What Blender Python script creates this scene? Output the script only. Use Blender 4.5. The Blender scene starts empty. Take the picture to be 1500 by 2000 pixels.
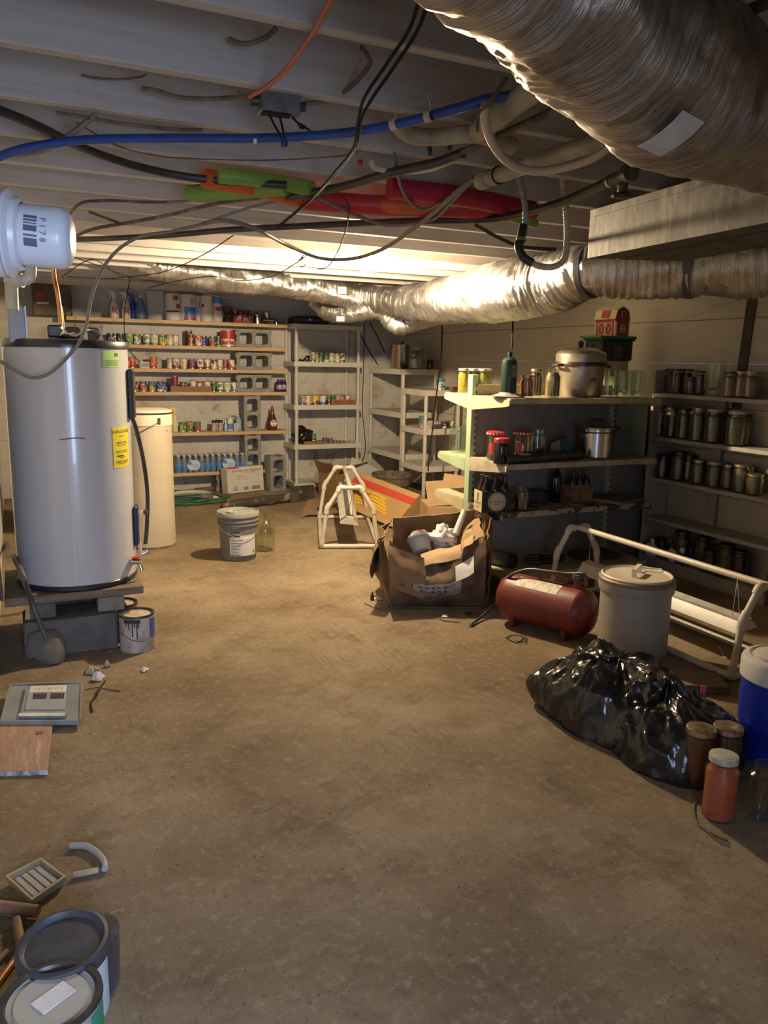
import bpy, math, random
from mathutils import Vector, Matrix, noise
random.seed(7)
SC = bpy.context.scene
COL = SC.collection
PI = math.pi
# ---------------------------------------------------------------- camera (solved from the joists, shelves and posts)
F, PITCH, ROLL, YAW, EYE = 1530.5, 0.19088, 0.020019, 0.44293, 1.5
FWD = Vector((math.sin(YAW)*math.cos(PITCH), math.cos(YAW)*math.cos(PITCH), -math.sin(PITCH)))
_r = Vector((math.cos(YAW), -math.sin(YAW), 0)); _u = _r.cross(FWD)
RT = _r*math.cos(ROLL) + _u*math.sin(ROLL); UP = -_r*math.sin(ROLL) + _u*math.cos(ROLL)
CAM = Vector((0, 0, EYE))
def ray(x, y): return FWD + RT*((x-750)/F) - UP*((y-1000)/F)
def fz(x, y, z): d = ray(x, y); return CAM + d*((z-EYE)/d.z)      # measured point on a horizontal plane
def fy(x, y, Y): d = ray(x, y); return CAM + d*(Y/d.y)             # on a plane parallel to the back wall
def fx(x, y, X): d = ray(x, y); return CAM + d*(X/d.x)             # on a plane parallel to the right wall
def fd(x, y, d): return CAM + ray(x, y)*d                          # at a known distance
cd = bpy.data.cameras.new('camera'); co = bpy.data.objects.new('camera', cd); COL.objects.link(co)
cd.sensor_fit = 'VERTICAL'; cd.sensor_height = 36; cd.lens = F/2000*36; cd.clip_start = .02
m = Matrix((RT, UP, -FWD)).transposed().to_4x4(); m.translation = CAM; co.matrix_world = m
SC.camera = co
# ---------------------------------------------------------------- mesh builder
def spline(pts, n=8):
    pts = [Vector(p) for p in pts]
    if len(pts) < 3: return pts
    P = [pts[0]*2-pts[1]] + pts + [pts[-1]*2-pts[-2]]; out = []
    for i in range(1, len(P)-2):
        a, b, c, d = P[i-1], P[i], P[i+1], P[i+2]
        for k in range(n):
            t = k/n
            out.append(.5*((2*b)+(c-a)*t+(2*a-5*b+4*c-d)*t*t+(3*b-a-3*c+d)*t**3))
    out.append(pts[-1]); return out
class MB:
    def __init__(s): s.v = []; s.f = []; s.mi = []; s.uv = []; s.m = 0; s.X = None
    def add(s, vs, fs, uvs=None):
        o = len(s.v)
        for p in vs:
            p = Vector(p)
            s.v.append(s.X @ p if s.X else p)
        for i, f in enumerate(fs):
            s.f.append([o+k for k in f]); s.mi.append(s.m); s.uv.append(uvs[i] if uvs else None)
        return s
    def box(s, c, d, rz=0, rx=0, ry=0, bev=0):
        x, y, z = d[0]/2, d[1]/2, d[2]/2
        R = Matrix.Rotation(rz, 3, 'Z') @ Matrix.Rotation(ry, 3, 'Y') @ Matrix.Rotation(rx, 3, 'X'); c = Vector(c)
        if bev <= 0:
            vs = [R @ Vector((a*x, b*y, e*z)) + c for a in (-1, 1) for b in (-1, 1) for e in (-1, 1)]
            return s.add(vs, [(0,1,3,2),(4,6,7,5),(0,4,5,1),(2,3,7,6),(0,2,6,4),(1,5,7,3)])
        b = min(bev, x*.9, y*.9, z*.9); vs = []; idx = {}
        for a in (-1, 1):
            for q in (-1, 1):
                for e in (-1, 1):
                    for ax in range(3):
                        p = [a*(x-b), q*(y-b), e*(z-b)]; p[ax] = (a*x, q*y, e*z)[ax]
                        idx[(a,q,e,ax)] = len(vs); vs.append(R @ Vector(p) + c)
        fs = []
        for ax in range(3):
            o1, o2 = [(1,2),(2,0),(0,1)][ax]
            for sg in (-1, 1):
                loop = []
                for p, q in ((-1,-1),(1,-1),(1,1),(-1,1)):
                    t = [0,0,0]; t[ax] = sg; t[o1] = p; t[o2] = q; loop.append(idx[(t[0],t[1],t[2],ax)])
                fs.append(loop if sg > 0 else loop[::-1])
        for ax in range(3):
            o1, o2 = [(1,2),(2,0),(0,1)][ax]
            for p in (-1, 1):
                for q in (-1, 1):
                    t = [0,0,0]; t[o1] = p; t[o2] = q; A = t[:]; A[ax] = -1; B = t[:]; B[ax] = 1
                    l = [idx[(*A,o1)], idx[(*B,o1)], idx[(*B,o2)], idx[(*A,o2)]]
                    fs.append(l if p*q < 0 else l[::-1])
        for a in (-1, 1):
            for q in (-1, 1):
                for e in (-1, 1):
                    l = [idx[(a,q,e,k)] for k in range(3)]
                    fs.append(l if a*q*e > 0 else l[::-1])
        return s.add(vs, fs)
    def lathe(s, prof, seg=24, o=(0,0,0), a0=0, a1=2*PI, axis=None, fn=None):
        o = Vector(o); vs = []; fs = []; uv = []; full = abs(a1-a0-2*PI) < 1e-6; n = seg if full else seg+1
        R = Vector((0,0,1)).rotation_difference(Vector(axis)).to_matrix() if axis else None
        for r, z in prof:
            for k in range(n):
                a = a0+(a1-a0)*k/seg; rr = r*(fn(a, z) if fn else 1)
                p = Vector((rr*math.cos(a), rr*math.sin(a), z)); vs.append((R @ p if R else p)+o)
        L = [0]
        for i in range(1, len(prof)): L.append(L[-1]+math.dist(prof[i], prof[i-1]))
        for i in range(len(prof)-1):
            for k in range(seg):
                k2 = (k+1) % n
                fs.append((i*n+k, i*n+k2, (i+1)*n+k2, (i+1)*n+k))
                uv.append([(k/seg, L[i]), ((k+1)/seg, L[i]), ((k+1)/seg, L[i+1]), (k/seg, L[i+1])])
        return s.add(vs, fs, uv)
    def cyl(s, p0, p1, r, r1=None, seg=16, cap=True):
        p0 = Vector(p0); p1 = Vector(p1); h = (p1-p0).length; r1 = r if r1 is None else r1
        prof = [(r, 0), (r1, h)]
        if cap: prof = [(0, 0)]+prof+[(0, h)]
        return s.lathe(prof, seg, p0, axis=(p1-p0))
    def tube(s, pts, r, seg=10, n=8, cap=True, smooth=True, rf=None):
        P = spline(pts, n) if smooth and len(pts) > 2 else [Vector(p) for p in pts]
        N = len(P); T = []
        for i in range(N):
            t = P[min(i+1, N-1)]-P[max(i-1, 0)]; T.append(t.normalized() if t.length > 1e-9 else Vector((0,0,1)))
        nrm = T[0].orthogonal().normalized()
        if abs(T[0].z) < .9: nrm = (Vector((0,0,1))-T[0]*T[0].z).normalized()
        vs = []; fs = []; uv = []; L = 0; Ls = []
        for i in range(N):
            if i:
                nrm = (nrm-T[i]*nrm.dot(T[i])).normalized(); L += (P[i]-P[i-1]).length
            Ls.append(L); b = T[i].cross(nrm)
            for k in range(seg):
                a = 2*PI*k/seg; rr = r[min(int(i/(N-1)*(len(r)-1)+.5), len(r)-1)] if isinstance(r, (list, tuple)) else r
                if rf: rr = rf(L, a, i/(N-1))
                vs.append(P[i]+(nrm*math.cos(a)+b*math.sin(a))*rr)
        for i in range(N-1):
            for k in range(seg):
                k2 = (k+1) % seg
                fs.append((i*seg+k, i*seg+k2, (i+1)*seg+k2, (i+1)*seg+k))
                uv.append([(k/seg, Ls[i]), ((k+1)/seg, Ls[i]), ((k+1)/seg, Ls[i+1]), (k/seg, Ls[i+1])])
        if cap:
            fs.append(list(range(seg))[::-1]); uv.append([(0,0)]*seg)
            fs.append(list(range((N-1)*seg, N*seg))); uv.append([(0,L)]*seg)
        return s.add(vs, fs, uv)
    def prism(s, poly, d):                          # planar 3D polygon extruded by vector d
        poly = [Vector(p) for p in poly]; d = Vector(d); n = len(poly)
        return s.add(poly+[p+d for p in poly], [list(range(n))[::-1], list(range(n, 2*n))]+[(i, (i+1)%n, n+(i+1)%n, n+i) for i in range(n)])
    def sheet(s, grid, th=.004):                    # grid of points -> thin solid sheet
        R = len(grid); Cn = len(grid[0]); G = [[Vector(p) for p in row] for row in grid]; N = []
        for i in range(R):
            row = []
            for j in range(Cn):
                a = G[min(i+1,R-1)][j]-G[max(i-1,0)][j]; b = G[i][min(j+1,Cn-1)]-G[i][max(j-1,0)]
                q = a.cross(b); row.append(q.normalized() if q.length > 1e-9 else Vector((0,0,1)))
            N.append(row)
        top = [G[i][j]+N[i][j]*th/2 for i in range(R) for j in range(Cn)]; bot = [G[i][j]-N[i][j]*th/2 for i in range(R) for j in range(Cn)]
        n = R*Cn; fs = []; uv = []
        for i in range(R-1):
            for j in range(Cn-1):
                a, b, c, d = i*Cn+j, i*Cn+j+1, (i+1)*Cn+j+1, (i+1)*Cn+j
                q = [(j/(Cn-1), i/(R-1)), ((j+1)/(Cn-1), i/(R-1)), ((j+1)/(Cn-1), (i+1)/(R-1)), (j/(Cn-1), (i+1)/(R-1))]
                fs.append((d, c, b, a)); uv.append(q[::-1]); fs.append((n+a, n+b, n+c, n+d)); uv.append(q)
        for i in range(R-1):
            for j in (0, Cn-1):
                a, d = i*Cn+j, (i+1)*Cn+j; fs.append((a, d, n+d, n+a) if j else (d, a, n+a, n+d)); uv.append([(0,0)]*4)
        for j in range(Cn-1):
            for i in (0, R-1):
                a, b = i*Cn+j, i*Cn+j+1; fs.append((a, b, n+b, n+a) if not i else (b, a, n+a, n+b)); uv.append([(0,0)]*4)
        return s.add(top+bot, fs, uv)
    def patch(s, o, ux, uy, w, h, th=.002):         # thin label with its own thickness
        o = Vector(o); ux = Vector(ux).normalized(); uy = Vector(uy).normalized(); n = ux.cross(uy)
        return s.prism([o-ux*w/2-uy*h/2, o+ux*w/2-uy*h/2, o+ux*w/2+uy*h/2, o-ux*w/2+uy*h/2], n*th)
    def band(s, r, z0, z1, a0, a1, o=(0,0,0), th=.0015, seg=14):   # label wrapped round a cylinder
        return s.lathe([(r, z0), (r+th, z0), (r+th, z1), (r, z1)], seg, o, a0, a1)
    def text(s, t, size, fn):                       # lettering; fn maps flat (x, y) to space
        c = bpy.data.curves.new('t', 'FONT'); c.body = t; c.size = size; c.align_x = 'CENTER'; c.align_y = 'CENTER'; c.resolution_u = 2
        o = bpy.data.objects.new('t', c); COL.objects.link(o)
        bpy.context.view_layer.update()
        me = bpy.data.meshes.new_from_object(o.evaluated_get(bpy.context.evaluated_depsgraph_get()))
        s.add([fn(v.co.x, v.co.y) for v in me.vertices], [list(p.vertices) for p in me.polygons])
        bpy.data.objects.remove(o); bpy.data.curves.remove(c); bpy.data.meshes.remove(me); return s
    def mesh(s, name, mats, inv=None, ang=32):
        me = bpy.data.meshes.new(name)
        me.from_pydata([(inv @ p if inv else p) for p in s.v], [], s.f)
        for mt in (mats if isinstance(mats, (list, tuple)) else [mats]): me.materials.append(mt)
        me.polygons.foreach_set('material_index', s.mi); me.polygons.foreach_set('use_smooth', [True]*len(s.f))
        if any(u for u in s.uv):
            L = me.uv_layers.new(name='UVMap'); k = 0
            for p, u in zip(me.polygons, s.uv):
                for j in range(p.loop_total):
                    if u: L.data[k].uv = u[j]
                    k += 1
        me.set_sharp_from_angle(angle=math.radians(ang)); me.update(); return me
def planefn(o, ux, uy):
    o = Vector(o); ux = Vector(ux).normalized(); uy = Vector(uy).normalized()
    return lambda x, y: o+ux*x+uy*y
def wrapfn(r, a, z, o=(0,0,0)):
    o = Vector(o); return lambda x, y: o+Vector((r*math.cos(a+x/r), r*math.sin(a+x/r), z+y))
# ---------------------------------------------------------------- objects
def tag(o, label=None, cat=None, group=None, kind=None):
    if label: o['label'] = label
    if cat: o['category'] = cat
    if group: o['group'] = group
    if kind: o['kind'] = kind
    return o
def thing(name, label, cat, loc=(0,0,0), rz=0, group=None, rot=None):
    o = bpy.data.objects.new(name, None); COL.objects.link(o); o.empty_display_size = .05
    o.location = loc; o.rotation_euler = rot if rot else (0, 0, rz)
    return tag(o, label, cat, group)
def mat_of(o):
    return Matrix.Translation(o.location) @ o.rotation_euler.to_matrix().to_4x4()
def part(name, mb, mat, parent=None, world=False, label=None, ang=32):
    me = mb
    if isinstance(mb, MB):
        inv = None
        if world and parent:
            M = mat_of(parent)
            if parent.parent: M = mat_of(parent.parent) @ M
            inv = M.inverted()
        me = mb.mesh(name, mat, inv, ang)
    o = bpy.data.objects.new(name, me); COL.objects.link(o)
    if parent: o.parent = parent
    if label: o['label'] = label
    return o
def solo(name, mb, mat, label, cat, loc=None, rz=0, group=None, ang=32, rot=None):   # a thing that is one mesh
    c = Vector((0,0,0))
    if loc is None:                                   # built in place: put the origin at its base
        xs = [p.x for p in mb.v]; ys = [p.y for p in mb.v]; zs = [p.z for p in mb.v]
        c = Vector(((min(xs)+max(xs))/2, (min(ys)+max(ys))/2, min(zs)))
        me = mb.mesh(name, mat, Matrix.Translation(-c), ang); loc = c
    else: me = mb.mesh(name, mat, None, ang) if isinstance(mb, MB) else mb
    o = bpy.data.objects.new(name, me); COL.objects.link(o); o.location = loc; o.rotation_euler = rot if rot else (0,0,rz)
    return tag(o, label, cat, group)
def struct(name, mb, mat, ang=32):
    o = bpy.data.objects.new(name, mb.mesh(name, mat, None, ang)); COL.objects.link(o); o['kind'] = 'structure'; return o
NTH = ['first','second','third','fourth','fifth','sixth','seventh','eighth','ninth','tenth','eleventh','twelfth','thirteenth','fourteenth','fifteenth','sixteenth','seventeenth','eighteenth']
# ---------------------------------------------------------------- materials
MATS = {}
def mat(name, col, rough=.6, metal=0, col2=None, scale=8, detail=6, mix=(.4,.65), bump=0, bscale=40, spec=.5, trans=0, emit=None, estr=0, stretch=None, coord='Object', col3=None, scale3=2.5, mix3=(.55,.7), coat=0):
    if name in MATS: return MATS[name]
    M = bpy.data.materials.new(name); M.use_nodes = True; nt = M.node_tree; N = nt.nodes; K = nt.links; b = N['Principled BSDF']
    b.inputs['Base Color'].default_value = (*col, 1); b.inputs['Roughness'].default_value = rough; b.inputs['Metallic'].default_value = metal
    b.inputs['Specular IOR Level'].default_value = spec; b.inputs['Transmission Weight'].default_value = trans; b.inputs['Coat Weight'].default_value = coat
    if emit: b.inputs['Emission Color'].default_value = (*emit, 1); b.inputs['Emission Strength'].default_value = estr
    tc = N.new('ShaderNodeTexCoord'); src = tc.outputs[coord]
    if stretch:
        mp = N.new('ShaderNodeMapping'); mp.inputs['Scale'].default_value = stretch; K.new(src, mp.inputs['Vector']); src = mp.outputs[0]
    cur = None
    def layer(prev, c, sc, mx, det):
        n = N.new('ShaderNodeTexNoise'); n.inputs['Scale'].default_value = sc; n.inputs['Detail'].default_value = det; n.inputs['Roughness'].default_value = .65; K.new(src, n.inputs['Vector'])
        r = N.new('ShaderNodeMapRange'); r.inputs['From Min'].default_value = mx[0]; r.inputs['From Max'].default_value = mx[1]; K.new(n.outputs['Fac'], r.inputs['Value'])
        x = N.new('ShaderNodeMix'); x.data_type = 'RGBA'; K.new(r.outputs[0], x.inputs['Factor'])
        if prev: K.new(prev, x.inputs['A'])
        else: x.inputs['A'].default_value = (*col, 1)
        x.inputs['B'].default_value = (*c, 1); return x.outputs['Result']
    if col2: cur = layer(None, col2, scale, mix, detail)
    if col3: cur = layer(cur, col3, scale3, mix3, 4)
    if cur: K.new(cur, b.inputs['Base Color'])
    if bump:
        n = N.new('ShaderNodeTexNoise'); n.inputs['Scale'].default_value = bscale; n.inputs['Detail'].default_value = 5; K.new(src, n.inputs['Vector'])
        bp = N.new('ShaderNodeBump'); bp.inputs['Strength'].default_value = bump; bp.inputs['Distance'].default_value = .01; K.new(n.outputs['Fac'], bp.inputs['Height']); K.new(bp.outputs[0], b.inputs['Normal'])
    MATS[name] = M; return M
def glassmat(name, tint=(.9,.95,.93), gl=.10):
    M = bpy.data.materials.new(name); M.use_nodes = True; nt = M.node_tree; N = nt.nodes; K = nt.links; N.remove(N['Principled BSDF'])
    t = N.new('ShaderNodeBsdfTransparent'); t.inputs[0].default_value = (*tint, 1)
    g = N.new('ShaderNodeBsdfGlossy'); g.inputs['Roughness'].default_value = .08; g.inputs[0].default_value = (1,1,1,1)
    lw = N.new('ShaderNodeLayerWeight'); lw.inputs[0].default_value = .35
    r = N.new('ShaderNodeMapRange'); r.inputs['To Min'].default_value = gl*.12; r.inputs['To Max'].default_value = gl*.9; K.new(lw.outputs['Facing'], r.inputs['Value'])
    x = N.new('ShaderNodeMixShader'); K.new(r.outputs[0], x.inputs[0]); K.new(t.outputs[0], x.inputs[1]); K.new(g.outputs[0], x.inputs[2])
    K.new(x.outputs[0], N['Material Output'].inputs['Surface']); MATS[name] = M; return M
def nodes_mat(name):
    M = bpy.data.materials.new(name); M.use_nodes = True; MATS[name] = M; nt = M.node_tree
    return M, nt.nodes, nt.links, nt.nodes['Principled BSDF']
def noise_node(N, K, src, sc, det=6, rough=.6):
    n = N.new('ShaderNodeTexNoise'); n.inputs['Scale'].default_value = sc; n.inputs['Detail'].default_value = det; n.inputs['Roughness'].default_value = rough; K.new(src, n.inputs['Vector']); return n.outputs['Fac']
def rng(N, K, v, a, b, c=0, d=1):
    r = N.new('ShaderNodeMapRange'); K.new(v, r.inputs['Value'])
    for k, q in zip(('From Min','From Max','To Min','To Max'), (a,b,c,d)): r.inputs[k].default_value = q
    return r.outputs[0]
def mixc(N, K, f, A, B, mode='MIX'):
    x = N.new('ShaderNodeMix'); x.data_type = 'RGBA'; x.blend_type = mode
    if hasattr(f, 'links'): K.new(f, x.inputs['Factor'])
    else: x.inputs['Factor'].default_value = f
    for q, s in ((A,'A'),(B,'B')):
        if hasattr(q, 'links'): K.new(q, x.inputs[s])
        else: x.inputs[s].default_value = (*q, 1)
    return x.outputs['Result']
def mapping(N, K, src, sc=(1,1,1), rot=(0,0,0), loc=(0,0,0)):
    mp = N.new('ShaderNodeMapping'); mp.inputs['Scale'].default_value = sc; mp.inputs['Rotation'].default_value = rot; mp.inputs['Location'].default_value = loc; K.new(src, mp.inputs['Vector']); return mp.outputs[0]
def add_bump(N, K, b, h, st=.3, dist=.01, prev=None):
    bp = N.new('ShaderNodeBump'); bp.inputs['Strength'].default_value = st; bp.inputs['Distance'].default_value = dist; K.new(h, bp.inputs['Height'])
    if prev: K.new(prev, bp.inputs['Normal'])
    K.new(bp.outputs[0], b.inputs['Normal']); return bp.outputs[0]
# ================================================================ setting
WX, WY, LX, ZC = 4.52, 9.0, -0.14, 2.17
def floor_mat():
    M, N, K, b = nodes_mat('concrete_floor'); tc = N.new('ShaderNodeTexCoord'); s = tc.outputs['Object']
    c = mixc(N, K, rng(N, K, noise_node(N, K, s, 1.1, 5), .38, .66), (.225,.16,.095), (.41,.32,.205))
    c = mixc(N, K, rng(N, K, noise_node(N, K, s, 3.3, 8, .72), .5, .74), c, (.145,.10,.058))
    c = mixc(N, K, rng(N, K, noise_node(N, K, s, 26, 8, .75), .52, .72, 0, .8), c, (.49,.40,.28))
    c = mixc(N, K, rng(N, K, noise_node(N, K, mapping(N, K, s, (60,25,1), (0,0,.5)), 1, 6, .7), .55, .68, 0, .7), c, (.20,.16,.115))
    c = mixc(N, K, rng(N, K, noise_node(N, K, s, 75, 4, .7), .6, .68), c, (.10,.075,.055))
    str1 = noise_node(N, K, mapping(N, K, s, (110, 2.2, 1), (0,0,-.38)), 1, 3)
    sm = N.new('ShaderNodeMath'); sm.operation = 'MULTIPLY'; K.new(rng(N, K, str1, .56, .68, 0, .8), sm.inputs[0]); K.new(rng(N, K, noise_node(N, K, s, .9, 4, .6), .5, .66), sm.inputs[1])
    c = mixc(N, K, sm.outputs[0], c, (.12,.09,.06))
    v = N.new('ShaderNodeTexVoronoi'); v.feature = 'DISTANCE_TO_EDGE'; v.inputs['Scale'].default_value = .55
    wob = N.new('ShaderNodeMix'); wob.data_type = 'VECTOR'; wob.inputs['Factor'].default_value = .12; nn = N.new('ShaderNodeTexNoise'); nn.inputs['Scale'].default_value = 3; nn.inputs['Detail'].default_value = 8; K.new(s, nn.inputs['Vector']); K.new(s, wob.inputs['A']); K.new(nn.outputs['Color'], wob.inputs['B']); K.new(wob.outputs['Result'], v.inputs['Vector'])
    c = mixc(N, K, rng(N, K, v.outputs['Distance'], .0, .004, .12, 0), c, (.07,.055,.04))
    K.new(c, b.inputs['Base Color']); b.inputs['Roughness'].default_value = .82; b.inputs['Specular IOR Level'].default_value = .3
    n = add_bump(N, K, b, noise_node(N, K, s, 48, 9, .8), .8, .016); n = add_bump(N, K, b, noise_node(N, K, s, 9, 6), .35, .02, n); add_bump(N, K, b, sm.outputs[0], -.3, .006, n)
    return M
def block_wall_mat(name, axis, base, stain, st_amt, bump=.25, vrow=None):
    M, N, K, b = nodes_mat(name); tc = N.new('ShaderNodeTexCoord'); s = tc.outputs['Object']
    sp = N.new('ShaderNodeSeparateXYZ'); K.new(s, sp.inputs[0]); cb = N.new('ShaderNodeCombineXYZ'); K.new(sp.outputs[axis], cb.inputs[0]); K.new(sp.outputs[2], cb.inputs[1]); q = cb.outputs[0]
    br = N.new('ShaderNodeTexBrick'); K.new(q, br.inputs['Vector']); br.inputs['Scale'].default_value = 1; br.inputs['Brick Width'].default_value = .406; br.inputs['Row Height'].default_value = .203; br.inputs['Mortar Size'].default_value = .005; br.inputs['Mortar Smooth'].default_value = .6
    big = noise_node(N, K, s, 1.6, 4); c = mixc(N, K, rng(N, K, noise_node(N, K, s, 3.2, 7, .65), .5, .62), base, tuple(x*.88 for x in base))
    f = N.new('ShaderNodeMath'); f.operation = 'MULTIPLY'; K.new(rng(N, K, noise_node(N, K, s, 5, 8, .72), .5, .64), f.inputs[0]); K.new(rng(N, K, big, .40, .55, 0, st_amt), f.inputs[1])
    if vrow is not None:
        g = N.new('ShaderNodeMath'); g.operation = 'MULTIPLY'; K.new(f.outputs[0], g.inputs[0]); K.new(rng(N, K, sp.outputs[2], vrow, vrow-.5), g.inputs[1]); f = g
    c = mixc(N, K, f.outputs[0], c, stain)
    c = mixc(N, K, rng(N, K, noise_node(N, K, s, 55, 3), .68, .75, 0, .5), c, (.2,.16,.11))
    c = mixc(N, K, br.outputs['Fac'], c, tuple(x*.78 for x in base))
    K.new(c, b.inputs['Base Color']); b.inputs['Roughness'].default_value = .8; b.inputs['Specular IOR Level'].default_value = .2
    n = add_bump(N, K, b, br.outputs['Fac'], -.35, .006); add_bump(N, K, b, noise_node(N, K, s, 50, 6), bump, .006, n); return M
def siding_mat():
    M, N, K, b = nodes_mat('painted_board_siding'); tc = N.new('ShaderNodeTexCoord'); s = tc.outputs['Object']
    g = noise_node(N, K, mapping(N, K, s, (2, 2, 60)), 1, 4)
    c = mixc(N, K, rng(N, K, g, .45, .7), (.56,.52,.455), (.49,.45,.39)); c = mixc(N, K, rng(N, K, noise_node(N, K, s, 2.2, 7), .55, .7, 0, .4), c, (.42,.375,.31))
    K.new(c, b.inputs['Base Color']); b.inputs['Roughness'].default_value = .6; b.inputs['Specular IOR Level'].default_value = .3
    add_bump(N, K, b, g, .35, .006); return M
M_floor = floor_mat()
M_back = block_wall_mat('painted_block_back', 0, (.55,.525,.47), (.30,.20,.105), .95, .3, 1.95)
M_left = block_wall_mat('painted_block_left', 1, (.60,.60,.60), (.30,.22,.15), .5)
M_near = block_wall_mat('painted_block_near', 0, (.45,.43,.4), (.3,.22,.15), .5)
M_side = siding_mat()
def joist_mat():
    M, N, K, b = nodes_mat('painted_joist_wood'); tc = N.new('ShaderNodeTexCoord'); s = tc.outputs['Object']
    g = noise_node(N, K, mapping(N, K, s, (1.5, 40, 40)), 1, 5); c = mixc(N, K, rng(N, K, g, .45, .7), (.50,.465,.43), (.42,.385,.35))
    c = mixc(N, K, rng(N, K, noise_node(N, K, s, 2.5, 7, .7), .52, .72, 0, .5), c, (.36,.30,.235))
    c = mixc(N, K, rng(N, K, noise_node(N, K, s, 14, 4, .7), .68, .74, 0, .6), c, (.2,.15,.1))
    K.new(c, b.inputs['Base Color']); b.inputs['Roughness'].default_value = .7; b.inputs['Specular IOR Level'].default_value = .25; add_bump(N, K, b, g, .25, .004); return M
M_joist = joist_mat()
struct('floor', MB().box((2.2, 4.3, -.05), (6.2, 10.4, .1)), M_floor)
struct('wall_back', MB().box((2.2, WY+.06, 1.2), (6.2, .12, 2.6)), M_back)
wr = MB(); zs = [0, .305, .61, .915, 1.22, 1.525, 1.83, 2.45]     # lapped white boards, one wall
for a, c in zip(zs[:-1], zs[1:]):
    wr.box((WX+.06, 4.3, (a+c)/2), (.12, 10.4, c-a-.003), bev=.003)
struct('wall_right', wr, M_side)
struct('gap_shade_strip_1', MB().box((WX-.006, 3.86, 1.72), (.012, .075, 1.0), rx=.05), mat('dark_gap_shade', (.05,.042,.035), .8, col2=(.09,.075,.06), scale=6))  # flat dark strip standing in for the shaded gap between wall panels
struct('wall_left', MB().box((LX-.06, 5.0, 1.2), (.12, 9, 2.6)), M_left)
nw = MB(); nw.box((2.9, -.95, 1.2), (3.6, .12, 2.6)); nw.box((-.5, -.95, 1.2), (1.0, .12, 2.6)); nw.box((.55, -.95, 2.3), (1.2, .12, .4))
struct('wall_near', nw, M_near)
struct('ceiling', MB().box((2.2, 4.3, ZC+.19+.03), (6.2, 10.4, .06)), M_joist)
for k in range(-6, 18):
    y = 1.70-.02+.4035*k
    struct('ceiling_joist', MB().box((2.2, y, ZC+.095), (5.0, .04, .19), bev=.003), M_joist)
# ---- light: the bare bulb, and cool daylight from the doorway behind the camera
W = bpy.data.worlds.new('world'); SC.world = W; W.use_nodes = True
W.node_tree.nodes['Background'].inputs[0].default_value = (.5,.65,1,1); W.node_tree.nodes['Background'].inputs[1].default_value = .25
dl = bpy.data.lights.new('doorway_daylight', 'AREA'); dl.shape = 'RECTANGLE'; dl.size = .62; dl.size_y = 1.5; dl.energy = 32; dl.color = (.54,.69,1.0); dl.spread = 1.75
do = bpy.data.objects.new('doorway_daylight', dl); COL.objects.link(do); do.location = (.24, -.88, 1.0); do.rotation_euler = (PI/2-.36, 0, .14)
BULB = fz(715, 518, 2.112)
t = thing('light_bulb', 'lit bare light bulb in a white lampholder between the ceiling joists', 'light bulb', BULB)
M_bulb = mat('glowing_bulb', (1,.9,.7), .3, emit=(1,.77,.48), estr=7000)
part('glass_bulb', MB().lathe([(0,-.062),(.012,-.060),(.024,-.050),(.0300,-.034),(.0295,-.02),(.022,.0),(.0145,.014),(.0135,.02)], 20), M_bulb, t)
part('screw_base', MB().lathe([(.0135,.02),(.0138,.026),(.0128,.029),(.0138,.033),(.0128,.037),(.0135,.045)], 16), mat('brass', (.6,.45,.2), .35, 1), t)
part('lampholder', MB().lathe([(0,.030),(.022,.030),(.025,.034),(.028,.048),(.055,.056),(.057,.060),(0,.060)], 24), mat('white_porcelain', (.75,.72,.66), .3), t)
SC.view_settings.view_transform = 'Standard'; SC.view_settings.look = 'None'; SC.view_settings.gamma = 1; SC.view_settings.use_curve_mapping = False
SC.view_settings.exposure = .18
SC.cycles.max_bounces = 8; SC.cycles.transparent_max_bounces = 24; SC.cycles.sample_clamp_indirect = 6; SC.cycles.caustics_reflective = False; SC.cycles.caustics_refractive = False
# ================================================================ ducts
def foil_mat(name, dull=.0, dk=(1,1,1)):
    M, N, K, b = nodes_mat(name); tc = N.new('ShaderNodeTexCoord'); u = tc.outputs['UV']; s = tc.outputs['Object']
    w1 = noise_node(N, K, mapping(N, K, u, (2.0, 95, 1)), 1, 5, .65); w2 = noise_node(N, K, mapping(N, K, u, (7, 260, 1)), 1, 3, .6); w3 = noise_node(N, K, s, 14, 5, .6)
    c = mixc(N, K, rng(N, K, noise_node(N, K, s, 5, 5), .4, .65), tuple(x*k_ for x, k_ in zip((.62,.61,.60),dk)), tuple(x*k_ for x, k_ in zip((.44,.43,.42),dk))); c = mixc(N, K, rng(N, K, w1, .5, .7, 0, .35), c, (.22,.20,.18))
    K.new(c, b.inputs['Base Color']); b.inputs['Metallic'].default_value = .92-dull; K.new(rng(N, K, w3, .3, .7, .2+dull, .42+dull), b.inputs['Roughness'])
    n = add_bump(N, K, b, w1, .7, .011); n = add_bump(N, K, b, w2, .5, .005, n); add_bump(N, K, b, w3, .3, .012, n); return M
M_foil = foil_mat('foil_duct_jacket'); M_foil2 = foil_mat('floor_tinted_foil_jacket', .03, (.72,.64,.54))  # second foil tinted brown: the floor's reflection put into its colour
M_tape = mat('dark_duct_strap', (.10,.10,.11), .5, .3)
M_label = mat('pale_paper_label', (.66,.63,.6), .6, col2=(.5,.48,.46), scale=14)
M_ink = mat('black_ink', (.03,.03,.03), .7); M_red = mat('red_print', (.5,.04,.03), .6); M_white = mat('white_print', (.75,.73,.7), .6)
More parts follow.
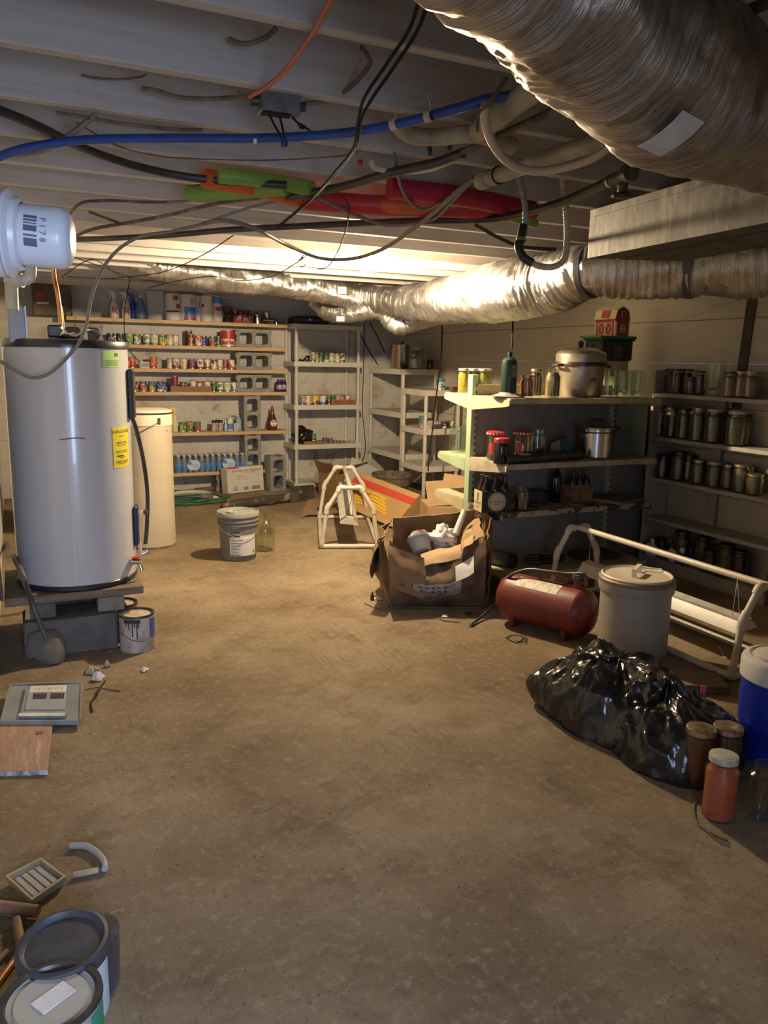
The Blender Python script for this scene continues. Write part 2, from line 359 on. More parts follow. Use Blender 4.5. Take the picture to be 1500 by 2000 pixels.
def duct(cent, seg=40, n=26, rib=.035, amp=.006, big=.02, seed=0, sq=1):
    P = [fd(*c[:3]) for c in cent]; rs = [c[3] for c in cent]; mb = MB(); nr = len(rs)-1
    def rf(L, a, t):
        x = t*nr; i = min(int(x), nr-1); q = x-i; q = q*q*(3-2*q); r = rs[i]*(1-q)+rs[i+1]*q
        v = Vector((math.cos(a)*1.6, math.sin(a)*1.6, L*5+seed))
        r += big*noise.noise(v*1.1)*min(1, r/.12) + .010*noise.noise(Vector((math.cos(a)*1.2, math.sin(a)*1.2, L*22+seed)))+.004*noise.noise(Vector((math.cos(a)*5, math.sin(a)*5, L*45+seed)))
        return r + amp*math.sin(L*2*PI/rib)
    mb.tube(P, 0, seg, n, rf=rf); return mb, P
def strap(P, i, r, mt, parent, w=.03, name='strap'):
    a = P[i]; d = (P[min(i+1,len(P)-1)]-P[max(i-1,0)]).normalized()
    part(name, MB().lathe([(r-.01,-w/2),(r+.004,-w/2),(r+.004,w/2),(r-.01,w/2)], 36, a, axis=d), mt, parent, True)
c1 = [(880,-190,.99,.108),(980,-105,1.075,.115),(1100,-15,1.19,.127),(1210,80,1.33,.140),(1327,163,1.5,.150),(1420,213,1.62,.147),(1500,237,1.75,.143),(1600,248,1.9,.145),(1750,240,2.1,.145)]
mb, P = duct(c1, 56, 34, .03, .0012, .016, 3)
t = thing('flexible_duct', 'fat crinkled foil air duct sweeping across the nearest ceiling joists at upper right', 'duct', P[4]-Vector((0,0,.15)), group=None)
part('foil_jacket', mb, M_foil2, t, True, ang=60)
# label stuck to the underside, wrapped to the jacket
ax0, ax1 = fd(1290,138,1.45), fd(1400,203,1.60); ad = (ax1-ax0).normalized()
lp = fd(1306,250,1.37); ctr = ax0+ad*((lp-ax0).dot(ad)); rn = (lp-ctr).normalized(); tn = ad.cross(rn)
g = [[ctr+ad*(u*.075-.0375)+(rn*math.cos(v)+tn*math.sin(v))*.168 for u in (0,.25,.5,.75,1)] for v in (-.27,-.13,0,.13,.27)]
part('paper_label', MB().sheet(g, .002), M_label, t, True, 'pale rectangular paper label')
# galvanised trunk
def galv_mat():
    M, N, K, b = nodes_mat('galvanised_sheet'); tc = N.new('ShaderNodeTexCoord'); s = tc.outputs['Object']
    c = mixc(N, K, rng(N, K, noise_node(N, K, s, 7, 7, .7), .4, .65), (.17,.16,.15), (.10,.093,.085)); st = noise_node(N, K, mapping(N, K, s, (30, 30, 4)), 1, 4, .6)
    c = mixc(N, K, rng(N, K, st, .55, .66, 0, .7), c, (.34,.32,.29)); K.new(c, b.inputs['Base Color']); b.inputs['Metallic'].default_value = .85
    K.new(rng(N, K, st, .4, .7, .48, .7), b.inputs['Roughness']); add_bump(N, K, b, noise_node(N, K, s, 5, 3), .15, .02); return M
M_galv = galv_mat(); M_foiltape = mat('shiny_foil_tape', (.72,.69,.63), .22, .95, col2=(.5,.47,.42), scale=30, bump=.6, bscale=60)
t = thing('metal_trunk_duct', 'rectangular galvanised metal trunk duct hung below the joists at right', 'duct', (2.45,2.3,1.96))
fl, nl = Vector((2.36,2.915,0)), Vector((2.215,1.45,0)); sd = Vector((.405,-.14,0)).normalized()*.43
def rect(z0, z1, e=0): return [fl+Vector((0,0,z0)), fl+sd+Vector((0,0,z0)), nl+sd+Vector((0,0,z0)), nl+Vector((0,0,z0))]
part('duct_body', MB().prism(rect(1.965,2.165), (0,0,.202)), M_galv, t, True)
dn = (nl-fl).normalized()
for o in (0, .43):
    a = fl+sd.normalized()*o; mb = MB().prism([a+Vector((0,0,1.959))+sd.normalized()*q+dn*w for q, w in ((-.006,-.006),(.006,-.006),(.006,.045),(-.006,.045))], (0,0,.21)); 
mb.X = Matrix.Translation((0,0,1.959)); v0 = mb.v; mb.v = [p+Vector((0,0,1.959)) for p in v0]; mb.X = None

part('seam', MB().prism([fl+sd*.28+dn*.02+Vector((0,0,1.961)), fl+sd*.30+dn*.02+Vector((0,0,1.961)), nl+sd*.30+Vector((0,0,1.961)), nl+sd*.28+Vector((0,0,1.961))], (0,0,.006)), mat('dark_seam', (.05,.045,.04), .7), t, True)
mb = MB()
for zz in (2.135,): mb.prism([fl+dn*.03+Vector((-.004,0,zz)), nl+Vector((-.004,0,zz)), nl+Vector((.004,0,zz)), fl+dn*.03+Vector((.004,0,zz))], (0,0,.012))
part('standing_seam', mb, M_galv, t, True)
# long foil duct
c2 = [(1640,500,3.9,.17),(1500,515,4.0,.165),(1350,522,4.2,.155),(1250,527,4.3,.155),(1152,530,4.4,.142),(1080,553,4.7,.178),(1000,567,5.0,.192),(900,582,5.75,.175),(820,592,6.4,.15),(760,588,6.8,.118),(700,580,7.0,.112),(620,566,6.85,.108),(540,552,6.58,.105),(470,546,6.42,.11),(400,537,6.3,.115),(320,522,6.2,.11),(258,503,6.1,.10)]
mb, P = duct(c2, 40, 34, .04, .003, .018, 11)
t = thing('flexible_duct', 'long foil flexible air duct sagging past the light bulb to the left of the room', 'duct', P[8]-Vector((0,0,.16)))
part('foil_jacket', mb, M_foil, t, True, ang=60)
strap(P, 4, .146, M_tape, t, .035); strap(P, 2, .16, M_tape, t, .04); strap(P, 12, .102, M_foiltape, t, .05, 'foil_tape'); strap(P, 9, .12, M_foiltape, t, .06, 'foil_tape')
def sticker(px, py, d, w, h, parent, rx=0): 
    o = fd(px, py, d); return part('paper_label', MB().patch(o, RT+UP*rx, UP, w, h, .002), M_label, parent, True)
sticker(668,567,6.78,.075,.06,t)
c3 = [(612,590,7.35,.05),(640,606,7.25,.09),(680,612,7.1,.085),(725,606,6.95,.075),(745,612,6.95,.06),(775,634,6.9,.09),(800,630,6.9,.085),(850,617,6.9,.085),(905,612,6.8,.085),(928,604,6.7,.07)]
mb, P = duct(c3, 28, 14, .04, .004, .02, 29)
t = thing('flexible_duct', 'short drooping foil duct hanging in two sags behind and below the long duct', 'duct', P[5]-Vector((0,0,.1)))
part('foil_jacket', mb, M_foil, t, True, ang=60); strap(P, 9, .075, M_tape, t, .03); sticker(665,623,6.95,.07,.045,t)
# ================================================================ pipes, hoses and cables under the joists
M_blue = mat('blue_pipe_plastic', (.012,.075,.36), .38, col2=(.02,.06,.22), scale=6); M_blk = mat('black_plastic_pipe', (.018,.018,.02), .4, col2=(.05,.045,.04), scale=10)
M_greycable = mat('grey_cable', (.17,.165,.155), .5); M_orange = mat('orange_cable', (.62,.13,.05), .45, col2=(.45,.12,.07), scale=4); M_brown = mat('old_brown_cable', (.095,.06,.04), .7, col2=(.2,.15,.11), scale=9, mix=(.5,.6)); M_tan = mat('old_cloth_cable', (.20,.15,.10), .85, col2=(.11,.075,.05), scale=20)
M_pvc = mat('white_pvc', (.62,.57,.48), .4, col2=(.50,.43,.33), scale=5); M_pvcd = mat('dirty_pvc', (.40,.345,.265), .5, col2=(.25,.20,.14), scale=7, mix=(.42,.62)); M_wire = mat('thin_black_wire', (.014,.012,.011), .75, spec=.2); M_cream = mat('cream_hose', (.60,.50,.36), .45, col2=(.5,.4,.27), scale=6)
def hang(name, label, cat, pts, r, mt, seg=8, n=8, group=None):     # pts: (x, y, z) seen at height z, or an explicit Vector
    P = [p if isinstance(p, Vector) else fz(*p) for p in pts]
    return solo(name, MB().tube(P, r, seg, n), mt, label, cat, group=group, ang=60), P
t = thing('water_pipe', 'blue plastic water pipe running across the joists from the left edge', 'pipe', fz(500,270,2.12))
Pb = [fz(-40,330,2.06),fz(0,306,2.08),fz(60,287,2.10),fz(170,273,2.12),(fz(330,270,2.12)),fz(500,270,2.12),fz(640,263,2.12),fz(760,246,2.12),fz(900,210,2.13),fz(960,192,2.14),fz(1085,178,2.14)]
part('pipe', MB().tube(Pb, .0125, 14, 8), M_blue, t, True, ang=60)
M_string = mat('yellow_twine', (.55,.42,.10), .8, col2=(.75,.7,.55), scale=60)
for px, py in ((770,243),(837,227)):
    a = fz(px, py, 2.121); mb = MB()
    for q in range(5): mb.lathe([(.0125,-.002),(.0155,0),(.0125,.002)], 14, a+(Pb[8]-Pb[7]).normalized()*(q-2)*.004, axis=(Pb[8]-Pb[7]))
    mb.tube([a+Vector((0,0,.012)), a+Vector((.004,0,.028)), a+Vector((-.004,.004,.05))], .0015, 5)
    part('twine_tie', mb, M_string, t, True, 'yellow twine tied round the pipe')
part('pipe_clip', MB().box(fz(498,276,2.105), (.008,.008,.012)), M_white, t, True)
hang('black_pipe', 'thick black plastic pipe slanting from the upper left corner down behind the blue pipe', 'pipe', [(-30,205,2.15),(60,240,2.15),(165,290,2.15),(280,328,2.14),(400,350,2.13),(560,362,2.12)], .014, M_blk)
hang('black_pipe', 'black plastic pipe from the middle of the ceiling up to the brown pipe at right', 'pipe', [(560,385,2.12),(670,364,2.12),(760,338,2.12),(850,318,2.12),(905,298,2.125)], .0155, M_blk)
hang('brown_pipe', 'rusty dark pipe rising to the right from the black pipe joint under the big duct', 'pipe', [(900,299,2.125),(960,272,2.13),(1030,240,2.135),(1110,203,2.14)], .011, M_brown)
hang('grey_cable', 'brown cable running right from the taped bundle near the white pipe cap at left', 'cable', [(118,455,2.08),(150,402,2.10),(205,392,2.12),(300,395,2.12),(420,390,2.12),(540,382,2.12)], .006, M_brown)
hang('grey_cable', 'speckled brown cable sloping up from behind the white pipe cap to the black pipe', 'cable', [(130,470,2.07),(180,448,2.08),(245,436,2.10),(330,420,2.11),(420,398,2.12),(520,384,2.12)], .008, M_brown)
hang('brown_cable', 'short brown cable slanting between two taped bundles at left', 'cable', [(175,414,2.11),(240,438,2.105)], .006, M_brown)
hang('black_pipe', 'long level black pipe running right across the lit joists at mid ceiling', 'pipe', [(120,468,2.10),(200,466,2.10),(320,460,2.10),(460,448,2.10),(600,441,2.10),(740,434,2.10),(900,428,2.10)], .014, M_blk)
tv = thing('water_valve', 'black pipe with shut-off valve and round black wheel beside the metal trunk duct', 'valve', fz(1228,352,2.12))
Pv = [fz(820,430,2.09),fz(960,427,2.09),fz(1040,412,2.09),fz(1110,390,2.09),fz(1195,352,2.09)]
part('pipe', MB().tube(Pv, .0165, 12), M_blk, tv, True, ang=60)
va = fz(1218,345,2.10); vd = (Pv[-1]-Pv[-2]).normalized(); mb = MB().cyl(Pv[-1]-vd*.02, Pv[-1]+vd*.12, .018).cyl(va+Vector((0,0,.01)), va-Vector((0,0,.05)), .016).cyl(Pv[-1]+vd*.10, Pv[-1]+vd*.125, .028)
part('valve_body', mb, mat('dark_valve_metal', (.09,.085,.08), .45, .6, col2=(.2,.18,.15), scale=20), tv, True)
part('wheel_handle', MB().lathe([(0,0),(.03,.002),(.036,.008),(.030,.014),(0,.010)], 20, va-Vector((0,0,.066)), fn=lambda a, z: 1+.07*math.cos(6*a)), M_blk, tv, True)
part('clamp', MB().lathe([(.019,-.006),(.022,-.006),(.022,.006),(.019,.006)], 16, Pv[-1]-vd*.005, axis=vd), mat('bright_steel', (.6,.58,.55), .3, 1), tv, True)
hang('grey_cable', 'thick grey cable drooping in a long loop in front of the light bulb', 'cable', [(398,436,2.07),(440,431,2.07),(500,447,2.06),(560,478,2.05),(625,504,2.04),(690,505,2.04),(750,485,2.05),(820,437,2.07),(880,385,2.10),(930,345,2.14)], .0095, M_greycable)
hang('grey_cable', 'dark cable hanging in a shallow loop below the red pool float', 'cable', [(622,386,2.12),(690,418,2.09),(760,440,2.08),(840,430,2.08),(880,395,2.10),(925,348,2.13)], .0075, M_greycable)
hang('grey_rod', 'straight grey rod slanting down from the float to the lit joists', 'rod', [(400,435,2.09),(480,408,2.11),(560,388,2.13)], .006, M_greycable)
hang('grey_cable', 'grey looped cable dropping from the joists behind the corner of the red float', 'cable', [(770,300,2.16),(785,370,2.11),(810,402,2.09),(835,408,2.09),(870,392,2.10)], .006, M_greycable)
hang('orange_cable', 'orange electrical cable dropping from the top of the view to the junction box', 'cable', [(655,-15,2.16),(620,50,2.15),(600,80,2.155),(560,135,2.15),(520,170,2.145),(487,189,2.14)], .0055, M_orange)
hang('hanging_wire', 'twin black cords falling from the top edge past the blue pipe, left strand', 'cord', [(822,-15,2.15),(800,55,2.13),(755,125,2.11),(712,190,2.08),(700,235,2.07),(690,290,2.07),(655,335,2.08),(610,385,2.09),(545,440,2.10)], .0038, M_wire)
hang('hanging_wire', 'twin black cords falling from the top edge past the blue pipe, right strand', 'cord', [(842,-15,2.15),(815,60,2.13),(770,130,2.11),(725,195,2.08),(706,235,2.07),(696,285,2.07),(668,325,2.08),(628,370,2.09),(585,410,2.09),(540,446,2.10)], .0038, M_wire)
hang('hanging_wire', 'thin black cord looping down beside the light bulb from the dusty joint', 'cord', [(672,380,2.10),(682,410,2.09),(672,460,2.06),(655,500,2.04),(638,522,2.03),(618,524,2.03),(604,508,2.04)], .003, M_wire)
hang('hanging_wire', 'thin black wire sloping left from the knot down to the foil duct', 'wire', [(600,498,2.06),(578,514,2.05),(530,540,2.03),(470,548,2.02),(415,540,2.02),(350,548,2.02),(290,562,2.02)], .003, M_wire)
t = solo('knotted_wire', MB().tube([fz(580,513,2.05),fz(592,503,2.05),fz(598,515,2.04),(fz(588,521,2.04)),fz(582,512,2.05),fz(594,498,2.06)], .003, 6), M_wire, 'knot of black wire hanging left of the light bulb', 'wire', ang=60)
hang('hanging_wire', 'black wire running from the spray bottles up to the level black pipe', 'wire', [(205,545,2.02),(300,535,2.03),(355,518,2.05),(410,490,2.07),(455,460,2.09)], .003, M_wire)
hang('hanging_wire', 'thin wire sagging from the left wall to the end of the foil duct', 'wire', [(130,497,2.05),(190,518,2.04),(270,545,2.02),(330,552,2.0),(420,578,1.95),(500,585,1.93),(590,578,1.95)], .003, M_wire)
hang('hanging_wire', 'nearly straight dark wire along the top of the back wall', 'wire', [(130,540,2.02),(300,551,2.02),(440,571,1.98),(595,579,1.96)], .003, M_wire)
hang('hanging_wire', 'wire arching near the top of the carton on the shelf', 'wire', [(122,541,2.02),(150,520,2.03),(178,507,2.04),(200,515,2.04),(240,540,2.02),(300,548,2.02)], .003, M_wire)
hang('thin_wire', 'thin wire stretched between nails above the coiled loop at upper left', 'wire', [(150,240,2.15),(230,285,2.15),(300,303,2.15),(378,310,2.15),(520,313,2.15),(660,305,2.15),(705,295,2.15)], .0022, M_brown)
hang('old_cable', 'pair of old brown cables lying along the third joist at upper left', 'cable', [(110,220,2.155),(160,228,2.15),(230,240,2.15),(330,252,2.15),(395,254,2.155)], .0055, M_tan)
hang('old_cable', 'flat grey strap slanting up behind the blue pipe at upper left', 'strap', [(30,302,2.12),(80,296,2.12),(130,268,2.13),(185,225,2.155)], .008, M_greycable)
def jb(y): return y
# cables poking through drilled joists: each rests against a joist face
def loopcable(label, pts, r=.006, hole=True):
    o, P = hang('old_cable', label, 'cable', pts, r, M_tan)
    return o
loopcable('old cloth cable curling out of a hole in the joist at the top left corner', [(42,18,2.26),(55,24,2.25),(75,35,2.24),(100,30,2.25),(118,18,2.27)])
loopcable('old cloth cable curling out of a joist left of the orange cable', [(447,76,2.24),(470,85,2.23),(495,83,2.23),(520,72,2.235),(540,55,2.25)])
loopcable('thin old cable poking from a joist hole at upper left', [(160,147,2.24),(185,152,2.235),(225,155,2.235),(265,152,2.24),(285,147,2.245)], .003)
loopcable('brown cable running from a joist hole into the left side of the junction box', [(278,172,2.21),(310,178,2.20),(350,190,2.19),(410,193,2.185),(470,189,2.18),(500,185,2.18)])
loopcable('brown cable bending down from the upper joist into the right side of the junction box', [(706,92,2.25),(718,110,2.24),(722,125,2.23),(700,155,2.20),(665,185,2.185),(625,200,2.18),(592,202,2.18)])
t = thing('junction_box', 'open grey metal junction box with loose wires under the joist', 'junction box', fz(548,205,2.12))
bp = fz(545,203,2.15); mb = MB()
mb.box(bp, (.105,.05,.055), rz=-.1, bev=.004)
part('box_shell', mb, mat('grey_box_metal', (.20,.205,.20), .5, .5, col2=(.12,.12,.11), scale=18), t, True)
part('dark_opening', MB().box(bp+Vector((-.01,-.004,-.027)), (.075,.035,.006), rz=-.1), M_wire, t, True)
part('cable_connector', MB().cyl(bp+Vector((-.05,0,0)), bp+Vector((-.075,.003,-.002)), .014), M_blk, t, True); part('cable_connector', MB().cyl(bp+Vector((.05,0,0)), bp+Vector((.07,0,.002)), .012), M_blk, t, True)
w = MB()
for q in ([(0,0,-.025),(.008,-.005,-.06),(.014,-.006,-.09)], [(-.03,0,-.025),(-.01,-.004,-.06),(.008,-.006,-.088)], [(.03,0,-.02),(.045,-.01,-.04),(.065,-.016,-.05),(.055,-.016,-.055),(.05,-.014,-.045),(.08,-.02,-.06)]):
    w.tube([bp+Vector(p) for p in q], .003, 6)
part('loose_wires', w, M_wire, t, True)
part('wire_nut', MB().lathe([(0,-.012),(.008,-.01),(.0095,.002),(.006,.012),(0,.013)], 12, bp+Vector((.012,-.006,-.095))), mat('dark_blue_plastic', (.03,.05,.16), .4), t, True)
# white drain pipes
t = thing('drain_pipe', 'white plastic drain pipe with elbow strapped under the joists below the blue pipe', 'pipe', fz(850,260,2.11))
part('pipe', MB().tube([fz(772,238,2.15),fz(800,262,2.14),fz(850,268,2.135),fz(930,262,2.13),fz(1000,285,2.13)], .024, 16), M_pvcd, t, True, ang=60)
part('pipe_hanger', MB().tube([fz(838,275,2.15),fz(840,300,2.10)], .007, 8).tube([fz(875,262,2.15),fz(879,292,2.10)], .007, 8), M_blk, t, True)
t = thing('drain_pipe', 'cream drain pipe with cap running back under the fat foil duct', 'pipe', fz(1030,325,2.1))
a, b_ = fz(945,352,2.115), fz(1190,268,2.115)
part('pipe', MB().cyl(a, b_, .026, seg=20), M_pvcd, t, True)
part('end_cap', MB().cyl(a-(b_-a).normalized()*.02, a+(b_-a).normalized()*.03, .0295, seg=20), M_pvcd, t, True)
part('strap_ring', MB().lathe([(.0265,-.002),(.030,-.002),(.030,.002),(.0265,.002)], 18, a+(b_-a).normalized()*.09, axis=b_-a), M_wire, t, True)
t = solo('drain_pipe', MB().cyl(fz(935,255,2.13), fz(1055,165,2.13), .030, seg=20), M_pvcd, 'stubby cream pipe section crossing under the blue pipe beside the fat duct', 'pipe')
hang('short_pipe', 'short curved white pipe stub hanging beside the grey looped cable', 'pipe', [(725,318,2.14),(740,330,2.13),(790,335,2.13),(840,330,2.13),(890,310,2.14)], .010, M_pvc)
hang('drain_hose', 'pale smooth drain hose looping from the twisted wire to under the fat duct', 'hose', [(948,205,2.11),(947,235,2.09),(962,280,2.06),(995,318,2.04),(1045,334,2.03),(1110,325,2.04),(1165,305,2.05),(1210,270,2.08)], .0115, M_cream, 14)
t = thing('drain_hose', 'ribbed drain hose hanging in a U with a black elbow before the foil duct', 'hose', fz(1060,500,2.0))
dd = 3.0; L1 = [fd(1013,338,dd),fd(1022,380,dd),fd(1027,420,dd),fd(1025,455,dd)]; L2 = [fd(1032,510,dd),fd(1055,520,dd),fd(1085,520,dd),fd(1104,500,dd),fd(1108,450,dd),fd(1104,390,dd),fd(1098,335,dd)]
rb = lambda r: (lambda L, a, q: r+.0012*math.sin(L*2*PI/.006))
part('grey_ribbed_hose', MB().tube(L1, 0, 12, 30, rf=rb(.0115)), mat('grey_ribbed_plastic', (.33,.32,.31), .45), t, True, ang=60)
part('ribbed_hose', MB().tube(L2, 0, 12, 30, rf=rb(.0125)), M_cream, t, True, ang=60)
part('elbow', MB().tube([fd(1023,440,dd),fd(1017,468,dd),fd(1013,482,dd),fd(1022,502,dd),fd(1040,514,dd)], .0165, 14), M_blk, t, True, ang=60)
part('hose_clamp', MB().lathe([(.0165,-.006),(.019,-.006),(.019,.006),(.0165,.006)], 16, fd(1018,468,dd), axis=(UP*-1)), mat('bright_steel', (.6,.58,.55), .3, 1), t, True)
hang('black_pipe', 'short black pipe sloping down behind the U shaped drain hose', 'pipe', [(930,440,2.1),(975,465,2.07),(1020,482,2.05),(1085,487,2.05)], .009, M_blk)
hang('old_cable', 'dark frayed cord wrapped round the stubby pipe by the pale hose', 'cord', [(990,150,2.15),(960,195,2.11),(935,225,2.10),(932,255,2.10)], .005, M_brown)
hang('brown_pipe', 'dark brown pipe above the fat foil duct in the top right corner', 'pipe', [(1432,36,2.15),(1470,18,2.15),(1530,-8,2.15)], .012, M_brown)
# pool floats resting above the cables
def floatmat(n, c): return mat(n, c, .45, spec=.4, col2=tuple(x*.75 for x in c), scale=4)
RED, GRN, ORG, CRM = floatmat('red_foam', (.50,.035,.035)), floatmat('green_foam', (.20,.33,.06)), floatmat('orange_foam', (.62,.12,.035)), floatmat('crimson_foam', (.42,.02,.055))
for nm, lb, pts, r, mt in [
    ('pool_noodle','short green pool noodle with its cut end at the left of the floats',[(369,378,2.128),(440,374,2.128),(560,364,2.128)],.032,GRN),
    ('pool_noodle','orange pool noodle crossing over the green noodles at left',[(398,348,2.135),(500,366,2.135),(640,396,2.13),(860,403,2.125)],.034,ORG),
    ('pool_noodle','green pool noodle lying on top of the orange one',[(426,342,2.137),(500,350,2.137),(610,368,2.137)],.028,GRN),
    ('pool_noodle','bright red pool noodle in the middle of the floats',[(590,390,2.128),(720,400,2.128),(860,405,2.128),(1000,411,2.13)],.040,RED),
    ('pool_noodle','thin green pool noodle squeezed between the red and crimson noodles',[(800,374,2.14),(900,400,2.14),(1045,436,2.135)],.020,GRN),
    ('pool_noodle','crimson pool noodle at the right end of the floats',[(760,368,2.138),(900,384,2.138),(1040,412,2.138)],.038,CRM)]:
    o, P = hang(nm, lb, 'pool float', pts, r, mt, 18, group='pool noodles above the cables')
solo('red_ball', MB().lathe([(0,-.012),(.008,-.009),(.012,0),(.008,.009),(0,.012)], 14, fz(703,318,2.15)), RED, 'small red plastic knob beside the twin black cords', 'knob')
# ================================================================ left side
M_enamel = mat('grey_white_enamel', (.49,.495,.51), .24, spec=.5, coat=.3); M_cap = mat('navy_black_plastic', (.02,.022,.03), .3); M_yel = mat('yellow_label', (.75,.60,.03), .5); M_grn = mat('green_label', (.30,.55,.12), .5)
M_copper = mat('copper', (.55,.27,.13), .35, 1, col2=(.35,.16,.08), scale=15); M_steel = mat('bright_steel', (.6,.58,.55), .3, 1)
hx, hy, hr = .27, 4.42, .30
t = thing('water_heater', 'tall grey white water heater tank standing on blocks against the left wall', 'water heater', (hx,hy,.315))
part('tank', MB().lathe([(0,.012),(hr,.012),(hr,1.222),(hr-.01,1.228),(0,1.228)], 72), M_enamel, t)
part('top_cap', MB().lathe([(hr-.02,1.22),(hr+.006,1.216),(hr+.008,1.24),(hr+.002,1.252),(hr-.02,1.256),(0,1.262)], 72), M_cap, t)
part('bottom_ring', MB().lathe([(0,0),(hr-.005,0),(hr+.004,.008),(hr+.004,.026),(hr,.03)], 72), M_cap, t)
A = math.radians
lb = part('energy_label', MB().band(hr+.0005, .615, .825, A(-53), A(-27), th=.001), M_yel, t, label='yellow paper energy guide label')
mb = MB(); wf = wrapfn(hr+.0022, A(-40), .80); mb.text('ENERGYGUIDE', .022, wf)
for k, (zz, ww) in enumerate(((.775,.05),(.745,.09),(.738,.09),(.728,.07),(.70,.10),(.692,.10),(.665,.05),(.648,.10),(.641,.10),(.634,.07))):
    mb.band(hr+.0018, zz, zz+.003, A(-40)-ww/2/hr, A(-40)+ww/2/hr, th=.0004, seg=6)
mb.band(hr+.0018, .672, .680, A(-48), A(-38), th=.0004, seg=6)
part('label_print', mb, M_ink, lb)
lb = part('green_label', MB().band(hr+.0005, 1.125, 1.205, A(-60), A(-39), th=.001), M_grn, t, label='small green sticker')
mb = MB()
for zz in (1.135,1.145,1.155): mb.band(hr+.0018, zz, zz+.003, A(-58), A(-41), th=.0004, seg=6)
mb.band(hr+.0018, 1.178, 1.195, A(-46), A(-41), th=.0004, seg=6); part('label_print', mb, M_ink, lb)
part('weld_seam', MB().box((math.cos(A(-96))*hr, math.sin(A(-96))*hr, .62), (.004,.003,1.18), rz=A(-6)), mat('enamel_seam', (.62,.62,.64), .2), t)
part('access_cover', MB().box((hr*math.cos(A(-14))+.012, hr*math.sin(A(-14)), .985), (.03,.10,.26), rz=A(-14), bev=.008), M_cap, t, label='black access cover on the right side')
part('access_cover', MB().box((hr*math.cos(A(-14))+.010, hr*math.sin(A(-14)), .28), (.024,.09,.22), rz=A(-14), bev=.008), mat('deep_blue_plastic', (.02,.03,.09), .35), t, label='dark blue lower cover')
va = Vector((hr*math.cos(A(-32)), hr*math.sin(A(-32)), .10)); vd = Vector((math.cos(A(-32)), math.sin(A(-32)), 0))
dv = part('drain_valve', MB().cyl(va-vd*.01, va+vd*.06, .014).cyl(va+vd*.045, va+vd*.06+Vector((0,0,-.05)), .011).cyl(va+vd*.01,va+vd*.014,.024), M_steel, t)
part('valve_handle', MB().lathe([(0,0),(.022,.002),(.024,.008),(0,.012)], 12, va+vd*.03+Vector((0,0,.018)), fn=lambda a,z: 1+.08*math.cos(5*a)), mat('red_plastic', (.45,.02,.02), .4), dv)
mb = MB().tube([Vector((hr*math.cos(A(-100))*1.004-.02, hr*math.sin(A(-100))*1.004, .775)), Vector((0, -hr*1.012, .782)), Vector((.03, -hr*1.012, .78)), Vector((.045,-hr,.778))], .0025, 6)
part('taped_wire', mb, M_brown, t)
t2 = thing('plumbing_stub', 'copper pipe dropping from behind the white pipe cap into a black fitting on the heater', 'pipe', fy(112,640,4.35))
part('copper_pipe', MB().tube([fy(104,505,4.3),fy(106,540,4.32),fy(112,570,4.35),fy(117,610,4.35),fy(119,648,4.35)], .011, 12).tube([fy(112,575,4.35),fy(121,610,4.36),fy(124,645,4.36)], .006, 8), M_copper, t2, True, ang=60)
part('black_fitting', MB().box(fy(108,647,4.35), (.075,.06,.06), bev=.008).cyl(fy(118,660,4.35)-Vector((0,0,.01)), fy(118,640,4.35), .02), M_blk, t2, True)
part('bolts', MB().cyl(fy(121,640,4.30), fy(121,640,4.30)+Vector((0,-.01,0)), .007).cyl(fy(122,652,4.30), fy(122,652,4.30)+Vector((0,-.01,0)), .007), M_steel, t2, True)
t2 = thing('crumpled_cloth', 'crumpled pale rag lying on top of the heater', 'rag', (.33,4.32,1.578))
g = [[Vector((.17*(u-.5)*1.1, .2*(v-.5), .012+.028*noise.noise(Vector((u*4,v*4,3)))+.03*math.exp(-((u-.75)**2)*20))) for u in [k/11 for k in range(12)]] for v in [k/9 for k in range(10)]]
part('cloth', MB().sheet(g, .004), mat('pale_rag', (.60,.55,.47), .9, col2=(.42,.37,.30), scale=12), t2, ang=70)
t2 = thing('electrical_box', 'grey electrical box standing at the left rim of the heater top', 'electrical box', fy(33,666,4.22))
o = fy(33,634,4.24)
part('box_body', MB().box(o+Vector((0,.03,0)), (.075,.08,.17), bev=.004), mat('grey_paint_metal', (.24,.25,.27), .45, .2), t2, True)
part('cover_lip', MB().box(o+Vector((.04,.03,0)), (.008,.084,.174)), mat('grey_lip', (.4,.4,.42), .4, .3), t2, True)
part('conduit', MB().tube([fy(22,560,4.3),fy(23,580,4.3),fy(24,605,4.28)], .02, 12), M_pvc, t2, True)
t2 = thing('drain_pipe', 'cream plastic elbow pipe below the white pipe cap at the left edge', 'pipe', fd(30,560,2.2))
part('elbow_pipe', MB().tube([fd(60,495,2.2),fd(60,525,2.2),fd(58,541,2.2),fd(46,547,2.2),fd(12,549,2.2)], .0155, 14), M_pvc, t2, True, ang=60)
part('joint_ring', MB().lathe([(.0165,-.012),(.019,-.012),(.019,.012),(.0165,.012)], 16, fd(36,548,2.2), axis=RT), M_pvc, t2, True)
part('down_pipe', MB().cyl(fd(22,552,2.2), fd(24,606,2.2), .0175), mat('yellowed_pvc', (.55,.45,.28), .45), t2, True)
